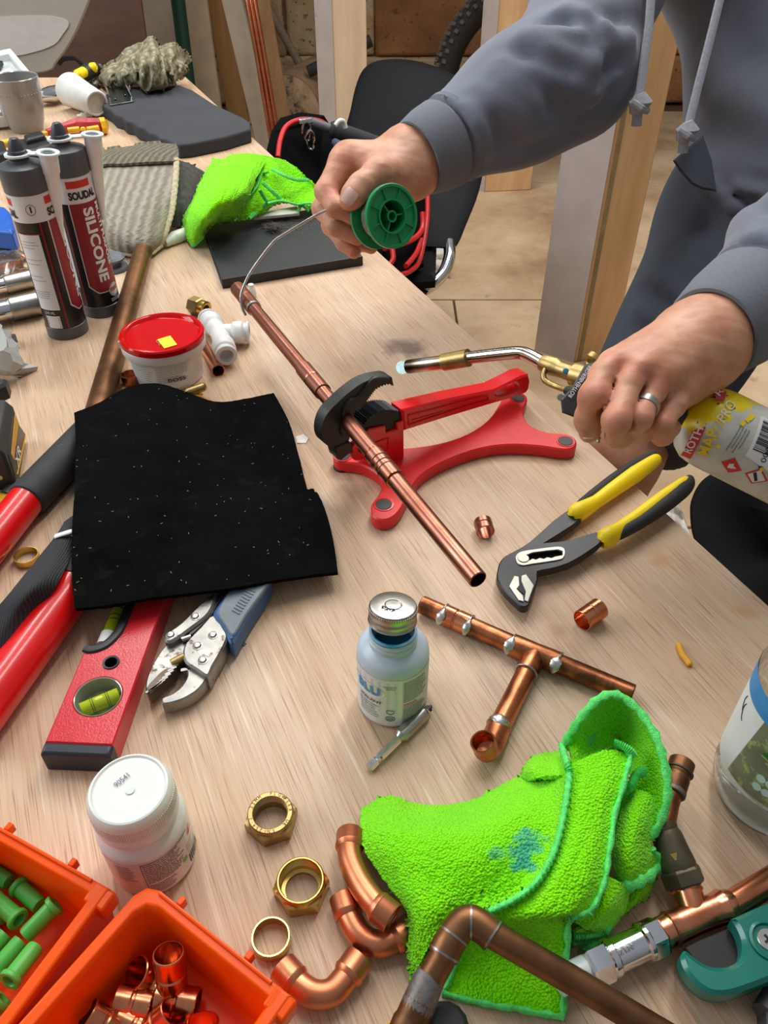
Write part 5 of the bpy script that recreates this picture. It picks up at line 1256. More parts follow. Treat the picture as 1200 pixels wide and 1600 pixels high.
# ------------------------------------------------------------------ white tablet pot
def pot():
    G = P(242, 1336); T = M.Translation(G); R = .0272
    root = thing('tablet_pot', 'white plastic screw top pot with fine printed label beside the orange bins', 'pot', G)
    wm_ = mat('milky_white_plastic', (228, 230, 222), .34, 0, .02, 20, sss=.1)
    m = MB(); m.lathe([(0, 0), (R - .004, 0), (R - .001, .001), (R, .0035), (R, .046), (R - .0006, .0490), (R - .003, .0520), (.0235, .0545), (.0228, .0560), (.0232, .0570), (.0232, .0600)], 64, T); b = mk('pot_body', m, wm_, root)
    m = MB(); k = 120; pr = [(.0238, .0588), (.0252, .0586), (.0254, .0640), (.0249, .0650), (.0249, .0770), (.0242, .0800), (.0226, .0822), (.0215, .0826), (.0205, .0816), (.0, .0812)]
    m.lathe(pr, 64, T); lid = mk('screw_lid', m, wm_, root); m = MB()
    for i in range(k): a = 2 * math.pi * i / k; m.box(G + V((.0250 * math.cos(a), .0250 * math.sin(a), .0712)), (.0008, .0006, .010), M.Rotation(a, 3, 'Z'))
    mk('lid_ribs', m, wm_, lid, kind='stuff')
    q = G + V((.001, -.001, .0812)); mk('moulding_pip', disc(q + UP * .0008, UP, .0026, .0008, 20), wm_, lid)
    q1 = RP(183, 1232, q, UP); q2 = RP(204, 1214, q, UP); v = (q2 - q1)
    flat_text('90541', q1, q2, UP, mat('violet_stamp_ink', (92, 84, 128), .6), lid, tall=.0038, off=.0010)
    cy = Cyl(T, R); u0, z0 = cy.uv(205, 1322); u1, z1 = cy.uv(306, 1290)
    lab = mat('pot_label_paper', (222, 216, 210), .55); cy.quad_uv('label', [(u0 - .026, .0435), (.036, .0435), (.036, .0045), (u0 - .026, .0045)], lab, b, .0002, 20)
    m = MB(); m.tube([cy.pt(u, z, .0005) for u, z in ((u0, .006), (u0, .042))], .00018, 6); mk('label_rule', m, INK, b)
    m = MB(); m.tube([cy.pt(u0 + t * .034, .0420, .0005) for t in [i / 12 for i in range(13)]], .00018, 6); mk('label_rule', m, INK, b)
    cy.lines((u0 + .001, .018, u0 + .028, .041), 11, INK, b, h=.0007, seed=11); cy.lines((u0 + .001, .006, u0 + .020, .0165), 6, INK_GREY, b, h=.0007, seed=12); cy.lines((u0 - .016, .022, u0 - .004, .041), 8, INK_GREY, b, h=.0007, seed=13)
    cy.lines((u0 + .030, .020, u0 + .038, .030), 4, INK_GREY, b, h=.0007, seed=15)
    cy.quad_uv('green_mark', [(u0 + .0245, .0205), (u0 + .0285, .0205), (u0 + .0285, .0165), (u0 + .0245, .0165)], GREENP, b, .0005, 3)
    m = MB(); t = u0 + .0300; r2 = random.Random(5)
    while t < u0 + .043: w_ = r2.choice((.0004, .0007, .001)); m.add([cy.pt(x, z, .0006) for x, z in ((t, .008), (t + w_, .008), (t + w_, .017), (t, .017))], [(0, 1, 2, 3)]); t += w_ + r2.choice((.0005, .0008))
    mk('barcode', m, INK, b, smooth=0, kind='stuff')
    m = MB(); m.add([cy.pt(*x, .0006) for x in ((u0 + .034, .0335), (u0 + .041, .0365), (u0 + .041, .0355), (u0 + .036, .0335), (u0 + .039, .041), (u0 + .038, .041))], [(0, 1, 2, 3), (0, 3, 4, 5)]); mk('red_mark', m, INK_RED, b, smooth=0)
pot()

# ------------------------------------------------------------------ brass nuts and olives
STAMP = mat('dark_brass_stamp', (70, 56, 34), .6)
def hexnut(label, px, h0, hgt, af, hole, flange_r, zrot, letters=False, open_up=False, mt=BRASS_DULL):
    G = P(*px); root = thing('brass_nut', label, 'nut', G, zrot, 'brass compression nuts'); rc = af / 2 / math.cos(math.pi / 6)
    hexl = [V((rc * math.cos(a), rc * math.sin(a), 0)) for a in [k * math.pi / 3 for k in range(6)]]
    n = 48
    def rr(a, r): k = math.pi / 3; b = ((a + k / 2) % k) - k / 2; b = (a % k) - k / 2; return r / math.cos(b)
    rings = []
    def hexring(r, z, lim=1e9): return [V((min(rr(a, r), lim) * math.cos(a), min(rr(a, r), lim) * math.sin(a), z)) for a in [2 * math.pi * i / n for i in range(n)]]
    def cring(r, z): return [V((r * math.cos(a), r * math.sin(a), z)) for a in [2 * math.pi * i / n for i in range(n)]]
    hh = hgt * .66
    L = [cring(hole, 0), hexring(af / 2, 0, rc * .97), hexring(af / 2, .001, rc), hexring(af / 2, hh - .0015, rc), hexring(af / 2, hh, rc * .96), cring(flange_r, hh + .0008), cring(flange_r, hgt - .0008), cring(flange_r - .0008, hgt)]
    if open_up:
        L += [cring(flange_r - .0016, hgt), cring(flange_r - .0022, hgt - .001)]; z = hgt - .0016
        for k in range(5): L += [cring(flange_r - .0017, z), cring(flange_r - .0025, z - .0007)]; z -= .0014
        L += [cring(flange_r - .0024, z), cring(flange_r - .0024, .0035), cring(hole, .003), cring(hole, 0)]
    else:
        L += [cring(hole + .0006, hgt), cring(hole, hgt - .0006)]; z = hgt - .002
        for k in range(4): L += [cring(hole + .0007, z), cring(hole, z - .0007)]; z -= .0014
        L += [cring(hole, z), cring(hole, 0)]
    m = MB(); m.grid([[r[i % n] for i in range(n + 1)] for r in L]); b = mk('nut_body', m, mt, root, local=True, smooth=.5, fixn=True)
    if letters:
        st = '22MM  FLOWFLEX  UK  EN1254-2  '; v0 = None; r = (hole + flange_r) / 2
        for i, chh in enumerate(st):
            if chh == ' ': continue
            v, f = text_geo(chh, .0); a = math.pi * .82 - i * 2 * math.pi / len(st); k = .0024 / .7
            m = MB(); pts = []
            for x, y, _ in v:
                rr_ = r - .0010 + y * k; aa = a - x * k * .8 / r; pts.append(V((rr_ * math.cos(aa), rr_ * math.sin(aa), hgt + .0002)))
            m.add(pts, f); mk('stamped_letter', m, STAMP, b, local=True, smooth=0)
hexnut('brass nut stamped with letters round its face, left of centre', (425, 1285), 0, .0135, .0310, .0112, .0152, .35 - GA * 0, True)
hexnut('brass nut lying open side up with inner thread showing', (472, 1392), 0, .0155, .0305, .0104, .0150, .15, False, True, mt=BRASS)
def olive(label, px, r, hgt, mt=GOLD, tilt=None, name='olive_ring', group='brass and copper olive rings', h=0.0):
    T = M.Translation(P(*px, h)) @ (tilt.to_4x4() if tilt is not None else M.Identity(4))
    m = MB(); m.lathe([(r - .0008, 0), (r, 0), (r + .0004, hgt * .5), (r, hgt), (r - .0008, hgt), (r - .0006, hgt * .5), (r - .0008, 0)], 48, T); return single(name, m, mt, label, 'ring', group)
olive('shiny brass ring beside the tip of the orange bin', (425, 1472), .0113, .0085)
olive('brass ring on the bench at far left beside the black strap', (44, 876), .0108, .0075, BRASS)
olive('orange copper ring standing left of the red lidded tub', (205, 598), .0100, .012, COPPER)

# ------------------------------------------------------------------ copper bends
def bend(label, px, h, r=.0077, mt=COPPER_SATIN, socket=.0013):
    pts = spline([P(x, y, h if not isinstance(h, (list, tuple)) else h[i]) for i, (x, y) in enumerate(px)], 8)
    c = pts[len(pts) // 2]; root = thing('copper_bend', label, 'pipe fitting', V((c.x, c.y, ZT)), group='copper bends beside the green cloth')
    m = MB(); m.tube(pts, r, 28, caps=False); b = mk('bend_tube', m, mt, root)
    for a, b_ in ((pts[0], pts[1]), (pts[-1], pts[-2])):
        d = (b_ - a).normalized(); L = .0115; T = M.Translation(a) @ frame(d).to_4x4(); m = MB()
        R = r + socket; m.lathe([(r - .0004, .002), (R - .0009, -.0005), (R - .0003, -.001), (R, -.0004), (R, L - .003), (R + .0004, L - .002), (R - .0001, L - .0005), (r + .0001, L + .0012)], 32, T); m.lathe([(R - .0009, -.0005), (R - .0012, .008), (0, .009)], 28, T); mk('socket', m, mt, root)
    return root
bend('copper bend lying on top, partly tucked under the green cloth', [(547, 1304), (547, 1340), (562, 1378), (588, 1414), (612, 1434)], [.012, .017, .021, .024, .024])
bend('middle copper bend, its far socket hidden beneath the cloth', [(537, 1402), (547, 1434), (564, 1462), (590, 1475), (618, 1466), (642, 1452)], .0092)
bend('copper bend nearest the orange bin, curving like a smile', [(442, 1512), (464, 1536), (490, 1553), (517, 1551), (538, 1530), (561, 1498)], .0092)

# ------------------------------------------------------------------ long elbow pipe crossing the cloth
def elbow_pipe():
    s = 2.308; c = lambda x, y: (560 + x / s, 1060 + y / s); Q = lambda x, y, h: P(*c(x, y), h); r = .0076
    root = thing('elbow_pipe', 'old copper pipe with elbow lying across the front of the green cloth', 'pipe', P(750, 1500))
    a = [Q(182, 1300, .022), Q(200, 1215, .026), Q(240, 1120, .032), Q(318, 980, .042)]
    m = MB(); m.tube(a[1:], r, 28); mk('pipe_run', m, COPPER_DULL, root)
    m = MB(); d = (a[1] - a[2]).normalized(); m.tube([a[1] - d * .010, a[1] - d * .008, a[1] + d * .002, a[1] + d * .004, a[1] + d * .03], [r, r + .0015, r + .0016, r + .0024, r + .0022], 28); mk('reducer', m, COPPER_DULL, root)
    m = MB(); m.tube([a[1] - d * .022, a[1] - d * .018, a[1] - d * .006, a[1] + d * .001], [r + .0002, r + .0010, r + .0016, r + .0014], 24); mk('old_solder', m, SOLDER_OLD, root)
    e = spline([Q(305, 1000, .0405), Q(330, 950, .0435), Q(368, 893, .046), Q(402, 876, .047), Q(445, 896, .0465), Q(488, 930, .0455)], 6); m = MB(); m.tube(e, r + .0012, 28); mk('elbow', m, COPPER_DULL, root)
    b = [Q(470, 915, .0460), Q(600, 990, .041), Q(800, 1105, .033), Q(1060, 1262, .024), Q(1200, 1345, .020)]
    m = MB(); m.tube(b, r, 28); mk('pipe_run', m, COPPER_DULL, root)
    for q, d in ((Q(310, 990, .041), e[1] - e[0]), (Q(345, 930, .0445), e[7] - e[6]), (Q(405, 877, .047), e[19] - e[17]), (Q(484, 926, .0456), e[-1] - e[-2])):
        d = d.normalized(); mk('solder_ring', hollow(q - d * .0006, q + d * .0006, r + .0016, r), SOLDER, root)
elbow_pipe()

# ------------------------------------------------------------------ tee with brass valve and chrome coupling
def valve_tee():
    s = 3.529; c = lambda x, y: (860 + x / s, 1160 + y / s); Q = lambda x, y, h=.014: P(*c(x, y), h); r = .0080
    root = thing('valve_tee', 'copper tee with dull brass valve branch and chromed compression coupling', 'pipe fitting', P(1050, 1450))
    run = [Q(1260, 735), Q(985, 905)]; d = (run[1] - run[0]).normalized()
    mk('pipe_run', hollow(Q(1330, 692), Q(975, 910), r, .007), COPPER, root)
    j = Q(800, 968); e1 = Q(955, 905); e2 = Q(655, 1032)
    m = MB(); m.tube([Q(1000, 880), Q(975, 898), Q(962, 903), e1, e1.lerp(j, .25), j, j.lerp(e2, .7), e2.lerp(j, .02), e2, Q(640, 1042), Q(600, 1062)], [r, r + .0012, r + .0012, r + .0022, r + .0013, r + .0011, r + .0013, r + .0022, r + .0013, r + .0012, r + .0012], 28)
    br = Q(742, 790, .016); m.tube([j, j.lerp(br, .5), j.lerp(br, .75), j.lerp(br, .82), br], [r + .0004, r + .0010, r + .0011, r + .0020, r + .0012], 28); mk('tee_fitting', m, COPPER, root)
    mk('solder_ring', hollow(Q(668, 1032), Q(660, 1036), r + .0018, r), SOLDER_OLD, root)
    a = Q(620, 1055); ch = [a, Q(560, 1085), Q(535, 1098), Q(495, 1120), Q(470, 1130), Q(320, 1195), Q(290, 1208), Q(180, 1262)]
    dd = (ch[-1] - a).normalized(); T = M.Translation(a) @ frame(dd).to_4x4(); L = (ch[-1] - a).length; k = L / 100.0
    m = MB(); m.lathe([(.0085, 0), (.0098, .001), (.0108, 4 * k), (.0112, 5 * k), (.0112, 21 * k), (.0104, 23 * k)], 6, T); mk('compression_nut', m, CHROME, root, smooth=.3)
    m = MB(); m.lathe([(.0100, 20 * k), (.0112, 22 * k), (.0112, 26 * k), (.0096, 28 * k), (.0096, 62 * k), (.0108, 64 * k), (.0108, 70 * k), (.0098, 72 * k)], 32, T); cb = mk('coupling_body', m, CHROME, root)
    m = MB(); m.lathe([(.0100, 70 * k), (.0114, 72 * k), (.0116, 75 * k), (.0116, 92 * k), (.0108, 95 * k), (.0085, 95.5 * k)], 6, T); mk('compression_nut', m, CHROME, root, smooth=.3)
    cy = Cyl(T, .0096); u, z = cy.uv(*c(370, 1185)); u2, z2 = cy.uv(*c(462, 1140)); cy.text('22 EN', (u, z), (u2, z2), STEEL, cb, .0006, uv=True, tall=.0034, bold=.02)
    w0 = T @ V((0, 0, 93 * k)); m = MB(); m.tube([w0, w0 + dd * .012, w0 + dd * .020, w0 + dd * .0215], [.0080, .0080, .0074, .004], 24); mk('plastic_pipe_end', m, mat('milky_pipe_end', (216, 226, 222), .4), root)
    # brass valve up the branch
    v0 = Q(735, 765, .017); v1 = Q(625, 470, .030); dv = (v1 - v0).normalized(); Tv = M.Translation(v0) @ frame(dv).to_4x4(); Lv = (v1 - v0).length
    br2 = mat('oxidised_brass_valve', (92, 84, 66), .48, .7, .2, 50, .3, 300)
    m = MB(); m.lathe([(.0080, -.004), (.0120, -.003), (.0128, -.002), (.0128, .0055), (.0120, .0070), (.009, .0075)], 6, Tv); mk('valve_nut', m, br2, root, smooth=.3)
    m = MB(); m.lathe([(.0105, .006), (.0112, .009), (.0108, .013), (.0102, Lv * .55), (.0094, Lv * .85), (.0082, Lv * .95), (.0086, Lv), (.0078, Lv + .003)], 32, Tv); vb = mk('valve_body', m, br2, root)
    cyv = Cyl(Tv, .0104); u, z = cyv.uv(*c(685, 630)); cyv.quad_uv('arrow_mark', [(u - .002, z + .002), (u + .002, z + .002), (u + .0005, z - .002), (u - .0005, z - .002)], BRASS, vb, .0006, 2)
    p = [Q(622, 480, .030), Q(650, 340, .032), Q(672, 270, .033), Q(700, 180, .034), Q(728, 105, .036)]
    m = MB(); m.tube(p[:3], r - .0012, 24); mk('pipe_run', m, COPPER_OLD, root)
    t = hollow(p[2], p[4], r + .0004, .006, 28, beads=[(.5, -.0005, .001)]); mk('end_coupling', t, COPPER_DULL, root)
    q = p[2].lerp(p[4], .62); dq = (p[4] - p[2]).normalized(); mk('solder_ring', hollow(q, q + dq * .0014, r + .0014, r), SOLDER_OLD, root); mk('solder_ring', hollow(p[2] - dq * .002, p[2] + dq * .0015, r + .0008, .006), SOLDER_OLD, root)
valve_tee()

# ------------------------------------------------------------------ pipe cutter
def cutter():
    s = 6.154; c = lambda *p: crop(p, 1040, 1340, s); teal = mat('teal_enamel', (14, 108, 94), .28, 0, .05, 60, .08, 300, coat=.2)
    root = thing('pipe_cutter', 'teal C shaped pipe cutter with black plate in its jaw at right', 'pipe cutter', P(1160, 1520))
    out = c((190, 890), (240, 925), (300, 975), (370, 1020), (440, 1046), (530, 1056), (610, 1042), (680, 1005), (725, 950), (745, 860), (735, 770), (705, 690), (668, 625), (640, 585), (700, 555), (985, 432), (1330, 300), (1460, 520), (1420, 860), (1240, 1080), (985, 1185), (830, 1245), (640, 1305), (500, 1315), (400, 1285), (300, 1215), (220, 1120), (170, 1030), (150, 950), (165, 905))
    m = MB(); m.prism(pl(sp2(out, 3), .030), (0, 0, -.011), ch=.0022); mk('frame_half', m, teal, root, bevel=.0008)
    m = MB(); m.prism(pl(sp2(out, 3), .0185), (0, 0, -.013), ch=.001); mk('frame_half', m, teal, root)
    pl_ = c((185, 862), (300, 800), (590, 682), (600, 640), (648, 590), (760, 700), (780, 870), (740, 1000), (600, 1090), (430, 1080), (300, 1010)); m = MB(); m.prism(pl(pl_, .0165), (0, 0, -.011), ch=.0006); mk('jaw_plate', m, mat('black_cutter_plate', (26, 24, 22), .55, 0, .3, 40), root)
    q = P(*c((990, 800))[0], .0300); m = MB(); T = M.Translation(q); m.lathe([(.0100, .0), (.0108, .0012), (.0092, .0016), (.0086, .0006), (.0086, -.002), (0, -.002)], 40, T); mk('screw_recess', m, teal, root)
    q = P(*c((990, 790))[0], .0302); mk('screw_head', disc(q + UP * .0006, UP, .0062, .0025, 28), STEEL, root); m = MB(); m.box(q + UP * .0008, (.006, .0014, .0004), M.Rotation(.6, 3, 'Z')); m.box(q + UP * .0008, (.0014, .006, .0004), M.Rotation(.6, 3, 'Z')); mk('screw_slot', m, INK, root)
    a = P(*c((970, 1520))[0], .012); b = P(*c((1100, 1300))[0], .012); m = MB(); m.tube([a, b], .008, 16); mk('feed_knob', m, mat('dark_knob', (60, 60, 62), .5), root)
cutter()

# ------------------------------------------------------------------ clear bottle at the right edge
def clear_bottle():
    G = P(1200, 1236); T = M.Translation(G); R = .0405
    root = thing('water_bottle', 'clear plastic bottle with white and leaf printed label standing at right edge', 'bottle', G)
    t = NT('clear_pet'); t.set(rough=.03, trans=1.0, ior=1.38); t.b.inputs['Base Color'].default_value = (.94, .96, .94, 1)
    wv = lambda z: .0014 * math.sin(z * 260)
    pr = [(0, .006), (.018, .003), (.030, .0), (.036, .002), (R - .001, .012), (R, .02), (R - .002, .03), (R, .036), (R, .12), (R - .006, .15), (.022, .19), (.0135, .21), (.0135, .235)]
    inn = [(.0127, .235), (.0127, .21), (.0212, .19), (R - .0068, .15), (R - .0008, .12), (R - .0008, .036), (R - .0028, .03), (R - .0008, .02), (R - .0018, .0125), (.0355, .003), (.030, .0009), (.018, .0039), (0, .0069)]
    m = MB(); m.lathe(pr + inn, 56, T); b = mk('bottle_body', m, t.m, root)
    w_ = NT('water'); w_.set(rough=.0, trans=1.0, ior=1.33); w_.b.inputs['Base Color'].default_value = (.86, .86, .78, 1)
    m = MB(); m.lathe([(0, .0072), (.018, .0042), (.030, .0014), (.0350, .0034), (R - .0022, .013), (R - .0012, .02), (R - .0032, .03), (R - .0012, .036), (R - .0012, .052), (0, .052)], 48, T); mk('water', m, w_.m, root)
    cy = Cyl(T @ M.Rotation(-.95, 4, 'Z'), R); h0, h1 = .034, .118
    m = MB(); m.lathe([(R + .0003, .1010), (R + .0003, h1)], 56, T); mk('blue_band', m, mat('blue_label_band', (44, 132, 196), .4), b)
    white = mat('white_label_film', (216, 222, 220), .4, 0, .03, 20); cy.quad_uv('white_label', [(-.064, .101), (-.012, .101), (-.020, h0), (-.064, h0)], white, b, .0003, 14)
    cy.quad_uv('picture_label', [(-.012, .101), (.05, .101), (.05, h0 + .004), (-.020, h0 + .004)], mat('leafy_picture_label', (112, 118, 92), .45, 0, .2, 60, c2=(150, 170, 96), wear=.55), b, .0003, 14)
    for uu, zz, w2, l2, rot in ((.004, .083, .004, .010, .5), (.012, .074, .005, .012, -.2), (.020, .088, .004, .010, 1.0)):
        m = MB(); ring = []
        for k in range(17):
            tt = k / 16; ring.append((l2 * (2 * tt - 1), w2 * math.sin(math.pi * tt)))
        q = ring + [(x, -y) for x, y in reversed(ring[1:-1])]; m.add([cy.pt(uu + x * math.cos(rot) - y * math.sin(rot), zz + x * math.sin(rot) + y * math.cos(rot), .0007) for x, y in q], [tuple(range(len(q)))]); mk('leaf_print', m, mat('leaf_green', (44, 120, 50), .5), b, smooth=0)
    for k in range(6):
        m = MB(); uu, zz = .002 + (k % 3) * .006, .050 + (k // 3) * .009; q = [(uu + .003 * math.cos(a), zz + .0035 * math.sin(a)) for a in [i * .5 for i in range(13)]]; m.add([cy.pt(*x, .0006) for x in q], [tuple(range(13))]); mk('bubble_print', m, mat('pale_mint', (176, 206, 196), .4), b, smooth=0)
    for k, (uu, zz) in enumerate(((-.034, .092), (-.031, .088))):
        m = MB(); m.tube(spline([cy.pt(uu + x, zz + z, .0005) for x, z in ((0, .005), (-.0012, 0), (.001, -.006), (.0035, -.008))], 5), .0003, 6); mk('ink_scribble', m, INK, b)
clear_bottle()
m = MB(); pts = spline([P(1060, 1006, .0022), P(1066, 1022, .0026), P(1072, 1030, .0026), P(1079, 1040, .0022)], 5); m.tube(pts, [.0020] + [.0026] * (len(pts) - 2) + [.0020], 12); single('yellow_offcut', m, mat('amber_sealant', (226, 164, 28), .5), 'little yellow stick of hardened sealant on the bare plywood', 'offcut', smooth=1.2)
m = MB(); m.prism(pl([(462, 682), (474, 678), (482, 684), (478, 692), (464, 692)], .001), (0, 0, -.001)); single('paint_chip', m, mat('white_paint_chip', (226, 220, 208), .7), 'white paint chip on the plywood left of the red vise', 'chip', smooth=0)
# ------------------------------------------------------------------ cloth sheets from control nets (pixel, height) -> fine surfaces
def net(rows, n=8, jit=0.0, seed=0, conv=None, wr=0.0):
    conv = conv or (lambda a: P(*a)); G = [[conv(a) for a in r] for r in rows]
    G = [spline(r, n) for r in G]; cols = [spline([r[j] for r in G], n) for j in range(len(G[0]))]
    out = [[cols[j][i] for j in range(len(cols))] for i in range(len(cols[0]))]
    if jit or wr:
        r = random.Random(seed)
        for row in out:
            for p in row: p += V((r.gauss(0, jit), r.gauss(0, jit), r.gauss(0, jit))) + UP * (wr * float(noise3(np.array([tuple(p)]), 90, seed)[0]))
    return out
def add_sheet(m, G, th):
    """two-sided sheet with rounded-off rim"""
    nu, nv = len(G), len(G[0]); N = [[None] * nv for _ in range(nu)]
    for i in range(nu):
        for j in range(nv):
            a = G[min(i + 1, nu - 1)][j] - G[max(i - 1, 0)][j]; b = G[i][min(j + 1, nv - 1)] - G[i][max(j - 1, 0)]; n = a.cross(b)
            n = n.normalized() if n.length > 1e-12 else V(UP); N[i][j] = n if n.dot(CAM - G[i][j]) > 0 else -n
    B = [[G[i][j] - N[i][j] * th for j in range(nv)] for i in range(nu)]
    m.grid(G); o = len(m.v); m.grid([list(reversed(r)) for r in B])
    rim = [(i, 0) for i in range(nu)] + [(nu - 1, j) for j in range(1, nv)] + [(i, nv - 1) for i in range(nu - 2, -1, -1)] + [(0, j) for j in range(nv - 2, 0, -1)]
    k = len(rim); mid = [G[i][j] for i, j in rim] + [B[i][j] for i, j in rim]
    m.add(mid, [(a, (a + 1) % k, k + (a + 1) % k, k + a) for a in range(k)])
    return m
def terry(name, c, c2, sc=650):
    t = NT(name); t.set(rough=.95, sheen=.15, spec=.1); o = t.obj()
    vo = t.n('ShaderNodeTexVoronoi'); vo.inputs['Scale'].default_value = sc; t.l(o, vo.inputs['Vector'])
    c_ = t.ramp(t.noise(14, o, 4), [(.3, rgb(*c)), (.7, rgb(*c2))]); dk = t.ramp(vo.outputs['Distance'], [(.1, (1, 1, 1, 1)), (.75, (.70, .70, .70, 1))])
    mx = t.n('ShaderNodeMix', data_type='RGBA', blend_type='MULTIPLY'); mx.inputs[0].default_value = .8; t.l(c_, mx.inputs[6]); t.l(dk, mx.inputs[7]); t.last = mx.outputs[2]
    t.l(t.last, t.b.inputs['Base Color']); inv = t.n('ShaderNodeMath', operation='SUBTRACT'); inv.inputs[0].default_value = 1; t.l(vo.outputs['Distance'], inv.inputs[1]); t.bump(inv.outputs[0], .9, .0016); return t
LIME_T = terry('lime_terry', (128, 246, 4), (150, 255, 8)); LIME = LIME_T.m
HEM = mat('mint_overlock_hem', (98, 226, 110), .9, 0, .25, 300, .8, 900, .001)
def stain(t, root, pts, col):
    o = t.obj(); c = t.last
    for (p, r, a) in pts:
        q = wm(root).inverted() @ p; d = t.n('ShaderNodeVectorMath', operation='DISTANCE'); cn = t.n('ShaderNodeTexNoise'); cn.inputs['Scale'].default_value = 120; cn.inputs['Detail'].default_value = 4; t.l(o, cn.inputs['Vector'])
        nz = t.n('ShaderNodeVectorMath', operation='MULTIPLY_ADD'); t.l(cn.outputs['Color'], nz.inputs[0]); nz.inputs[1].default_value = (r * 2.2,) * 3; t.l(o, nz.inputs[2]); t.l(nz.outputs[0], d.inputs[0]); d.inputs[1].default_value = q + V((r * 1.1,) * 3)
        f = t.n('ShaderNodeMapRange'); f.inputs[1].default_value = r; f.inputs[2].default_value = r * .6; f.inputs[3].default_value = 0; f.inputs[4].default_value = a; t.l(d.outputs['Value'], f.inputs[0]); c = t.mix(f.outputs[0], c, rgb(*col))
    t.l(c, t.b.inputs['Base Color'])
def front_cloth():
    s = 2.308; cv = lambda a: P(560 + a[0] / s, 1060 + a[1] / s, a[2])
    root = thing('cleaning_cloth', 'crumpled lime green terry cloth with blue stain, in front among copper fittings', 'cloth', P(790, 1340))
    m = MB()
    A = [[(10, 468, .004), (6, 540, .014), (20, 612, .020), (88, 722, .022), (172, 842, .024), (182, 960, .016), (195, 1092, .004)],
         [(110, 424, .003), (104, 520, .026), (112, 605, .032), (172, 722, .034), (222, 832, .034), (218, 940, .024), (206, 1080, .008)],
         [(225, 452, .004), (232, 545, .034), (245, 640, .040), (275, 732, .040), (300, 822, .038), (272, 905, .030), (236, 1000, .020)],
         [(400, 440, .006), (402, 535, .036), (402, 632, .042), (398, 722, .040), (388, 795, .036), (350, 850, .034), (292, 920, .030)],
         [(545, 365, .008), (570, 465, .036), (560, 560, .042), (535, 655, .040), (500, 740, .036), (450, 805, .034), (380, 858, .036)],
         [(640, 320, .012), (690, 390, .034), (680, 500, .042), (652, 620, .040), (602, 722, .036), (530, 795, .034), (430, 850, .036)],
         [(700, 290, .018), (762, 330, .050), (742, 480, .050), (707, 620, .046), (652, 722, .042), (572, 792, .038), (470, 842, .038)]]
    add_sheet(m, net(A, 12, .00025, 1, cv, .0016), .003)
    A2 = [[(585, 352, .006), (600, 310, .014), (640, 276, .016), (700, 262, .012), (730, 262, .018)], [(590, 356, .014), (612, 330, .026), (650, 310, .030), (700, 300, .030), (745, 295, .036)], [(610, 372, .020), (640, 362, .032), (680, 350, .038), (720, 350, .042), (755, 340, .046)]]
    add_sheet(m, net(A2, 7, .00025, 2, cv), .003)
    B = [[(752, 322, .050), (800, 292, .052), (850, 272, .055), (900, 256, .058), (985, 274, .056)], [(750, 400, .049), (800, 385, .054), (850, 378, .056), (900, 372, .058), (965, 350, .056)], [(738, 505, .049), (785, 490, .054), (835, 485, .056), (880, 482, .056), (925, 490, .053)],
         [(708, 622, .045), (755, 612, .052), (805, 610, .054), (850, 615, .054), (902, 635, .048)], [(652, 725, .041), (710, 730, .048), (765, 735, .050), (825, 738, .050), (882, 745, .044)], [(570, 795, .037), (635, 825, .042), (705, 835, .044), (770, 838, .044), (835, 840, .038)],
         [(470, 846, .036), (550, 875, .034), (625, 885, .034), (690, 876, .036), (765, 862, .034)], [(400, 920, .024), (500, 945, .018), (590, 952, .018), (670, 958, .022), (752, 965, .022)], [(348, 1040, .006), (450, 1056, .007), (550, 1070, .007), (650, 1080, .009), (745, 1090, .009)], [(305, 1138, .003), (420, 1165, .0032), (530, 1188, .0032), (640, 1210, .0034), (738, 1222, .0034)]]
    GB = net(B, 9, .00022, 3, cv, .0012); add_sheet(m, GB, .003)
    C = [[(735, 250, .034), (762, 205, .050), (795, 150, .062), (850, 90, .072), (905, 58, .076), (962, 76, .074), (1030, 140, .070), (1076, 222, .066), (1104, 310, .060), (1115, 420, .050), (1090, 520, .040), (1045, 582, .032)],
         [(765, 270, .042), (800, 240, .044), (835, 190, .048), (880, 135, .052), (920, 115, .054), (960, 150, .050), (1005, 215, .050), (1040, 290, .050), (1070, 350, .048), (1075, 430, .042), (1050, 505, .034), (1020, 570, .028)],
         [(770, 310, .046), (820, 280, .040), (862, 238, .036), (900, 205, .036), (935, 205, .034), (958, 245, .034), (985, 300, .036), (1010, 345, .040), (1030, 385, .040), (1035, 440, .036), (1015, 510, .028), (990, 590, .022)],
         [(790, 330, .050), (845, 300, .044), (890, 262, .040), (925, 245, .036), (950, 260, .028), (965, 300, .028), (975, 340, .032), (985, 380, .034), (990, 430, .030), (985, 480, .028), (970, 540, .022), (950, 600, .018)]]
    GC = net(C, 8, .00022, 4, cv); add_sheet(m, GC, .003)
    D = [[(945, 420, .034), (1000, 400, .044), (1050, 415, .046), (1105, 460, .036)], [(925, 520, .038), (980, 505, .048), (1025, 515, .046), (1060, 560, .034)], [(915, 610, .036), (965, 605, .046), (1010, 600, .044), (1058, 615, .030)], [(925, 690, .030), (975, 685, .040), (1025, 668, .036), (1078, 645, .024)], [(942, 746, .022), (990, 744, .030), (1040, 722, .026), (1078, 684, .018)]]
    GD = net(D, 8, .00022, 5, cv, .001); add_sheet(m, GD, .003)
    E_ = [[(870, 700, .030), (920, 722, .034), (960, 745, .030), (985, 760, .018)], [(845, 795, .030), (900, 812, .034), (940, 820, .026), (965, 830, .014)], [(815, 860, .026), (865, 876, .026), (905, 884, .018), (925, 892, .010)], [(770, 872, .022), (820, 905, .018), (862, 918, .012), (892, 926, .006)]]
    add_sheet(m, net(E_, 7, .00022, 6, cv), .003)
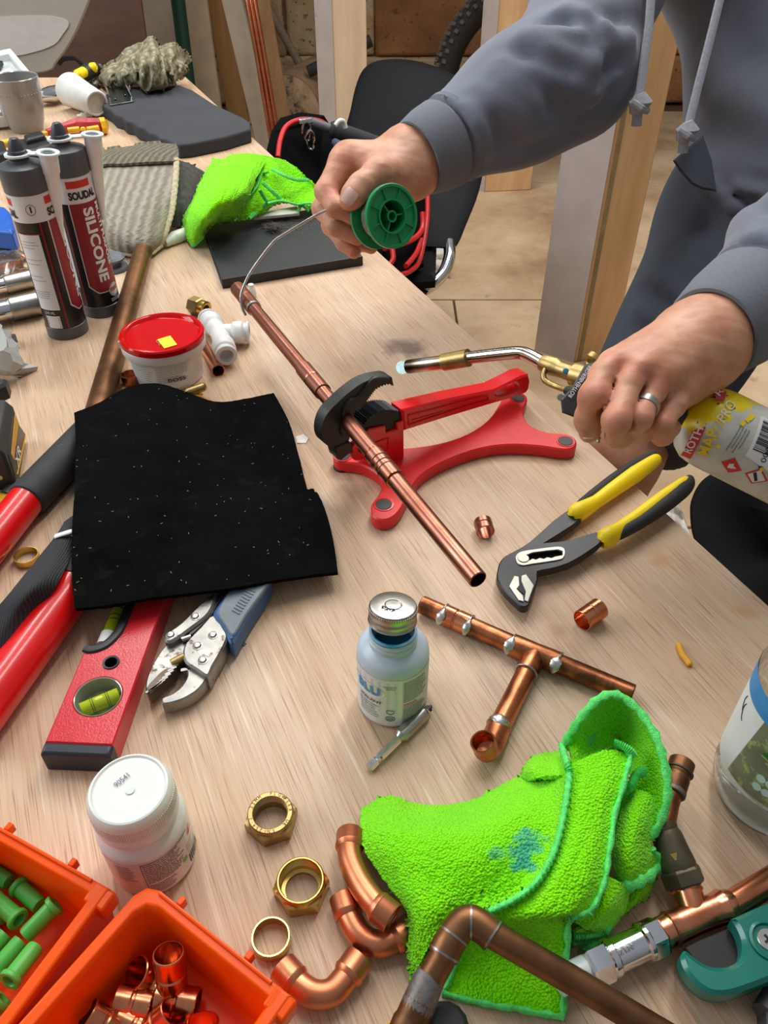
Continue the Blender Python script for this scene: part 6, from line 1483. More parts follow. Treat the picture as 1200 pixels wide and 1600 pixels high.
    F_ = [[(960, 755, .008), (1010, 745, .012), (1060, 712, .012), (1080, 690, .006)], [(955, 810, .008), (1000, 790, .012), (1045, 765, .010), (1070, 735, .004)], [(920, 875, .004), (960, 850, .006), (1005, 815, .006), (1050, 785, .003)]]
    add_sheet(m, net(F_, 6, .00022, 7, cv), .002)
    H_ = [[(765, 930, .010), (800, 905, .016), (850, 905, .014), (890, 915, .008)], [(760, 955, .004), (800, 948, .006), (850, 940, .006), (888, 930, .004)]]
    add_sheet(m, net(H_, 6, .0002, 8, cv), .002)
    add_sheet(m, net([[(750, 300, .038), (850, 262, .036), (955, 300, .026)], [(742, 420, .038), (850, 420, .038), (955, 420, .028)], [(722, 560, .036), (850, 560, .038), (935, 560, .028)], [(680, 700, .032), (800, 720, .034), (900, 700, .026)]], 8, .0002, 9, cv), .003)
    t = LIME_T; stain(t, root, [(cv((590, 610, .044)), .011, .85), (cv((630, 580, .044)), .009, .75), (cv((600, 672, .042)), .008, .85), (cv((500, 625, .043)), .007, .5), (cv((840, 215, .042)), .006, .5), (cv((610, 540, .044)), .004, .4)], (66, 176, 150))
    mk('cloth_body', m, LIME, root, smooth=3)
    def hem(pts, r=.0028, raw=False):
        p = pts if raw else spline([cv(a) for a in pts], 10); m = MB(); k = len(p); m.tube(p, [(r * .8, r * .5) if i % 2 else (r * 1.3, r * .8) for i in range(k)], 10, flat=UP); mk('stitched_hem', m, HEM, root, smooth=1.2)
    hem([(735, 252, .037), (752, 310, .053), (760, 350, .0535), (742, 480, .0535), (707, 620, .0495), (652, 722, .0455), (572, 792, .0415), (468, 842, .040)], .0030)
    hem([r[-1] + UP * .001 for r in GB][::3] , .0028, True); hem([p + UP * .001 for p in GB[-1]][::3], .0026, True); hem([r[0] + UP * .001 for r in GB[64:]][::3], .0022, True)
    hem([p + UP * .0005 for p in GC[0]][::3], .0028, True); hem([p + UP * .001 for p in GD[-1]][::3], .0034, True); hem([r[-1] for r in GD][16::3], .0026, True)
    hem([(925, 235, .060), (945, 240, .061), (975, 258, .060), (988, 278, .057)], .0030)
    hem([(940, 410, .050), (965, 405, .050), (985, 385, .051), (1000, 350, .050), (1030, 335, .048)], .0034); hem([(765, 868, .036), (810, 850, .036), (840, 842, .039)], .0026)
    hem([(775, 935, .011), (830, 930, .011), (885, 920, .009), (900, 890, .014), (885, 850, .022), (868, 820, .028)], .0026); hem([(770, 958, .004), (830, 948, .005), (890, 932, .005)], .0022)
front_cloth()
def rear_cloth():
    s = 4.286; cv = lambda a: P(280 + a[0] / s, 220 + a[1] / s, a[2])
    root = thing('cleaning_cloth', 'lime green cloth bunched over the black notebook behind the clamped pipe', 'cloth', P(390, 340)); m = MB()
    A = [[(20, 540, .020), (60, 440, .035), (115, 330, .050), (170, 215, .060), (232, 112, .066)], [(30, 600, .014), (90, 500, .050), (160, 380, .070), (220, 260, .080), (290, 120, .078)], [(60, 670, .008), (130, 560, .050), (210, 430, .080), (280, 280, .095), (350, 95, .086)],
         [(95, 708, .003), (165, 590, .036), (250, 480, .070), (330, 330, .092), (410, 85, .090)], [(150, 640, .016), (215, 560, .030), (295, 490, .055), (390, 360, .085), (480, 85, .090)], [(165, 585, .024), (260, 550, .028), (350, 500, .050), (440, 340, .082), (540, 92, .086)], [(250, 552, .024), (330, 540, .026), (395, 510, .044), (480, 330, .074), (580, 130, .080)]]
    add_sheet(m, net(A, 9, .0005, 1, cv, .002), .003)
    B = [[(480, 85, .090), (540, 180, .074), (500, 330, .060), (430, 450, .046), (392, 540, .030)], [(560, 95, .086), (590, 210, .070), (560, 330, .056), (500, 430, .044), (440, 528, .028)], [(640, 110, .082), (650, 230, .066), (640, 340, .050), (600, 420, .040), (510, 510, .028)], [(720, 132, .074), (730, 250, .056), (720, 350, .044), (690, 400, .036), (600, 450, .030)], [(800, 192, .062), (810, 280, .048), (800, 370, .036), (780, 410, .032), (680, 400, .038)], [(862, 255, .052), (880, 310, .042), (880, 390, .034), (860, 430, .030), (780, 425, .034)], [(950, 330, .040), (960, 350, .036), (960, 400, .030), (940, 435, .026), (880, 460, .024)]]
    add_sheet(m, net(B, 9, .0005, 2, cv, .0015), .003)
    add_sheet(m, net([[(470, 95, .084), (490, 330, .056), (385, 540, .026)], [(530, 100, .080), (530, 340, .050), (420, 530, .024)], [(600, 130, .072), (580, 330, .046), (480, 510, .024)]], 8, .0004, 3, cv), .003)
    mk('cloth_body', m, terry('lime_terry_fine', (136, 250, 6), (154, 255, 16), 420).m, root, smooth=3)
    for pts in ([(595, 212, .075), (555, 225, .070), (520, 310, .063), (450, 400, .055), (410, 480, .045), (392, 530, .035)], [(560, 280, .068), (620, 335, .058), (680, 390, .046)], [(540, 330, .064), (575, 390, .050), (595, 415, .044), (540, 455, .036), (470, 522, .030)], [(620, 190, .076), (700, 230, .070), (780, 260, .062), (862, 262, .053)], [(790, 428, .035), (870, 418, .036), (935, 436, .028)], [(90, 706, .004), (120, 680, .010), (160, 640, .018)], [(800, 470, .026), (818, 432, .033), (870, 470, .024)], [(590, 420, .045), (680, 402, .044), (780, 425, .037)]):
        p = spline([cv(a) for a in pts], 8); mm = MB(); mm.tube(p, [(.0030, .0018)] * len(p), 8); mk('stitched_hem', mm, HEM, root)
rear_cloth()

# ------------------------------------------------------------------ black notebook, card, hair fluff
def notebook():
    h = .014; q = [(317, 353), (346, 436), (566, 400), (516, 322)]; root = thing('notebook', 'black hard cover notebook lying under the lime green cloth', 'notebook', P(440, 390))
    cov = mat('black_book_cover', (22, 26, 31), .5, 0, .06, 20, .1, 500); L = pl(q, h); inn = [p.lerp((L[0] + L[2]) / 2, .03) for p in L]
    m = MB(); m.prism(L, (0, 0, -.0022), ch=.0006); mk('cover', m, cov, root, bevel=.0006); m = MB(); m.prism([p - UP * .0120 for p in L], (0, 0, -.0020)); mk('cover', m, cov, root)
    m = MB(); m.prism([p - UP * .0023 for p in inn], (0, 0, -.0096)); mk('page_block', m, mat('cream_pages', (226, 220, 202), .7, 0, .05, 400), root)
    a, b = L[1], L[2]; m = MB(); m.prism([a, b, b + (L[2] - L[1]).cross(UP).normalized() * .002, a + (L[2] - L[1]).cross(UP).normalized() * .002], (0, 0, -.0138)); mk('spine', m, cov, root)
    m = MB(); m.prism(pl([(395, 340), (398, 334), (464, 322), (468, 333)], .0235), (0, 0, -.004)); single('card_stack', m, mat('white_card', (224, 222, 212), .6), 'strip of white card between the green cloth and black notebook', 'card', smooth=0)
    r = random.Random(9); m = MB()
    for k in range(170):
        big = k < 120; c = V((r.gauss(427 if big else 470, 7 if big else 16), r.gauss(354 if big else 352, 3.5 if big else 6), 0)); a = r.uniform(0, 6.28); ln = r.uniform(4, 10) if big else r.uniform(5, 12); bend_ = r.uniform(-4, 4)
        pts = []
        for t in (-1, -.5, 0, .5, 1): pts.append(P(c.x + math.cos(a) * ln * t - math.sin(a) * bend_ * t * t, c.y + .5 * (math.sin(a) * ln * t + math.cos(a) * bend_ * t * t), h + .001 + (abs(r.gauss(.0, .004)) if big else .0006)))
        m.tube(pts, .00022 if big else .00014, 4)
    single('hair_fluff', m, mat('grey_fibre', (132, 122, 118), .9), 'tuft of grey fluff and stray fibres on the black notebook', 'fluff', kind='stuff', smooth=0)
notebook()

# ------------------------------------------------------------------ black felt mat
def felt():
    rows = [[(116, 645, .045), (152, 630, .045), (198, 606, .042), (246, 599, .034), (292, 612, .020), (340, 628, .008), (388, 622, .006), (428, 614, .005)],
            [(118, 690, .048), (165, 680, .050), (212, 668, .046), (262, 662, .036), (312, 662, .022), (360, 664, .010), (405, 662, .006), (452, 660, .005)],
            [(117, 735, .050), (165, 730, .052), (215, 724, .048), (268, 722, .038), (322, 720, .024), (372, 720, .012), (420, 718, .008), (468, 716, .006)],
            [(116, 775, .050), (168, 774, .052), (220, 770, .048), (275, 768, .038), (330, 768, .026), (384, 768, .018), (435, 768, .014), (482, 768, .011)],
            [(114, 800, .049), (170, 800, .050), (225, 798, .047), (282, 796, .038), (340, 792, .028), (398, 784, .022), (450, 774, .020), (496, 770, .018)],
            [(112, 850, .046), (170, 852, .047), (228, 850, .044), (290, 846, .036), (350, 838, .028), (410, 828, .024), (465, 816, .022), (512, 808, .020)],
            [(112, 905, .043), (172, 902, .043), (232, 898, .040), (296, 892, .034), (360, 882, .030), (420, 870, .026), (476, 858, .022), (522, 852, .019)],
            [(117, 951, .041), (176, 944, .041), (238, 934, .038), (300, 927, .033), (362, 918, .030), (422, 908, .026), (478, 900, .022), (528, 894, .019)]]
    m = MB(); add_sheet(m, net(rows, 9, .0001, 5, None, .0006), .0035); o = single('felt_mat', m, FELT, 'square black felt mat with lint specks, draped over the red tools', 'mat', smooth=3)
    r = random.Random(12); mm = MB(); G = net(rows, 9)
    for k in range(110):
        i, j = r.randrange(len(G) - 1), r.randrange(len(G[0]) - 1); p = G[i][j] + UP * .0006; a = r.uniform(0, 3.1); ln = r.uniform(.0003, .0012); mm.box(p, (ln * 2, .0003, .0003), M.Rotation(a, 3, 'Z'))
    mk('lint_specks', mm, mat('pale_lint', (170, 160, 140), .9), o, kind='stuff', smooth=0)
felt()

# ------------------------------------------------------------------ spirit level
def level():
    s = 3.0; c = lambda *p: crop(p, 50, 880, s); h = .021; root = thing('spirit_level', 'short red spirit level lying flat, one end under the black felt', 'spirit level', P(160, 1060))
    a, b = P(*c((60, 838))[0], h), P(*c((378, 852))[0], h); dn = (P(*c((640, 120))[0], h) - b).normalized(); far = .235
    L = [a, b, b + dn * far, a + dn * far]
    w = (b - a); wn = w.normalized(); along = lambda u, v: a + wn * (w.length * u) + dn * v
    loc = lambda x, y: ((P(*c((x, y))[0], h) - a).dot(wn) / w.length, (P(*c((x, y))[0], h) - a).dot(dn))
    rec_y0 = loc(255, 400)[1]
    rec = [along(0, rec_y0), along(.12, rec_y0 - .001), along(.30, rec_y0 + .004), along(.42, rec_y0 + .016), along(.44, rec_y0 + .03), along(.44, rec_y0 + .075), along(.30, rec_y0 + .095), along(0, rec_y0 + .10)]
    body = [a, b, b + dn * far, a + dn * far] + list(reversed(rec))
    u, v = loc(307, 625); rc = .0172; cc = along(u, v); circ = [cc + (wn * math.cos(t) + dn * math.sin(t)) * rc for t in [2 * math.pi * k / 40 for k in range(40)]]
    u2, v2 = loc(367, 467); c2 = along(u2, v2); r2 = .0052; circ2 = [c2 + (wn * math.cos(t) + dn * math.sin(t)) * r2 for t in [2 * math.pi * k / 24 for k in range(24)]]
    m = MB(); m.prism(body, (0, 0, -h + .0005), [circ, circ2], ch=.001); mk('level_body', m, LEVEL_RED, root)
    blk = BLACKP; off = -dn * .009
    m = MB(); e = [a + off * 1 - wn * .0006 - UP * .0005, b + off + wn * .0006 - UP * .0005, b + wn * .0006 + dn * .0006, a - wn * .0006 + dn * .0006]; m.prism([p + UP * .0004 for p in e], (0, 0, -.0205), ch=.002); mk('end_cap', m, mat('dark_blue_grey_cap', (36, 40, 50), .45), root, bevel=.001)
    m = MB(); T = M.Translation(c2 + UP * .0006); m.lathe([(r2 - .0008, -.02), (r2 - .0004, 0), (r2 + .0012, .0003), (r2 + .0014, -.0008)], 28, T); mk('hole_grommet', m, blk, root)
    # recess lining and top-reading vial
    m = MB(); p = [q + UP * .0004 for q in rec]; k = spline(p, 4); m.tube(k, [(.0040, .0020)] * len(k), 8); mk('recess_trim', m, blk, root)
    liq = NT('vial_liquid'); liq.set(rough=.08, trans=.35); liq.b.inputs['Base Color'].default_value = rgb(196, 214, 30); clear = NT('clear_acrylic'); clear.set(rough=.04, trans=1.0, ior=1.2); clear.b.inputs['Base Color'].default_value = (.95, .97, .93, 1)
    v0 = along(.22, rec_y0 + .010) - UP * .008; v1 = along(.22, rec_y0 + .088) - UP * .008; m = MB(); m.tube([v0, v1], .0062, 20); vv = mk('vial', m, liq.m, root)
    m = MB(); m.tube([v0 - dn * .001, v0 + dn * .011], .0068, 20); mk('vial_end', m, WHITEP, vv); m = MB()
    for t in (.30, .36, .46, .52): m.tube([v0.lerp(v1, t), v0.lerp(v1, t + .008)], .0064, 20)
    mk('vial_lines', m, INK, vv)
    # round window with a cross vial
    m = MB(); m.lathe([(0, 0), (rc + .0002, 0)], 40, M.Translation(cc - UP * .0145)); mk('window_back', m, mat('window_back_grey', (176, 178, 160), .3, .1, .25, 200), root)
    m = MB(); m.lathe([(rc - .0012, -.0148), (rc - .0006, -.0002), (rc + .0001, .0002), (rc + .0001, -.0148)], 40, M.Translation(cc)); win = mk('window_ring', m, mat('clear_ring_grey', (160, 166, 150), .15, .3), root)
    va = (P(*c((215, 668))[0], h) - P(*c((400, 592))[0], h)).normalized(); q0, q1 = cc + va * .0145 - UP * .0075, cc - va * .0145 - UP * .0075
    m = MB(); m.tube([q0, q0.lerp(q1, .02), q0.lerp(q1, .98), q1], [.004, .0056, .0056, .004], 22); vv = mk('vial', m, liq.m, root); m = MB()
    for t in (.28, .33, .67, .72): m.tube([q0.lerp(q1, t), q0.lerp(q1, t + .012)], .0058, 22)
    mk('vial_lines', m, INK, vv); bc = q0.lerp(q1, .5) + UP * .0048; m = MB(); m.lathe([(0, .0012), (.6, .0008), (1, 0), (0, -.0004)], 20, M.Translation(bc) @ frame(UP, va).to_4x4() @ M.Diagonal((.0046, .0020, 1, 1))); mk('bubble', m, mat('bubble_pale', (222, 236, 110), .1), vv)
    m = MB(); m.box(cc - UP * .012 + dn * .007, (.026, .006, .004), frame(UP, va)); mk('vial_holder', m, mat('tan_ruled_holder', (176, 164, 104), .5, 0, .2, 300), root)
level()

# ------------------------------------------------------------------ locking pliers
def locking_pliers():
    s = 3.0; c = lambda p: crop(p, 50, 880, s); root = thing('locking_pliers', 'worn nickel locking pliers with blue and grey grip, jaws pointing left', 'pliers', P(320, 1010))
    def slab(name, px, h, th, mt, ch=.0012, n=3): m = MB(); m.prism(pl(sp2(c(px), n), h), (0, 0, -th), ch=ch); return mk(name, m, mt, root)
    slab('fixed_jaw', [(532, 590), (535, 545), (560, 480), (590, 430), (625, 385), (690, 345), (745, 345), (735, 400), (708, 445), (672, 485), (645, 505), (605, 530), (575, 570), (552, 612)], .016, .012, STEEL_WORN)
    slab('jaw_teeth', [(540, 580), (580, 532), (625, 494), (668, 488), (664, 508), (612, 548), (578, 590), (550, 612)], .0168, .012, mat('dark_grooved_jaw', (104, 90, 78), .5, .8, .3, 120), .0006)
    m = MB()
    for k in range(9):
        t = k / 8; x, y = 552 + t * 105, 596 - t * 100 + 12 * math.sin(t * 3.1); q = P(*c([(x, y)])[0], .0172); m.box(q, (.0016, .007, .0012), M.Rotation(-.75 - .2 * t, 3, 'Z'))
    mk('teeth_ridges', m, STEEL_WORN, root)
    slab('moving_jaw', [(705, 500), (722, 498), (726, 530), (700, 575), (660, 608), (612, 628), (606, 645), (622, 660), (700, 640), (770, 600), (812, 552), (822, 515), (770, 490)], .0145, .011, STEEL_WORN)
    slab('side_plate', [(706, 420), (715, 380), (738, 348), (790, 295), (850, 240), (905, 310), (918, 345), (890, 410), (850, 480), (822, 528), (770, 498), (720, 465)], .0195, .016, STEEL_WORN, .0016)
    slab('top_lever', [(620, 350), (628, 328), (700, 275), (780, 195), (860, 128), (862, 160), (842, 215), (810, 255), (745, 305), (690, 345), (652, 368), (628, 366)], .0225, .008, STEEL_WORN, .0018)
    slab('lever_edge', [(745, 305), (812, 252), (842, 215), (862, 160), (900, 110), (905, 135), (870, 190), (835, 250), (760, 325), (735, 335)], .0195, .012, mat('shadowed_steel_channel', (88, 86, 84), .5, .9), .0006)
    m = MB(); a, b = P(*c([(655, 470)])[0], .015), P(*c([(715, 438)])[0], .016); m.tube([a, b], .0034, 14); mk('link_pin', m, BRASS_DULL, root)
    m = MB(); cs = spline([P(*c([q])[0], .0185) for q in ((702, 360), (725, 352), (745, 345))], 4); m.tube(cs, .0022, 10); mk('spring_hook', m, STEEL, root)
    for x, y, h in ((765, 248, .0232), (650, 335, .0232), (848, 335, .0202), (775, 385, .0202), (800, 453, .0202)):
        q = P(*c([(x, y)])[0], h); m = MB(); m.lathe([(0, .0012), (.0022, .0009), (.0032, -.0002), (.0040, -.0004), (.0042, -.0012)], 24, M.Translation(q)); mk('rivet', m, STEEL, root)
    blue = mat('blue_grip_rubber', (56, 92, 134), .55, 0, .12, 40); grey = mat('grey_grip_rubber', (112, 122, 128), .6, 0, .12, 50)
    slab('grip', [(845, 238), (880, 170), (912, 122), (960, 100), (1090, 70), (1120, 60), (1085, 130), (1010, 245), (955, 345), (938, 366), (918, 352), (898, 300)], .0225, .019, blue, .0035)
    slab('grip_inlay', [(872, 234), (898, 168), (930, 124), (968, 106), (1104, 74), (1076, 138), (1003, 240), (953, 326), (930, 330), (905, 288)], .0232, .004, grey, .0010)
    m = MB()
    for k in range(9):
        x, y = 955 + k * 9, 232 - k * 13; a, b = P(*c([(x - 16, y - 12)])[0], .0236), P(*c([(x + 18, y + 6)])[0], .0236); m.tube([a, b], .0006, 6)
    mk('grip_ribs', m, grey, root)
locking_pliers()
m = MB(); m.prism(pl([(375, 1008), (380, 1003), (385, 1005), (381, 1009)], .001), (0, 0, -.001)); single('debris_flake', m, mat('brown_flake', (110, 96, 86), .8), 'tiny dark flake on the bench right of the locking pliers', 'flake', smooth=0)

# ------------------------------------------------------------------ long red handled tool, webbing strap, battery (left edge)
def red_handles():
    B0 = P(40, 783, .019); root = thing('pipe_bender', 'big tool with two red tubular handles, one black gripped, running under the black felt', 'pipe bender', V((B0.x, B0.y, ZT)))
    for a, b, c_, r, h, grip in (((-70, 920), (40, 783), (165, 652), .0165, .019, True), ((-60, 1155), (104, 932), (165, 848), .0185, .0195, False)):
        A, B, C_ = P(*a, h), P(*b, h), P(*c_, h); d = (C_ - B).normalized()
        m = MB(); m.tube([A, B, B.lerp(C_, .8)], r, 32); hd_ = mk('handle', m, RED, root); m = MB()
        if grip: m.tube([B, B + d * .001, B + d * .004, C_ - d * .02, C_], [r + .0005, r + .0016, r + .0022, r + .0022, r], 32)
        else: m.tube([B + d * .012, C_], [r + .001, r + .001], 28)
        mk('rubber_grip', m, BLACKR, hd_)
red_handles()
def strap():
    web = NT('black_webbing'); web.set(rough=.8); o = web.obj(); wv = web.n('ShaderNodeTexWave'); wv.inputs['Scale'].default_value = 190; web.l(web.mapping(o, (1, .45, 0)), wv.inputs[0]); web.l(web.ramp(wv.outputs[0], [(0, rgb(22, 22, 26)), (1, rgb(46, 46, 52))]), web.b.inputs['Base Color']); web.bump(wv.outputs[0], .5, .0006)
    root = thing('webbing_strap', 'black webbing strap with white cable tie between the two red handles', 'strap', P(60, 900))
    rows = [[(-30, 990, .040), (-10, 1012, .038), (20, 1020, .028), (40, 1010, .016)], [(-12, 958, .048), (15, 968, .046), (38, 960, .040), (62, 958, .030)], [(18, 922, .052), (42, 920, .054), (66, 910, .052), (92, 908, .044)], [(52, 880, .043), (74, 872, .045), (94, 864, .043), (116, 860, .036)], [(86, 838, .040), (98, 834, .042), (112, 830, .041), (135, 826, .038)], [(100, 815, .036), (114, 806, .038), (130, 800, .038), (150, 796, .036)]]
    m = MB(); add_sheet(m, net(rows, 7, 0, 0, None, .0006), .003); mk('strap_body', m, web.m, root, smooth=3)
    low = [[(-60, 1010, .010), (-30, 1030, .010), (20, 1035, .008), (40, 1015, .006)], [(-30, 995, .030), (-10, 1015, .032), (22, 1022, .024), (44, 1010, .012)]]
    m = MB(); add_sheet(m, net(low, 6, .0003), .003); mk('strap_end', m, web.m, root, smooth=3)
    p = [P(x, y, h) for x, y, h in ((86, 838, .0425), (98, 834, .0450), (112, 830, .0445), (135, 826, .0410))]; m = MB(); k = spline(p, 6); m.tube(k, [(.0026, .0010)] * len(k), 8, flat=GR); mk('cable_tie', m, WHITEP, root, label='white plastic cable tie')
strap()
def battery():
    root = thing('tool_battery', 'black slide on tool battery with yellow marks at the left edge', 'battery', P(10, 720)); dk = mat('charcoal_battery_case', (52, 52, 52), .55, 0, .1, 60, .1, 600)
    bb, bf = P(41, 690), P(29, 768); d = (bf - bb).normalized(); out = d.cross(UP); out = out if out.dot(P(200, 700) - bb) > 0 else -out; h = .056
    q = lambda u, v, w=0.0: bb + d * u + UP * v + out * w
    L = (bf - bb).length
    m = MB(); prof = [(-.055, 0), (-.002, 0), (0, .003), (0, .046), (-.006, h), (-.055, h)]
    m.hexa([q(0, v, w) for w, v in prof], [q(L, v, w) for w, v in prof]); mk('battery_case', m, dk, root, bevel=.003, fixn=True)
    m = MB(); m.hexa([q(-.004, .006, .0002), q(L * .45, .004, .0002), q(L * .96, .012, .0002), q(L * .9, .040, .0002), q(L * .2, .046, .0002)], [q(-.004 + .002, .008, .0012), q(L * .45, .006, .0012), q(L * .94, .014, .0012), q(L * .88, .038, .0012), q(L * .2, .044, .0012)]); fc = mk('label_panel', m, mat('brown_grey_panel', (70, 62, 54), .4), root, fixn=True)
    am = mat('amber_print', (222, 160, 24), .5)
    m = MB(); m.hexa([q(L * .10, .030, .0012), q(L * .80, .026, .0012), q(L * .80, .034, .0012), q(L * .10, .042, .0012)], [q(L * .10, .030, .0016), q(L * .80, .026, .0016), q(L * .80, .034, .0016), q(L * .10, .042, .0016)]); mk('amber_stripe', m, am, root, fixn=True)
    m = MB(); m.tube([q(L * .05, .008, .0014), q(L * .88, .013, .0014)], .0008, 6); mk('amber_line', m, am, root)
    flat_text('XR', q(L * .78, .014, .0016), q(L * .42, .014, .0016), out, PAPER, root, tall=.011, bold=.02)
    m = MB(); m.box(q(L * .5, h + .004, -.03), (.03, L * .8, .012), M.Rotation(math.atan2(-d.x, d.y), 3, 'Z')); mk('slide_rail', m, mat('yellow_rail', (226, 178, 30), .5), root, bevel=.002)
    m = MB(); m.tube([q(L * .9, .004, .0), q(L * 1.12, .004, -.01)], .007, 12); mk('release_tab', m, dk, root); q_ = q(L + .0005, .02, -.012); mk('case_screw', disc(q_, d, .003, .002, 14), STEEL, root)
    m = MB(); m.box(q(L * 1.15, .004, -.03), (.05, .02, .008), M.Rotation(math.atan2(-d.x, d.y), 3, 'Z')); mk('yellow_foot', m, mat('yellow_rail2', (222, 164, 34), .5), root, bevel=.002)
battery()

# ------------------------------------------------------------------ red lidded tub and its neighbours
def tub():
    G = P(266, 586); root = thing('jointing_tub', 'white plastic tub with glossy red lid and a yellow sticker', 'tub', G); T = M.Translation(G) ; R = .0475; H_ = .056
    m = MB(); m.lathe([(0, 0), (.038, 0), (.0395, .0015), (.0435, .040), (R + .0005, .0405), (R + .0012, .042), (R + .0012, .050), (R, .0512), (R - .002, .0512)], 64, T); b = mk('tub_body', m, mat('white_tub_plastic', (224, 224, 218), .36, 0, .02), root)
    m = MB(); m.lathe([(R + .0010, .0505), (R + .0016, .0515), (R + .0014, .0565), (R + .0002, .0582), (R - .0026, .0584), (R - .0045, .0572), (R - .006, .0550), (0, .0552)], 72, T); lid = mk('lid', m, mat('glossy_red_lid', (196, 4, 10), .10, 0, .03, 20, spec=.35), root, label='glossy red lid')
    m = MB(); q = G + UP * .0553; st = [RP(x, y, q, UP) + UP * .0004 for x, y in ((246, 531), (266, 525), (277, 539), (257, 545))]; m.prism([p + UP * .0002 for p in st], (0, 0, -.0005)); mk('yellow_sticker', m, mat('yellow_sticker', (244, 226, 20), .5), lid)
    flat_text('30', st[3].lerp(st[0], .3), st[3].lerp(st[0], .9), UP, mat('faint_ink', (150, 130, 40), .6), lid, tall=.003, off=.0006)
    m = MB(); m.box(T @ V((-R - .002, 0, .044)), (.004, .012, .008)); mk('tear_tab', m, WHITEP, root)
    cy = Cyl(T, .0395, .0435, .040); u, z = cy.uv(264, 606); u2, z2 = cy.uv(291, 599); cy.text('BOSS', (263, 597), (290, 591), INK, b, .0012, tall=.0042, bold=.02)
    cy.lines((-.036, .008, -.006, .0365), 9, INK_GREY, b, .0009, h=.0006, seed=21); cy.lines((-.003, .013, .036, .0365), 9, INK_GREY, b, .0009, h=.0006, seed=22); cy.lines((-.030, .002, .034, .005), 2, INK_GREY, b, .0009, h=.0006, seed=23)
    m = MB(); cy.quad_uv('rule_line', [(-.036, .0380), (.040, .0380), (.040, .0376), (-.036, .0376)], INK_GREY, b, .0009, 12)
tub()
def white_tee():
    root = thing('pushfit_tee', 'white plastic push fit tee lying behind the red lidded tub', 'pipe fitting', P(345, 530)); h = .0165; w_ = mat('off_white_fitting', (222, 224, 222), .38, 0, .04, 30)
    c = P(343, 521, h)
    for x, y, hh, op in ((324, 497, h, 0), (389, 519, h, 1), (354, 556, .0160, 1)):
        e = P(x, y, hh); d = (e - c).normalized(); L = (e - c).length; T = M.Translation(c) @ frame(d).to_4x4(); m = MB()
        m.lathe([(.0115, 0), (.0115, L * .42), (.0138, L * .50), (.0142, L * .52), (.0142, L * .78), (.0130, L * .82), (.0118, L * .84), (.0118, L * .92), (.0132, L * .94), (.0132, L), (.0120, L + .0008), (.0085, L + .0006), (.0080, L - .012), (0, L - .013)], 36, T); mk('socket', m, w_, root)
    m = MB(); m.tube([c - UP * .0002, c + UP * .0002], [.0117, .0117], 28); T = M.Translation(c); m.lathe([(0, -.0116), (.006, -.0098), (.0098, -.006), (.0116, 0), (.0098, .006), (.006, .0098), (0, .0116)], 28, T); mk('tee_centre', m, w_, root)
white_tee()
a, b = P(326, 553, .0072), P(341, 579, .0072); d = (b - a).normalized(); m = MB(); T = M.Translation(a - d * .03) @ frame(d).to_4x4(); L = (b - a).length + .03
m.lathe([(.0064, 0), (.0064, L - .006), (.0078, L - .003), (.0082, L), (.0070, L + .0006), (.0056, L - .004), (.0054, .0), (.0064, 0)], 28, T); single('pipe_offcut', m, COPPER, 'short flared copper offcut poking out between tub and white tee', 'pipe')
def small_brass():
    G = P(312, 492, .0); root = thing('brass_fitting', 'dull brass hex fitting peeping out behind the red lid', 'pipe fitting', G); T = M.Translation(G + UP * .012) @ frame(V((.8, -.5, 0))).to_4x4()
    m = MB(); m.lathe([(.006, -.012), (.0115, -.012), (.0125, -.010), (.0125, .002), (.0115, .004), (.0085, .004)], 6, T); mk('hex_body', m, BRASS_DULL, root, smooth=.3); m = MB(); m.lathe([(.0095, .003), (.0105, .005), (.0105, .014), (.0085, .015), (.006, .014), (.006, 0)], 24, T); mk('threaded_end', m, BRASS, root)
    G = P(308, 618, .0); root = thing('brass_valve', 'small brass valve with a wing, half hidden by the black felt', 'valve', G)
    m = MB(); a, b = P(290, 614, .013), P(322, 603, .016); m.tube([a, a.lerp(b, .1), a.lerp(b, .9), b], [.003, .0052, .0052, .003], 16); mk('wing', m, BRASS_DULL, root); c = a.lerp(b, .55); m = MB(); m.lathe([(.0062, -.013), (.0062, -.009), (.0045, -.008), (.0050, -.006), (.0040, -.004), (.0040, 0)], 20, M.Translation(c)); m.lathe([(0, -.013), (.0062, -.013)], 20, M.Translation(c)); mk('stem', m, BRASS, root)
    a = P(296, 620, .006); m = MB(); m.tube([a, a + V((.012, -.006, 0))], .006, 16); mk('valve_inlet', m, BRASS, root)
small_brass()
a, b = P(222, 398, .0142), P(146, 668, .0142); d = (b - a).normalized(); mm = hollow(a - d * .06, b + d * .06, .0138, .0125, 32); single('old_pipe', mm, COPPER_DULL, 'thick tarnished brown copper pipe running from woven mat to black felt', 'pipe')

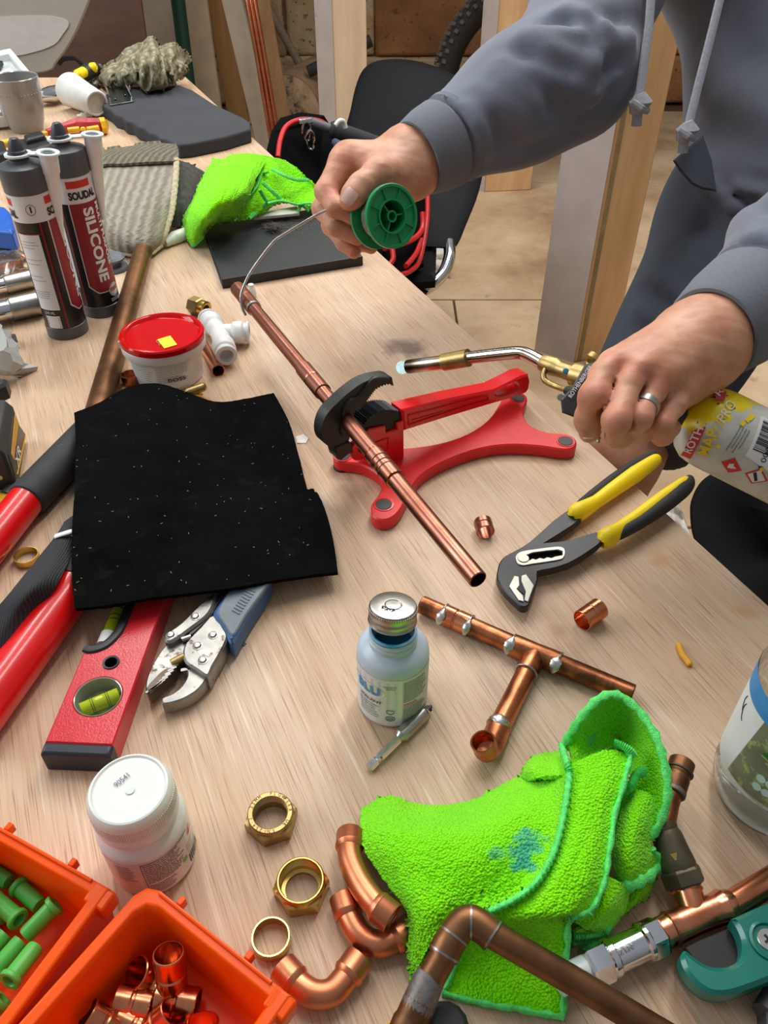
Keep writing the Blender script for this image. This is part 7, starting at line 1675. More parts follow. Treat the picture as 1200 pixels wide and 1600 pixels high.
# ------------------------------------------------------------------ silicone cartridges
def cartridge(label, G, turn, left):
    T = M.Translation(G); R = .0252; root = thing('silicone_cartridge', label, 'cartridge', G, None, 'silicone cartridges')
    grey = GREYP
    m = MB(); m.lathe([(0, .002), (R - .003, .002), (R - .002, 0), (R + .0004, 0), (R + .0008, .001), (R + .0008, .015), (R, .0155)], 56, T); mk('base_ring', m, grey, root)
    m = MB(); m.lathe([(R, .0145), (R, .184)], 56, T); b = mk('tube_body', m, LABEL_BLACK, root)
    m = MB(); m.lathe([(R, .1825), (R + .0010, .1835), (R + .0012, .2075), (R + .0002, .2105), (R - .003, .2118), (.0110, .2150), (.0105, .2165)], 56, T); mk('shoulder', m, grey, root)
    m = MB(); m.lathe([(.0098, .214), (.0098, .221), (.0104, .2215), (.0104, .2225), (.0098, .2230), (.0098, .2245), (.0104, .225), (.0104, .2258), (.0092, .2265), (.0072, .2340), (.0045, .2385), (0, .2392)], 32, T); mk('thread_nub', m, mat('charcoal_nub', (62, 64, 70), .4), root)
    # nozzle hanging from its strap, upside down beside the tube
    cam_d = (CAM - G); cam_d.z = 0; cam_d.normalize(); rt = UP.cross(cam_d) * -1 if UP.cross(cam_d).dot(V((1, 0, 0))) < 0 else UP.cross(cam_d)
    nd = (rt * .98 - V((0, 0, 0)) + cam_d * (.38 if left else .05)).normalized(); top = G + UP * .2215; nz = wmc = top + nd * (R + (.0085 if left else .0120))
    clearp = mat('milky_nozzle', (232, 236, 238), .35, 0, .02, sss=.1)
    m = MB(); m.lathe([(.0112, -.001), (.0150, -.001), (.0150, .0012), (.0112, .0012), (.0112, -.001)], 32, M.Translation(top)); a, c_ = top + nd * .012, nz - nd * .008; s_ = nd.cross(UP)
    m.hexa([a - s_ * .006, a + s_ * .006, c_ + s_ * .006, c_ - s_ * .006], [p + UP * .0014 for p in (a - s_ * .006, a + s_ * .006, c_ + s_ * .006, c_ - s_ * .006)])
    t_ = M.Translation(nz) @ frame(V((nd.x * .10, nd.y * .10, 1))).to_4x4(); m.lathe([(.0075, .0), (.0130, 0), (.0132, .0012), (.0128, .0022), (.0088, .0022), (.0080, .0010)], 32, t_); n_ = mk('nozzle', m, clearp, root, fixn=True)
    m = MB(); m.lathe([(.0082, .001), (.0104, 0), (.0102, -.020), (.0090, -.022), (.0030, -.100), (.0016, -.101), (0, -.101)], 28, t_); mk('nozzle_cone', m, clearp, n_)
    # label print; u runs to the viewer's right, turn shifts the artwork round the tube
    az = math.atan2(CAM.x - G.x, -(CAM.y - G.y)) * 1.0; cy = Cyl(T, R); u0 = (math.atan2((CAM - G).x, -(CAM - G).y)) * R + turn
    q = lambda n, u, z0, u1, z1, mt, off=.0003, k=14: cy.quad_uv(n, [(u0 + u, z1), (u0 + u1, z1), (u0 + u1, z0), (u0 + u, z0)], mt, b, off, k)
    q('white_band', -.079, .1520, .079, .1830, PAPER, .0002, 40)
    q('red_bar', -.012, .1705, .018, .1790, INK_RED, .0004); cy.text('SOUDAL', (u0 - .012, .1575), (u0 + .024, .1575), INK, b, .0007, uv=True, tall=.0085, bold=.05)
    # wine field with white outline and pointed foot
    for nme, g, mt, off in (('field_outline', .0014, PAPER, .0003), ('wine_field', 0, WINE, .0006)):
        G_ = []; bot = .046; w0, w1 = -.0135 - g, .0275 + g
        for i in range(13):
            u = w0 + (w1 - w0) * i / 12; zb = bot - g - (.010 if u > -.004 else .010 * (u - w0) / (-.004 - w0))
            G_.append([cy.pt(u0 + u, zb + (.1520 - zb) * j / 8, off) for j in range(9)])
        m = MB(); m.grid(G_); mk(nme, m, mt, b)
    cy.text('SILICONE', (u0 + .0015, .146), (u0 + .0015, .050), PAPER, b, .0010, uv=True, tall=.0125, bold=.035)
    cy.text('MULTI PURPOSE', (u0 + .0195, .149), (u0 + .0195, .068), PAPER, b, .0010, uv=True, tall=.0058, bold=.03)
    def roundel(u, z, r, mt, off): 
        m = MB(); n = 28; ring = [(u0 + u + r * math.cos(t), z + r * math.sin(t)) for t in [2 * math.pi * k / n for k in range(n)]]; m.add([cy.pt(u0 + u, z, off)] + [cy.pt(*x, off) for x in ring], [(0, 1 + k, 1 + (k + 1) % n) for k in range(n)]); return mk('test_roundel', m, mt, b, smooth=0)
    roundel(.0185, .0345, .0092, GREY_STRIPE, .0008); roundel(.0185, .0345, .0066, PAPER, .0010); cy.text('TEST', (u0 + .0112, .0330), (u0 + .0258, .0350), INK_RED, b, .0013, uv=True, tall=.0048, bold=.05)
    cy.lines((u0 + .010, .019, u0 + .030, .0245), 3, PAPER, b, .0005, seed=31)
    q('red_line', -.0255, .0150, -.0235, .1520, WINE, .0004, 8)
    q('text_panel', -.057, .0420, -.0290, .1380, PAPER, .0004, 14); q('red_line', -.057, .1380, -.0255, .1392, WINE, .0005)
    for i in range(4): cy.lines((u0 - .055, .130 - i * .021 - .010, u0 - .031, .131 - i * .021), (3, 2, 2, 4)[i], INK_GREY, b, .0006, h=.0006, seed=41 + i)
    q('barcode_label', -.050, .0170, -.0320, .0340, PAPER, .0005); m = MB(); r = random.Random(6); z = .0180
    while z < .033: w_ = r.choice((.0003, .0006, .0009)); m.add([cy.pt(u0 + u, zz, .0008) for u, zz in ((-.049, z), (-.033, z), (-.033, z + w_), (-.049, z + w_))], [(0, 1, 2, 3)]); z += w_ + r.choice((.0004, .0007))
    mk('barcode', m, INK, b, smooth=0, kind='stuff'); cy.text('270 ML', (u0 - .050, .0362), (u0 - .036, .0362), PAPER, b, .0006, uv=True, tall=.0036)
    m = MB(); m.tube([cy.pt(u0 - .030 + .0052 * math.cos(t), .1670 + .0060 * math.sin(t), .0004) for t in [2 * math.pi * k / 24 for k in range(25)]], .00025, 6); mk('ring_mark', m, INK, b); q('symbol_mark', -.0308, .1640, -.0290, .1710, INK, .0005, 3)
    q('red_bar', -.079, .1705, -.052, .1790, INK_RED, .0004); cy.text('SOUDAL', (u0 - .084, .1575), (u0 - .048, .1575), INK, b, .0007, uv=True, tall=.0085, bold=.05)
    q('half_roundel', .0235, .0165, .031, .0225, PAPER, .0006, 4)
    return root
cartridge('silicone cartridge seen side on with its small print panel, left of the pair', P(107, 517), .0265, True)
cartridge('silicone cartridge with its wine red front label facing the viewer', P(161, 484), .0045, False)

# ------------------------------------------------------------------ woven mat, fibre blanket and things behind the cartridges
def woven():
    s = 2.857; cv = lambda a: P(a[0] / s, 200 + a[1] / s, a[2])
    def wv_mat(name, a, b, sc):
        t = NT(name); t.set(rough=.9); o = t.obj(); w_ = t.n('ShaderNodeTexWave'); w_.inputs['Scale'].default_value = sc; w_.inputs['Distortion'].default_value = 2.5; w_.inputs['Detail Scale'].default_value = 3; t.l(t.mapping(o, (.35, .25, 1.6)), w_.inputs[0]); nz = t.noise(60, o, 5)
        c = t.mix(nz, t.ramp(w_.outputs[0], [(0, rgb(*a)), (1, rgb(*b))]), rgb(*[(x + y) // 2 for x, y in zip(a, b)])); t.l(c, t.b.inputs['Base Color']); t.bump(w_.outputs[0], .8, .002); return t.m
    root = thing('heat_mat', 'folded grey woven heat mat with stitched border behind the cartridges', 'mat', P(210, 380)); fr = wv_mat('woven_grey', (112, 104, 92), (176, 168, 152), 60)
    rows = [[(400, 170, .075), (470, 160, .078), (560, 158, .080), (680, 152, .082), (788, 146, .080)], [(400, 250, .066), (470, 245, .068), (560, 240, .070), (680, 235, .070), (785, 225, .068)], [(420, 340, .054), (480, 340, .056), (560, 335, .058), (680, 330, .058), (776, 320, .052)], [(440, 430, .038), (490, 440, .042), (570, 440, .044), (670, 430, .042), (762, 400, .036)], [(460, 500, .022), (510, 515, .024), (590, 525, .026), (670, 520, .024), (735, 480, .020)], [(480, 540, .006), (530, 560, .006), (600, 572, .006), (655, 575, .005), (715, 532, .006)]]
    G = net(rows, 7, 0, 0, cv, .0012); m = MB(); add_sheet(m, G, .004); mk('front_fold', m, fr, root, smooth=3)
    top = [[(395, 172, .078), (470, 160, .082), (560, 158, .084), (680, 152, .086), (792, 146, .083)], [(420, 130, .074), (480, 122, .080), (570, 112, .082), (690, 110, .084), (798, 108, .080)], [(445, 104, .056), (500, 98, .060), (590, 86, .064), (700, 74, .066), (790, 78, .062)], [(450, 98, .040), (500, 92, .044), (590, 80, .046), (700, 68, .050), (785, 72, .046)]]
    m = MB(); add_sheet(m, net(top, 7, 0, 0, cv, .001), .004); mk('top_fold', m, wv_mat('woven_dark_edge', (64, 60, 48), (136, 128, 106), 80), root, smooth=3)
    hm = mat('cream_stitching', (186, 172, 142), .9, 0, .25, 200, .6, 500)
    for pts in ([r[-1] + UP * .002 for r in G], [p + UP * .002 for p in G[-1]]):
        m = MB(); m.tube(pts, [(.0045, .0028) if i % 2 else (.0055, .0034) for i in range(len(pts))], 8); mk('stitched_border', m, hm, root)
    rows = [[(770, 140, .060), (830, 150, .050), (890, 180, .030), (925, 205, .006)], [(775, 220, .056), (830, 230, .050), (880, 260, .034), (905, 300, .008)], [(765, 320, .044), (820, 330, .040), (860, 360, .028), (880, 400, .008)], [(750, 430, .014), (790, 440, .012), (830, 445, .008), (860, 448, .004)]]
    m = MB(); add_sheet(m, net(rows, 8, .0008, 4, cv, .002), .006); single('fibre_blanket', m, mat('dark_grey_fibre', (78, 78, 74), .98, 0, .3, 90, .9, 700, .002), 'dark grey fuzzy fibre blanket tucked between woven mat and green cloth', 'blanket', smooth=3)
    m = MB(); m.tube([cv((735, 515, .008)), cv((780, 490, .009)), cv((835, 470, .009))], [.006, .010, .010], 18); single('white_tube', m, mat('frosted_white_tube', (214, 218, 208), .4), 'white plastic tube end showing below the fuzzy grey blanket', 'tube')
woven()
def behind_left():
    c0 = P(178, 420, .0); m = MB()
    m.lathe([(.0, 0), (.021, 0), (.022, .002), (.0205, .005), (.012, .006), (.012, .014), (.0185, .015), (.0195, .018), (.016, .021), (0, .021)], 36, M.Translation(c0)); single('grey_flange', m, mat('slate_plastic', (104, 108, 116), .4), 'grey plastic flanged plug just right of the front labelled cartridge', 'plug')
    for k, (a, b, r, h, nm) in enumerate((((-60, 500), (64, 473), .0155, .016, 'nearer'), ((-60, 462), (52, 435), .0125, .013, 'farther'))):
        A, B = P(*a, h), P(*b, h); d = (B - A).normalized(); root = thing('chrome_fitting', nm + ' of the two chrome tubes with collars at the left edge', 'pipe fitting', V((B.x, B.y, ZT)))
        m = MB(); m.tube([A, B - d * .03], r - .0015, 28); mk('tube', m, CHROME, root); m = MB(); m.tube([B - d * .04, B - d * .038, B - d * .002, B], [r - .001, r, r, r - .001], 28); mk('collar', m, STEEL, root)
    A, B = P(-60, 424, .012), P(42, 405, .012); m = MB(); m.tube([A, B], .0085, 24); single('copper_pipe', m, COPPER_SATIN, 'copper tube at the left edge above the two chrome tubes', 'pipe')
    rows = [[(-40, 398, .020), (0, 392, .024), (22, 390, .022), (40, 392, .012)], [(-40, 412, .024), (0, 408, .028), (26, 404, .026), (48, 402, .012)], [(-40, 436, .020), (0, 432, .022), (26, 424, .020), (46, 418, .008)]]
    t = NT('clear_film'); t.set(rough=.18, trans=1.0, ior=1.12); m = MB(); add_sheet(m, net(rows, 6, .0006, 3), .0006); single('plastic_bag', m, t.m, 'clear plastic sleeve over the copper tube at the left edge', 'bag', smooth=3)
    m = MB(); c = P(2, 348, .0); m.prism([p for p in pl([(-30, 318), (8, 322), (16, 330), (22, 355), (18, 362), (-30, 356)], .035)], (0, 0, -.030), ch=.004); single('blue_clamp', m, mat('bright_blue_plastic', (22, 92, 190), .4), 'blue plastic clamp block at the left edge behind the cartridge', 'clamp', bevel=.002)
    rows = [[(-30, 498, .030), (0, 506, .040), (14, 522, .034), (12, 532, .030)], [(-30, 520, .040), (2, 528, .048), (20, 540, .036), (30, 548, .020)], [(-30, 548, .036), (4, 552, .044), (26, 560, .030), (40, 570, .012)], [(-30, 575, .020), (4, 580, .024), (24, 580, .016), (48, 576, .004)], [(-30, 592, .006), (4, 592, .006), (24, 590, .005), (46, 578, .003)]]
    G = net(rows, 2, .0035, 8); m = MB(); add_sheet(m, G, .0012); single('grey_bag', m, mat('grey_film_bag', (176, 178, 172), .35, 0, .08, 30), 'crumpled grey plastic bag at the left edge below the chrome tubes', 'bag', smooth=.5)
    m = MB(); m.prism(pl([(14, 521), (24, 521), (24, 532), (16, 534)], .012), (0, 0, -.012)); single('black_tab', m, BLACKP, 'small black plastic tab sticking out of the grey bag', 'tab', bevel=.001)
    m = MB(); m.prism(pl([(-20, 588), (10, 590), (8, 600), (-20, 612)], .05), (0, 0, -.018), ch=.003); single('black_bracket', m, BLACKP, 'black plastic piece between grey bag and tool battery', 'bracket')
behind_left()

# ------------------------------------------------------------------ far end of the bench
def mug():
    G = P(44, 203); root = thing('mug', 'plain grey glazed mug with beaded band at the far left', 'mug', G); T = M.Translation(G); R = .048; H_ = .104
    gm = mat('grey_glaze', (138, 136, 131), .14, 0, .04, 30, coat=.3); m = MB(); m.lathe([(0, .003), (.026, .003), (.028, 0), (.032, .001), (.039, .02), (.0445, .05), (.0470, .085), (R, H_ - .001), (R - .0012, H_ + .0006), (R - .0034, H_ - .001), (.0425, .06), (.036, .02), (.028, .008), (0, .007)], 64, T); mk('mug_body', m, gm, root)
    m = MB()
    for i in range(40): a = 2 * math.pi * i / 40; m.lathe([(0, -.0012), (.0012, 0), (0, .0012)], 6, M.Translation(G + V((.0468 * math.cos(a), .0468 * math.sin(a), .076))))
    mk('bead_band', m, gm, root, kind='stuff'); pts = spline([G + V((-.046, .004, .085)), G + V((-.072, .006, .080)), G + V((-.078, .006, .055)), G + V((-.062, .006, .032)), G + V((-.040, .004, .028))], 6); m = MB(); m.tube(pts, [(.007, .0045)] * len(pts), 12); mk('handle', m, gm, root)
mug()
def tray():
    root = thing('white_tray', 'white plastic compartment tray tilted behind the grey mug', 'tray', P(-10, 190)); q = lambda x, y, D: PD(x, y, D); w_ = WHITEP
    L = [q(-60, 92, 1.88), q(16, 75, 1.90), q(47, 112, 1.82), q(20, 180, 1.71), q(-60, 190, 1.68)]; n = (L[1] - L[0]).cross(L[3] - L[0]).normalized(); n = n if n.dot(CAM - L[0]) > 0 else -n
    inn = [p.lerp(sum((x for x in L), V((0, 0, 0))) / 5, .16) for p in L]; m = MB(); m.prism(L, n * -.022, [inn], ch=.002); mk('tray_frame', m, w_, root); m = MB(); m.prism([p - n * .016 for p in inn], n * -.004); mk('tray_floor', m, mat('pale_tray_floor', (206, 214, 212), .4), root)
    for t in (.33, .62): a, b = inn[1].lerp(inn[3], t), inn[0].lerp(inn[4], t); m = MB(); m.hexa([a - n * .016, b - n * .016, b - n * .016 + (inn[3] - inn[1]).normalized() * .003, a - n * .016 + (inn[3] - inn[1]).normalized() * .003], [p for p in (a, b, b + (inn[3] - inn[1]).normalized() * .003, a + (inn[3] - inn[1]).normalized() * .003)]); mk('divider', m, w_, root, fixn=True)
    c = inn[1].lerp(inn[0], .5).lerp(inn[3], .1) - n * .008; m = MB(); m.box(c, (.05, .03, .01), frame(n)); mk('black_insert', m, BLACKP, root, bevel=.002)
tray()
G = P(3, 198); m = MB(); m.lathe([(0, 0), (.014, 0), (.0145, .008), (.0145, .009)], 28, M.Translation(G)); m.lathe([(.0145, .009), (.0142, .018), (.012, .020), (0, .020)], 28, M.Translation(G)); single('bottle_top', m, WHITE_DIRTY, 'small white bottle cap on the bench left of the mug foot', 'jar')  # loose bottle cap, lower ring and rounded top
def wrench():
    root = thing('ratchet_wrench', 'chrome headed wrench with yellow and black grip beside the mug', 'wrench', P(110, 150)); h = .022
    a, b, c = P(78, 150, h), P(104, 135, h), P(112, 128, .030)
    m = MB(); m.tube([P(66, 150, .02), P(80, 148, h), P(92, 144, h), P(103, 138, .025)], [(.020, .014), (.026, .018), (.022, .016), (.018, .014)], 24); mk('head', m, CHROME, root)
    g = [P(102, 137, .026), P(112, 127, .030), P(126, 118, .032), P(140, 111, .034), P(150, 107, .034)]; m = MB(); m.tube(g, [.017, .015, .018, .018, .014], 20); mk('grip', m, BLACKP, root)
    for x0, y0, x1, y1, r in ((104, 131, 108, 127, .010), (118, 119, 134, 111, .012), (140, 106, 151, 105, .011)): m = MB(); A, B = P(x0, y0, .042), P(x1, y1, .044); m.tube([A, A.lerp(B, .2), A.lerp(B, .8), B], [r * .4, r, r, r * .5], 14); mk('yellow_inlay', m, YELLOW, root)
    m = MB(); m.tube([P(150, 107, .034), P(156, 105, .034)], .009, 16); mk('end_stud', m, CHROME, root)
wrench()
a, b = P(110, 140, .038), P(152, 162, .030); d = (b - a).normalized(); T = M.Translation(a) @ frame(d).to_4x4(); L = (b - a).length; m = MB()
m.lathe([(0, .002), (.034, .002), (.036, 0), (.0365, .002), (.0355, .01), (.030, L * .6), (.027, L - .004), (.025, L), (.0225, L), (.0220, L - .006), (0, L - .006)], 40, T); o = single('plastic_cup', m, WHITE_DIRTY, 'white plastic cup lying on its side beside the wrench', 'cup')
mm = MB(); mm.lathe([(0, L - .0055), (.0218, L - .0055)], 28, T); mk('cup_recess', mm, mat('chalky_base', (196, 190, 172), .9, 0, .15, 60), o)
def connector():
    c = P(132, 181, .004); m = MB(); T = M.Translation(c)
    for a in range(4): d = M.Rotation(a * math.pi / 2 + .3, 3, 'Z') @ V((1, 0, 0)); m.tube([c, c + d * (.016 if a % 2 == 0 else .009)], .0042, 12)
    m.lathe([(0, -.004), (.008, -.004), (.008, .006), (.005, .006), (.005, .002), (0, .002)], 20, T); single('cross_connector', m, WHITEP, 'tiny white cross shaped connector on bare plywood above the screwdriver', 'connector')
connector()
def screwdriver():
    root = thing('screwdriver', 'red and yellow insulated screwdriver handle lying behind the cartridges', 'screwdriver', P(125, 205)); h = .017; rd = mat('insulated_red', (172, 40, 46), .4)
    p = [P(74, 208, h), P(88, 205, h), P(104, 201, h), P(122, 198, h), P(140, 198, h), P(156, 197, h), P(160, 197, h)]; m = MB(); m.tube(p, [.008, .0115, .0135, .0175, .0175, .0165, .014], 8); mk('handle', m, rd, root, smooth=.9, bevel=.002)
    m = MB(); m.tube([P(157, 197, h), P(165, 196, h), P(167, 196, h)], [.0168, .0165, .012], 8); mk('end_cap', m, mat('insulated_yellow', (236, 182, 24), .4), root); f = mat('insulated_yellow', (236, 182, 24), .4)
    for x0, y0, x1, y1 in ((106, 204, 124, 202), (136, 203, 154, 200)): m = MB(); m.tube([P(x0, y0, h + .013), P(x1, y1, h + .013)], .0058, 10); mk('yellow_inlay', m, f, root)
    c = P(130, 203, h + .0130); m = MB(); m.lathe([(0, .0062), (.0045, .0045), (.0062, 0)], 16, M.Translation(c)); mk('yellow_button', m, f, root); m = MB(); m.tube([P(74, 208, h), P(40, 214, h)], .0045, 12); mk('shaft', m, f, root)
screwdriver()
def clamps():
    m = MB(); m.prism(pl([(20, 217), (34, 216), (62, 206), (72, 212), (78, 222), (60, 232), (40, 236), (30, 228)], .035), (0, 0, -.033), ch=.004); m.prism(pl([(36, 210), (66, 204), (70, 210), (40, 218)], .045), (0, 0, -.02), ch=.003); single('quick_clamp', m, BLACKP, 'black angular clamp jaw pieces behind the left cartridge', 'clamp', bevel=.002)
    m = MB(); m.prism(pl([(-30, 222), (5, 218), (8, 228), (14, 236), (-30, 246)], .04), (0, 0, -.038), ch=.004); single('quick_clamp', m, BLACKP, 'black plastic clamp end at the far left edge', 'clamp', bevel=.002)
    m = MB(); m.tube([P(2, 226, .02), P(26, 221, .02)], .008, 12); single('yellow_rod', m, mat('clamp_yellow', (232, 190, 30), .5), 'short yellow rod between the two black clamp pieces', 'rod')
clamps()
def knee_pad():
    s = 2.857; h = .027; top = [(455, 470), (470, 420), (510, 395), (640, 385), (800, 378), (860, 400), (960, 465), (1090, 525), (1116, 545), (1118, 575), (1000, 610), (850, 640), (800, 645), (770, 640), (740, 622), (715, 618), (690, 598), (662, 592), (640, 572), (612, 566), (590, 545), (560, 540), (540, 520), (510, 512), (490, 490)]
    m = MB(); m.prism(pl([(x / s, y / s) for x, y in top], h), (0, 0, -.026), ch=.003); single('kneeling_pad', m, mat('charcoal_foam', (54, 56, 60), .85, 0, .12, 14, .2, 300), 'thick dark grey foam kneeling pad with scalloped edge', 'pad', bevel=.002)
knee_pad()
def khaki():
    pr = [(136, 131, 134), (146, 124, 136), (158, 112, 138), (170, 100, 138), (180, 96, 137), (190, 88, 139), (199, 80, 138), (208, 77, 137), (216, 72, 140), (224, 69, 146), (231, 61, 147), (239, 62, 147), (247, 72, 145), (254, 77, 144), (262, 73, 140), (270, 70, 138), (277, 74, 132), (284, 86, 126), (289, 110, 122)]
    r = random.Random(5); cols = []
    for k, (x, y0, y1) in enumerate(pr):
        hb = .029 if x > 166 else .003; B = P(x, y1, hb); alt = (.024 if k % 2 else -.016) * r.uniform(.7, 1.2); col = []
        for i in range(8):
            t = i / 7; y = y1 + (y0 - y1) * t; xx = x + r.uniform(-2.5, 2.5) * math.sin(math.pi * t) + (3 * math.sin(4 * t + k))
            q = on_y(xx, y, B.y + .09 * t - .035 * math.sin(math.pi * t) - alt * math.sin(math.pi * min(1, t * 1.15)) + r.uniform(-.008, .008) * (1 if 0 < i < 7 else 0)); q.z = max(q.z, ZT + hb + .006); col.append(q)
        top = col[-1]; n = 3
        for i in range(1, n + 1): t = i / n; col.append(V((top.x, top.y + .09 * t, top.z + (ZT + hb + .007 - top.z) * t ** 1.6)))
        cols.append(col)
    G = net(cols, 6, .0004, 3, lambda a: V(a)); m = MB(); add_sheet(m, G, .006)
    t = NT('khaki_waffle'); t.set(rough=.95, spec=.1); o = t.obj(); w1 = t.n('ShaderNodeTexVoronoi'); w1.inputs['Scale'].default_value = 75; t.l(o, w1.inputs['Vector'])
    c = t.mix(t.ramp(w1.outputs['Distance'], [(.1, (0, 0, 0, 1)), (.7, (1, 1, 1, 1))]), rgb(172, 166, 140), rgb(122, 116, 92)); t.l(c, t.b.inputs['Base Color']); t.bump(w1.outputs['Distance'], .8, .004)
    single('khaki_cloth', m, t.m, 'crumpled khaki green waffle cloth heaped on the kneeling pad', 'cloth', smooth=3)
khaki()
def bracket():
    s = 2.857; b = lambda x, y, h: P(x / s, y / s, h); root = thing('steel_bracket', 'zinc plated angle bracket lying on the kneeling pad', 'bracket', b(540, 440, .028)); z_ = mat('zinc_plate', (176, 184, 188), .22, 1.0, .1, 60)
    hs = [[b(x, y, .0305) for x, y in [(515 + 6 * math.cos(t), 446 + 5 * math.sin(t)) for t in [k * .7 for k in range(9)]]], [b(x, y, .0305) for x, y in [(560 + 6 * math.cos(t), 427 + 5 * math.sin(t)) for t in [k * .7 for k in range(9)]]]]
    m = MB(); m.prism([b(490, 468, .0305), b(478, 400, .0305), b(575, 375, .0305), b(598, 450, .0305)], (0, 0, -.002), hs, ch=.0004); mk('base_plate', m, z_, root)
    for pts in ([(478, 400, .0305), (490, 432, .0305), (478, 390, .055), (450, 340, .055)], [(585, 430, .0305), (575, 375, .0305), (545, 335, .065), (560, 380, .06)]):
        q = [b(*p) for p in pts]; n = (q[1] - q[0]).cross(q[2] - q[0]).normalized(); m = MB(); m.hexa(q, [p + n * .002 for p in q]); mk('lug', m, z_, root, fixn=True)
bracket()

# ------------------------------------------------------------------ orange bins with their fittings
BIN_H = .050
def bin_box(label, corner, sdir, fdir, sl, fl, inner_h=.05):
    C0 = P(*corner, BIN_H); sd = V((sdir.x, sdir.y, 0)).normalized(); fd = V((fdir.x, fdir.y, 0)).normalized(); root = thing('parts_bin', label, 'bin', V((C0.x, C0.y, ZT)) + sd * sl / 2 + fd * fl / 2, None, 'orange parts bins')
    q = lambda s_, f_, h: V((C0.x, C0.y, ZT + h)) + sd * s_ + fd * f_
    # rings: (offset inward, height) ; front end (s = 0) has a lower lip
    def ring(i, h, hf=None, ch=.010):
        hf = h if hf is None else hf
        return [q(i, i, hf), q(i + .012, i, h), q(sl - i - ch, i, h), q(sl - i - ch * .3, i + ch * .3, h), q(sl - i, i + ch, h), q(sl - i, fl - i, h), q(i + .012, fl - i, h), q(i, fl - i, hf)]
    H_ = BIN_H; R = [ring(.008, 0), ring(.0045, .002), ring(.002, H_ - .008, H_ - .008), ring(0, H_ - .006, H_ - .006), ring(0, H_ - .001, H_ - .001), ring(.001, H_, H_), ring(.0065, H_, H_), ring(.0075, H_ - .0015, H_ - .0015), ring(.0085, H_ - .004, H_ - .004), ring(.0115, .004), ring(.013, .0025)]
    m = MB(); m.grid([[r[i % 8] for i in range(9)] for r in R]); n = len(m.v); m.add(R[-1], [tuple(range(8))]); m.add(R[0], [tuple(range(8))]); mk('bin_shell', m, ORANGE, root, smooth=.5, fixn=True, bevel=.0006)
    for t in (.30, .78): m = MB(); m.box(q(sl * t, -.003, H_ - .006), (.004, .005, .007), frame(UP, sd)); mk('stacking_lug', m, ORANGE, root, bevel=.0008)
    m = MB(); a, b = q(.012, .0015, H_ + .0008), q(sl - .012, .0015, H_ + .0008); m.tube([a, b], .0011, 8); mk('rim_bead', m, ORANGE, root)
    for f_ in (0, fl - .012): m = MB(); m.hexa([q(-.004, f_, H_ - .014), q(.006, f_, H_ - .014), q(.006, f_ + .012, H_ - .014), q(-.004, f_ + .012, H_ - .014)], [q(-.004, f_, H_ - .001), q(.010, f_, H_ + .0005), q(.010, f_ + .012, H_ + .0005), q(-.004, f_ + .012, H_ - .001)]); mk('corner_cap', m, ORANGE, root, bevel=.0015, fixn=True)
    return root
s2 = P(253, 1393, BIN_H) - P(455, 1555, BIN_H); f2 = P(25, 1600, BIN_H) - P(203, 1400, BIN_H)
s2n = V((s2.x, s2.y, 0)).normalized(); f2p = UP.cross(s2n); f2p = f2p if f2p.dot(f2) > 0 else -f2p
bin_box('orange plastic bin holding shiny copper couplings', (455, 1555), s2, f2p, s2.length + .012, .115)
s1 = P(0, 1291, BIN_H) - P(172, 1388, BIN_H); s1n = V((s1.x, s1.y, 0)).normalized(); f1 = P(5, 1580, .045) - P(168, 1392, .045); f1p = UP.cross(s1n); f1p = f1p if f1p.dot(f1) > 0 else -f1p
bin_box('orange plastic bin holding green pipe plugs', (172, 1388), s1, f1p, .105, .10)
def bin_coupling(label, a, ha, b, hb, r=.0086, mt=COPPER):
    A, B = P(*a, ha), P(*b, hb); single('copper_coupling', hollow(A, B, r, r - .0009, 28, beads=[(.5, -.0007, .0009)]), mt, label, 'coupling', 'copper couplings in the orange bin')
bin_coupling('copper coupling standing tilted against the back of the orange bin', (263, 1489), .040, (270, 1545), .016)
bin_coupling('copper coupling with round mouth facing out, left of the standing one', (212, 1519), .024, (242, 1528), .012, .0090)
bin_coupling('copper coupling lying crosswise in the bin centre with a middle ring', (182, 1563), .016, (238, 1574), .014, .0088)
bin_coupling('copper coupling lying below the standing one, mouth to the right', (244, 1560), .014, (309, 1570), .0125, .0088)
bin_coupling('copper coupling with open mouth tilted up, in front of the crosswise ones', (272, 1580), .024, (238, 1612), .013, .0088)
bin_coupling('copper coupling at the left of the bin, dark mouth facing up left', (136, 1584), .024, (180, 1612), .013, .0088)
bin_coupling('copper coupling ring at the right front of the bin', (317, 1594), .020, (316, 1625), .012, .0088)
bin_coupling('copper coupling at the bottom of the heap by the frame edge', (186, 1592), .013, (240, 1618), .011, .0086)
bin_coupling('copper coupling deep behind the round mouthed one', (232, 1535), .0115, (250, 1552), .0115, .0084)
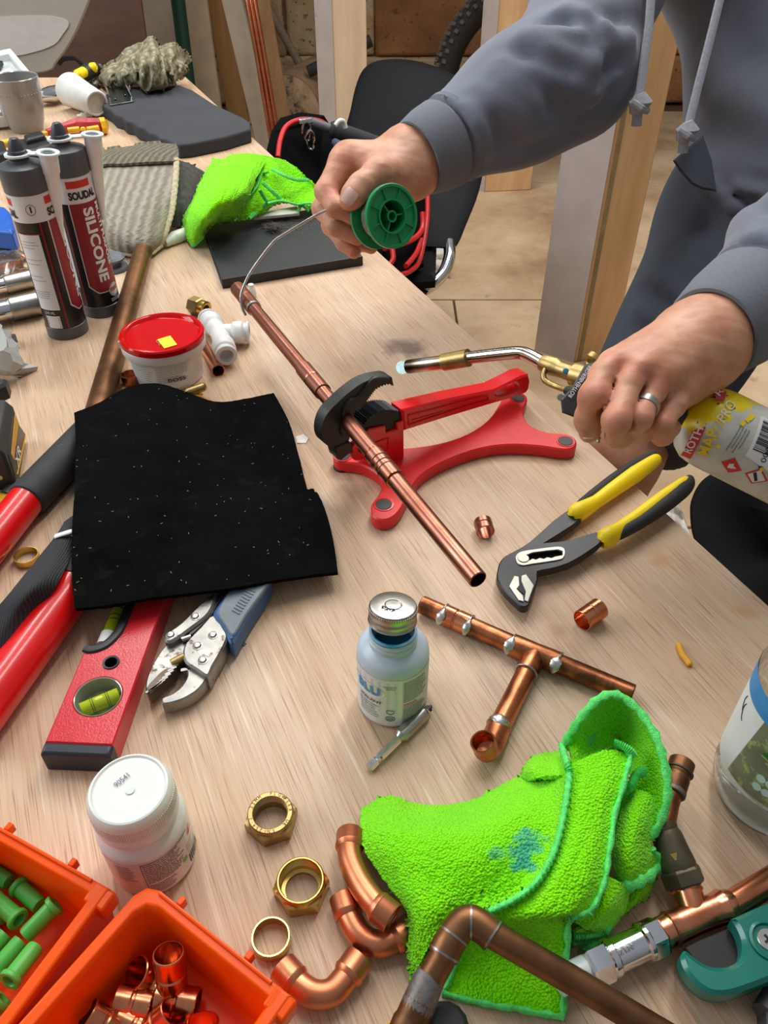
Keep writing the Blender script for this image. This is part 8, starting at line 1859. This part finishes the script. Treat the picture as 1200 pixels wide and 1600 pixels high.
def plug(label, fl_, hf, tip, ht, r=.0050):
    A, B = P(*fl_, hf), P(*tip, ht); d = (B - A); L = d.length; T = M.Translation(A) @ frame(d).to_4x4(); R = r + .0014
    m = MB(); m.lathe([(r - .0018, .010), (r - .0016, .001), (r - .0010, 0), (R - .0004, 0), (R, .0006), (R, .0026), (R - .0004, .0032), (r, .0033), (r, L - .002), (r - .0004, L), (0, L)], 28, T); m.lathe([(0, .010), (r - .0018, .010)], 20, T); single('pipe_plug', m, GREENP, label, 'plug', 'green pipe plugs in the orange bin', fixn=False)
for lab, a, ha, b, hb in (('green plug along the back wall of its bin, flange upper left', (27, 1384), .018, (62, 1415), .018), ('green plug at the left frame edge nearest the back wall', (-28, 1352), .018, (14, 1379), .018), ('green plug with its hollow mouth facing the viewer, upper middle', (30, 1438), .020, (-18, 1396), .018),
    ('green plug leaning on the front wall of its bin, flange upper right', (88, 1412), .026, (40, 1462), .020), ('green plug nearest the bin front with its hollow mouth at lower left', (13, 1534), .028, (56, 1480), .022), ('green plug between two others, its plain tip up', (-12, 1522), .018, (33, 1470), .018), ('green plug tip at the left frame edge below the hollow mouthed one', (-30, 1500), .016, (8, 1459), .016), ('green plug mouth low at the left frame edge', (6, 1560), .018, (-30, 1600), .014), ('green plug deep in the bin at its left frame edge', (-20, 1445), .010, (10, 1425), .010)): plug(lab, a, ha, b, hb)
m = MB(); q = P(694, 1618, .0); m.lathe([(0, 0), (.012, 0), (.013, .002)] + [(.013, .014), (.011, .017), (0, .017)], 14, M.Translation(q)); single('plumbing_tool', m, mat('black_ribbed_knob', (42, 44, 46), .6), 'black ribbed end of a tool at the bottom frame edge below the green cloth', 'tool', smooth=.3, bevel=.001)
m = MB(); m.prism(pl([(606, 1596), (628, 1590), (640, 1640), (610, 1640)], .012), (0, 0, -.012), ch=.001); single('yellow_block', m, mat('yellow_block', (230, 180, 20), .5), 'yellow plastic corner at the bottom frame edge by the old pipe', 'block')
m = MB(); m.prism(pl([(1196, 1545), (1212, 1540), (1222, 1600), (1200, 1600)], .018), (0, 0, -.018), ch=.002); single('grey_block', m, mat('grey_metal_block', (84, 84, 84), .5, .4), 'grey metal piece at the right frame edge below the pipe cutter', 'block')
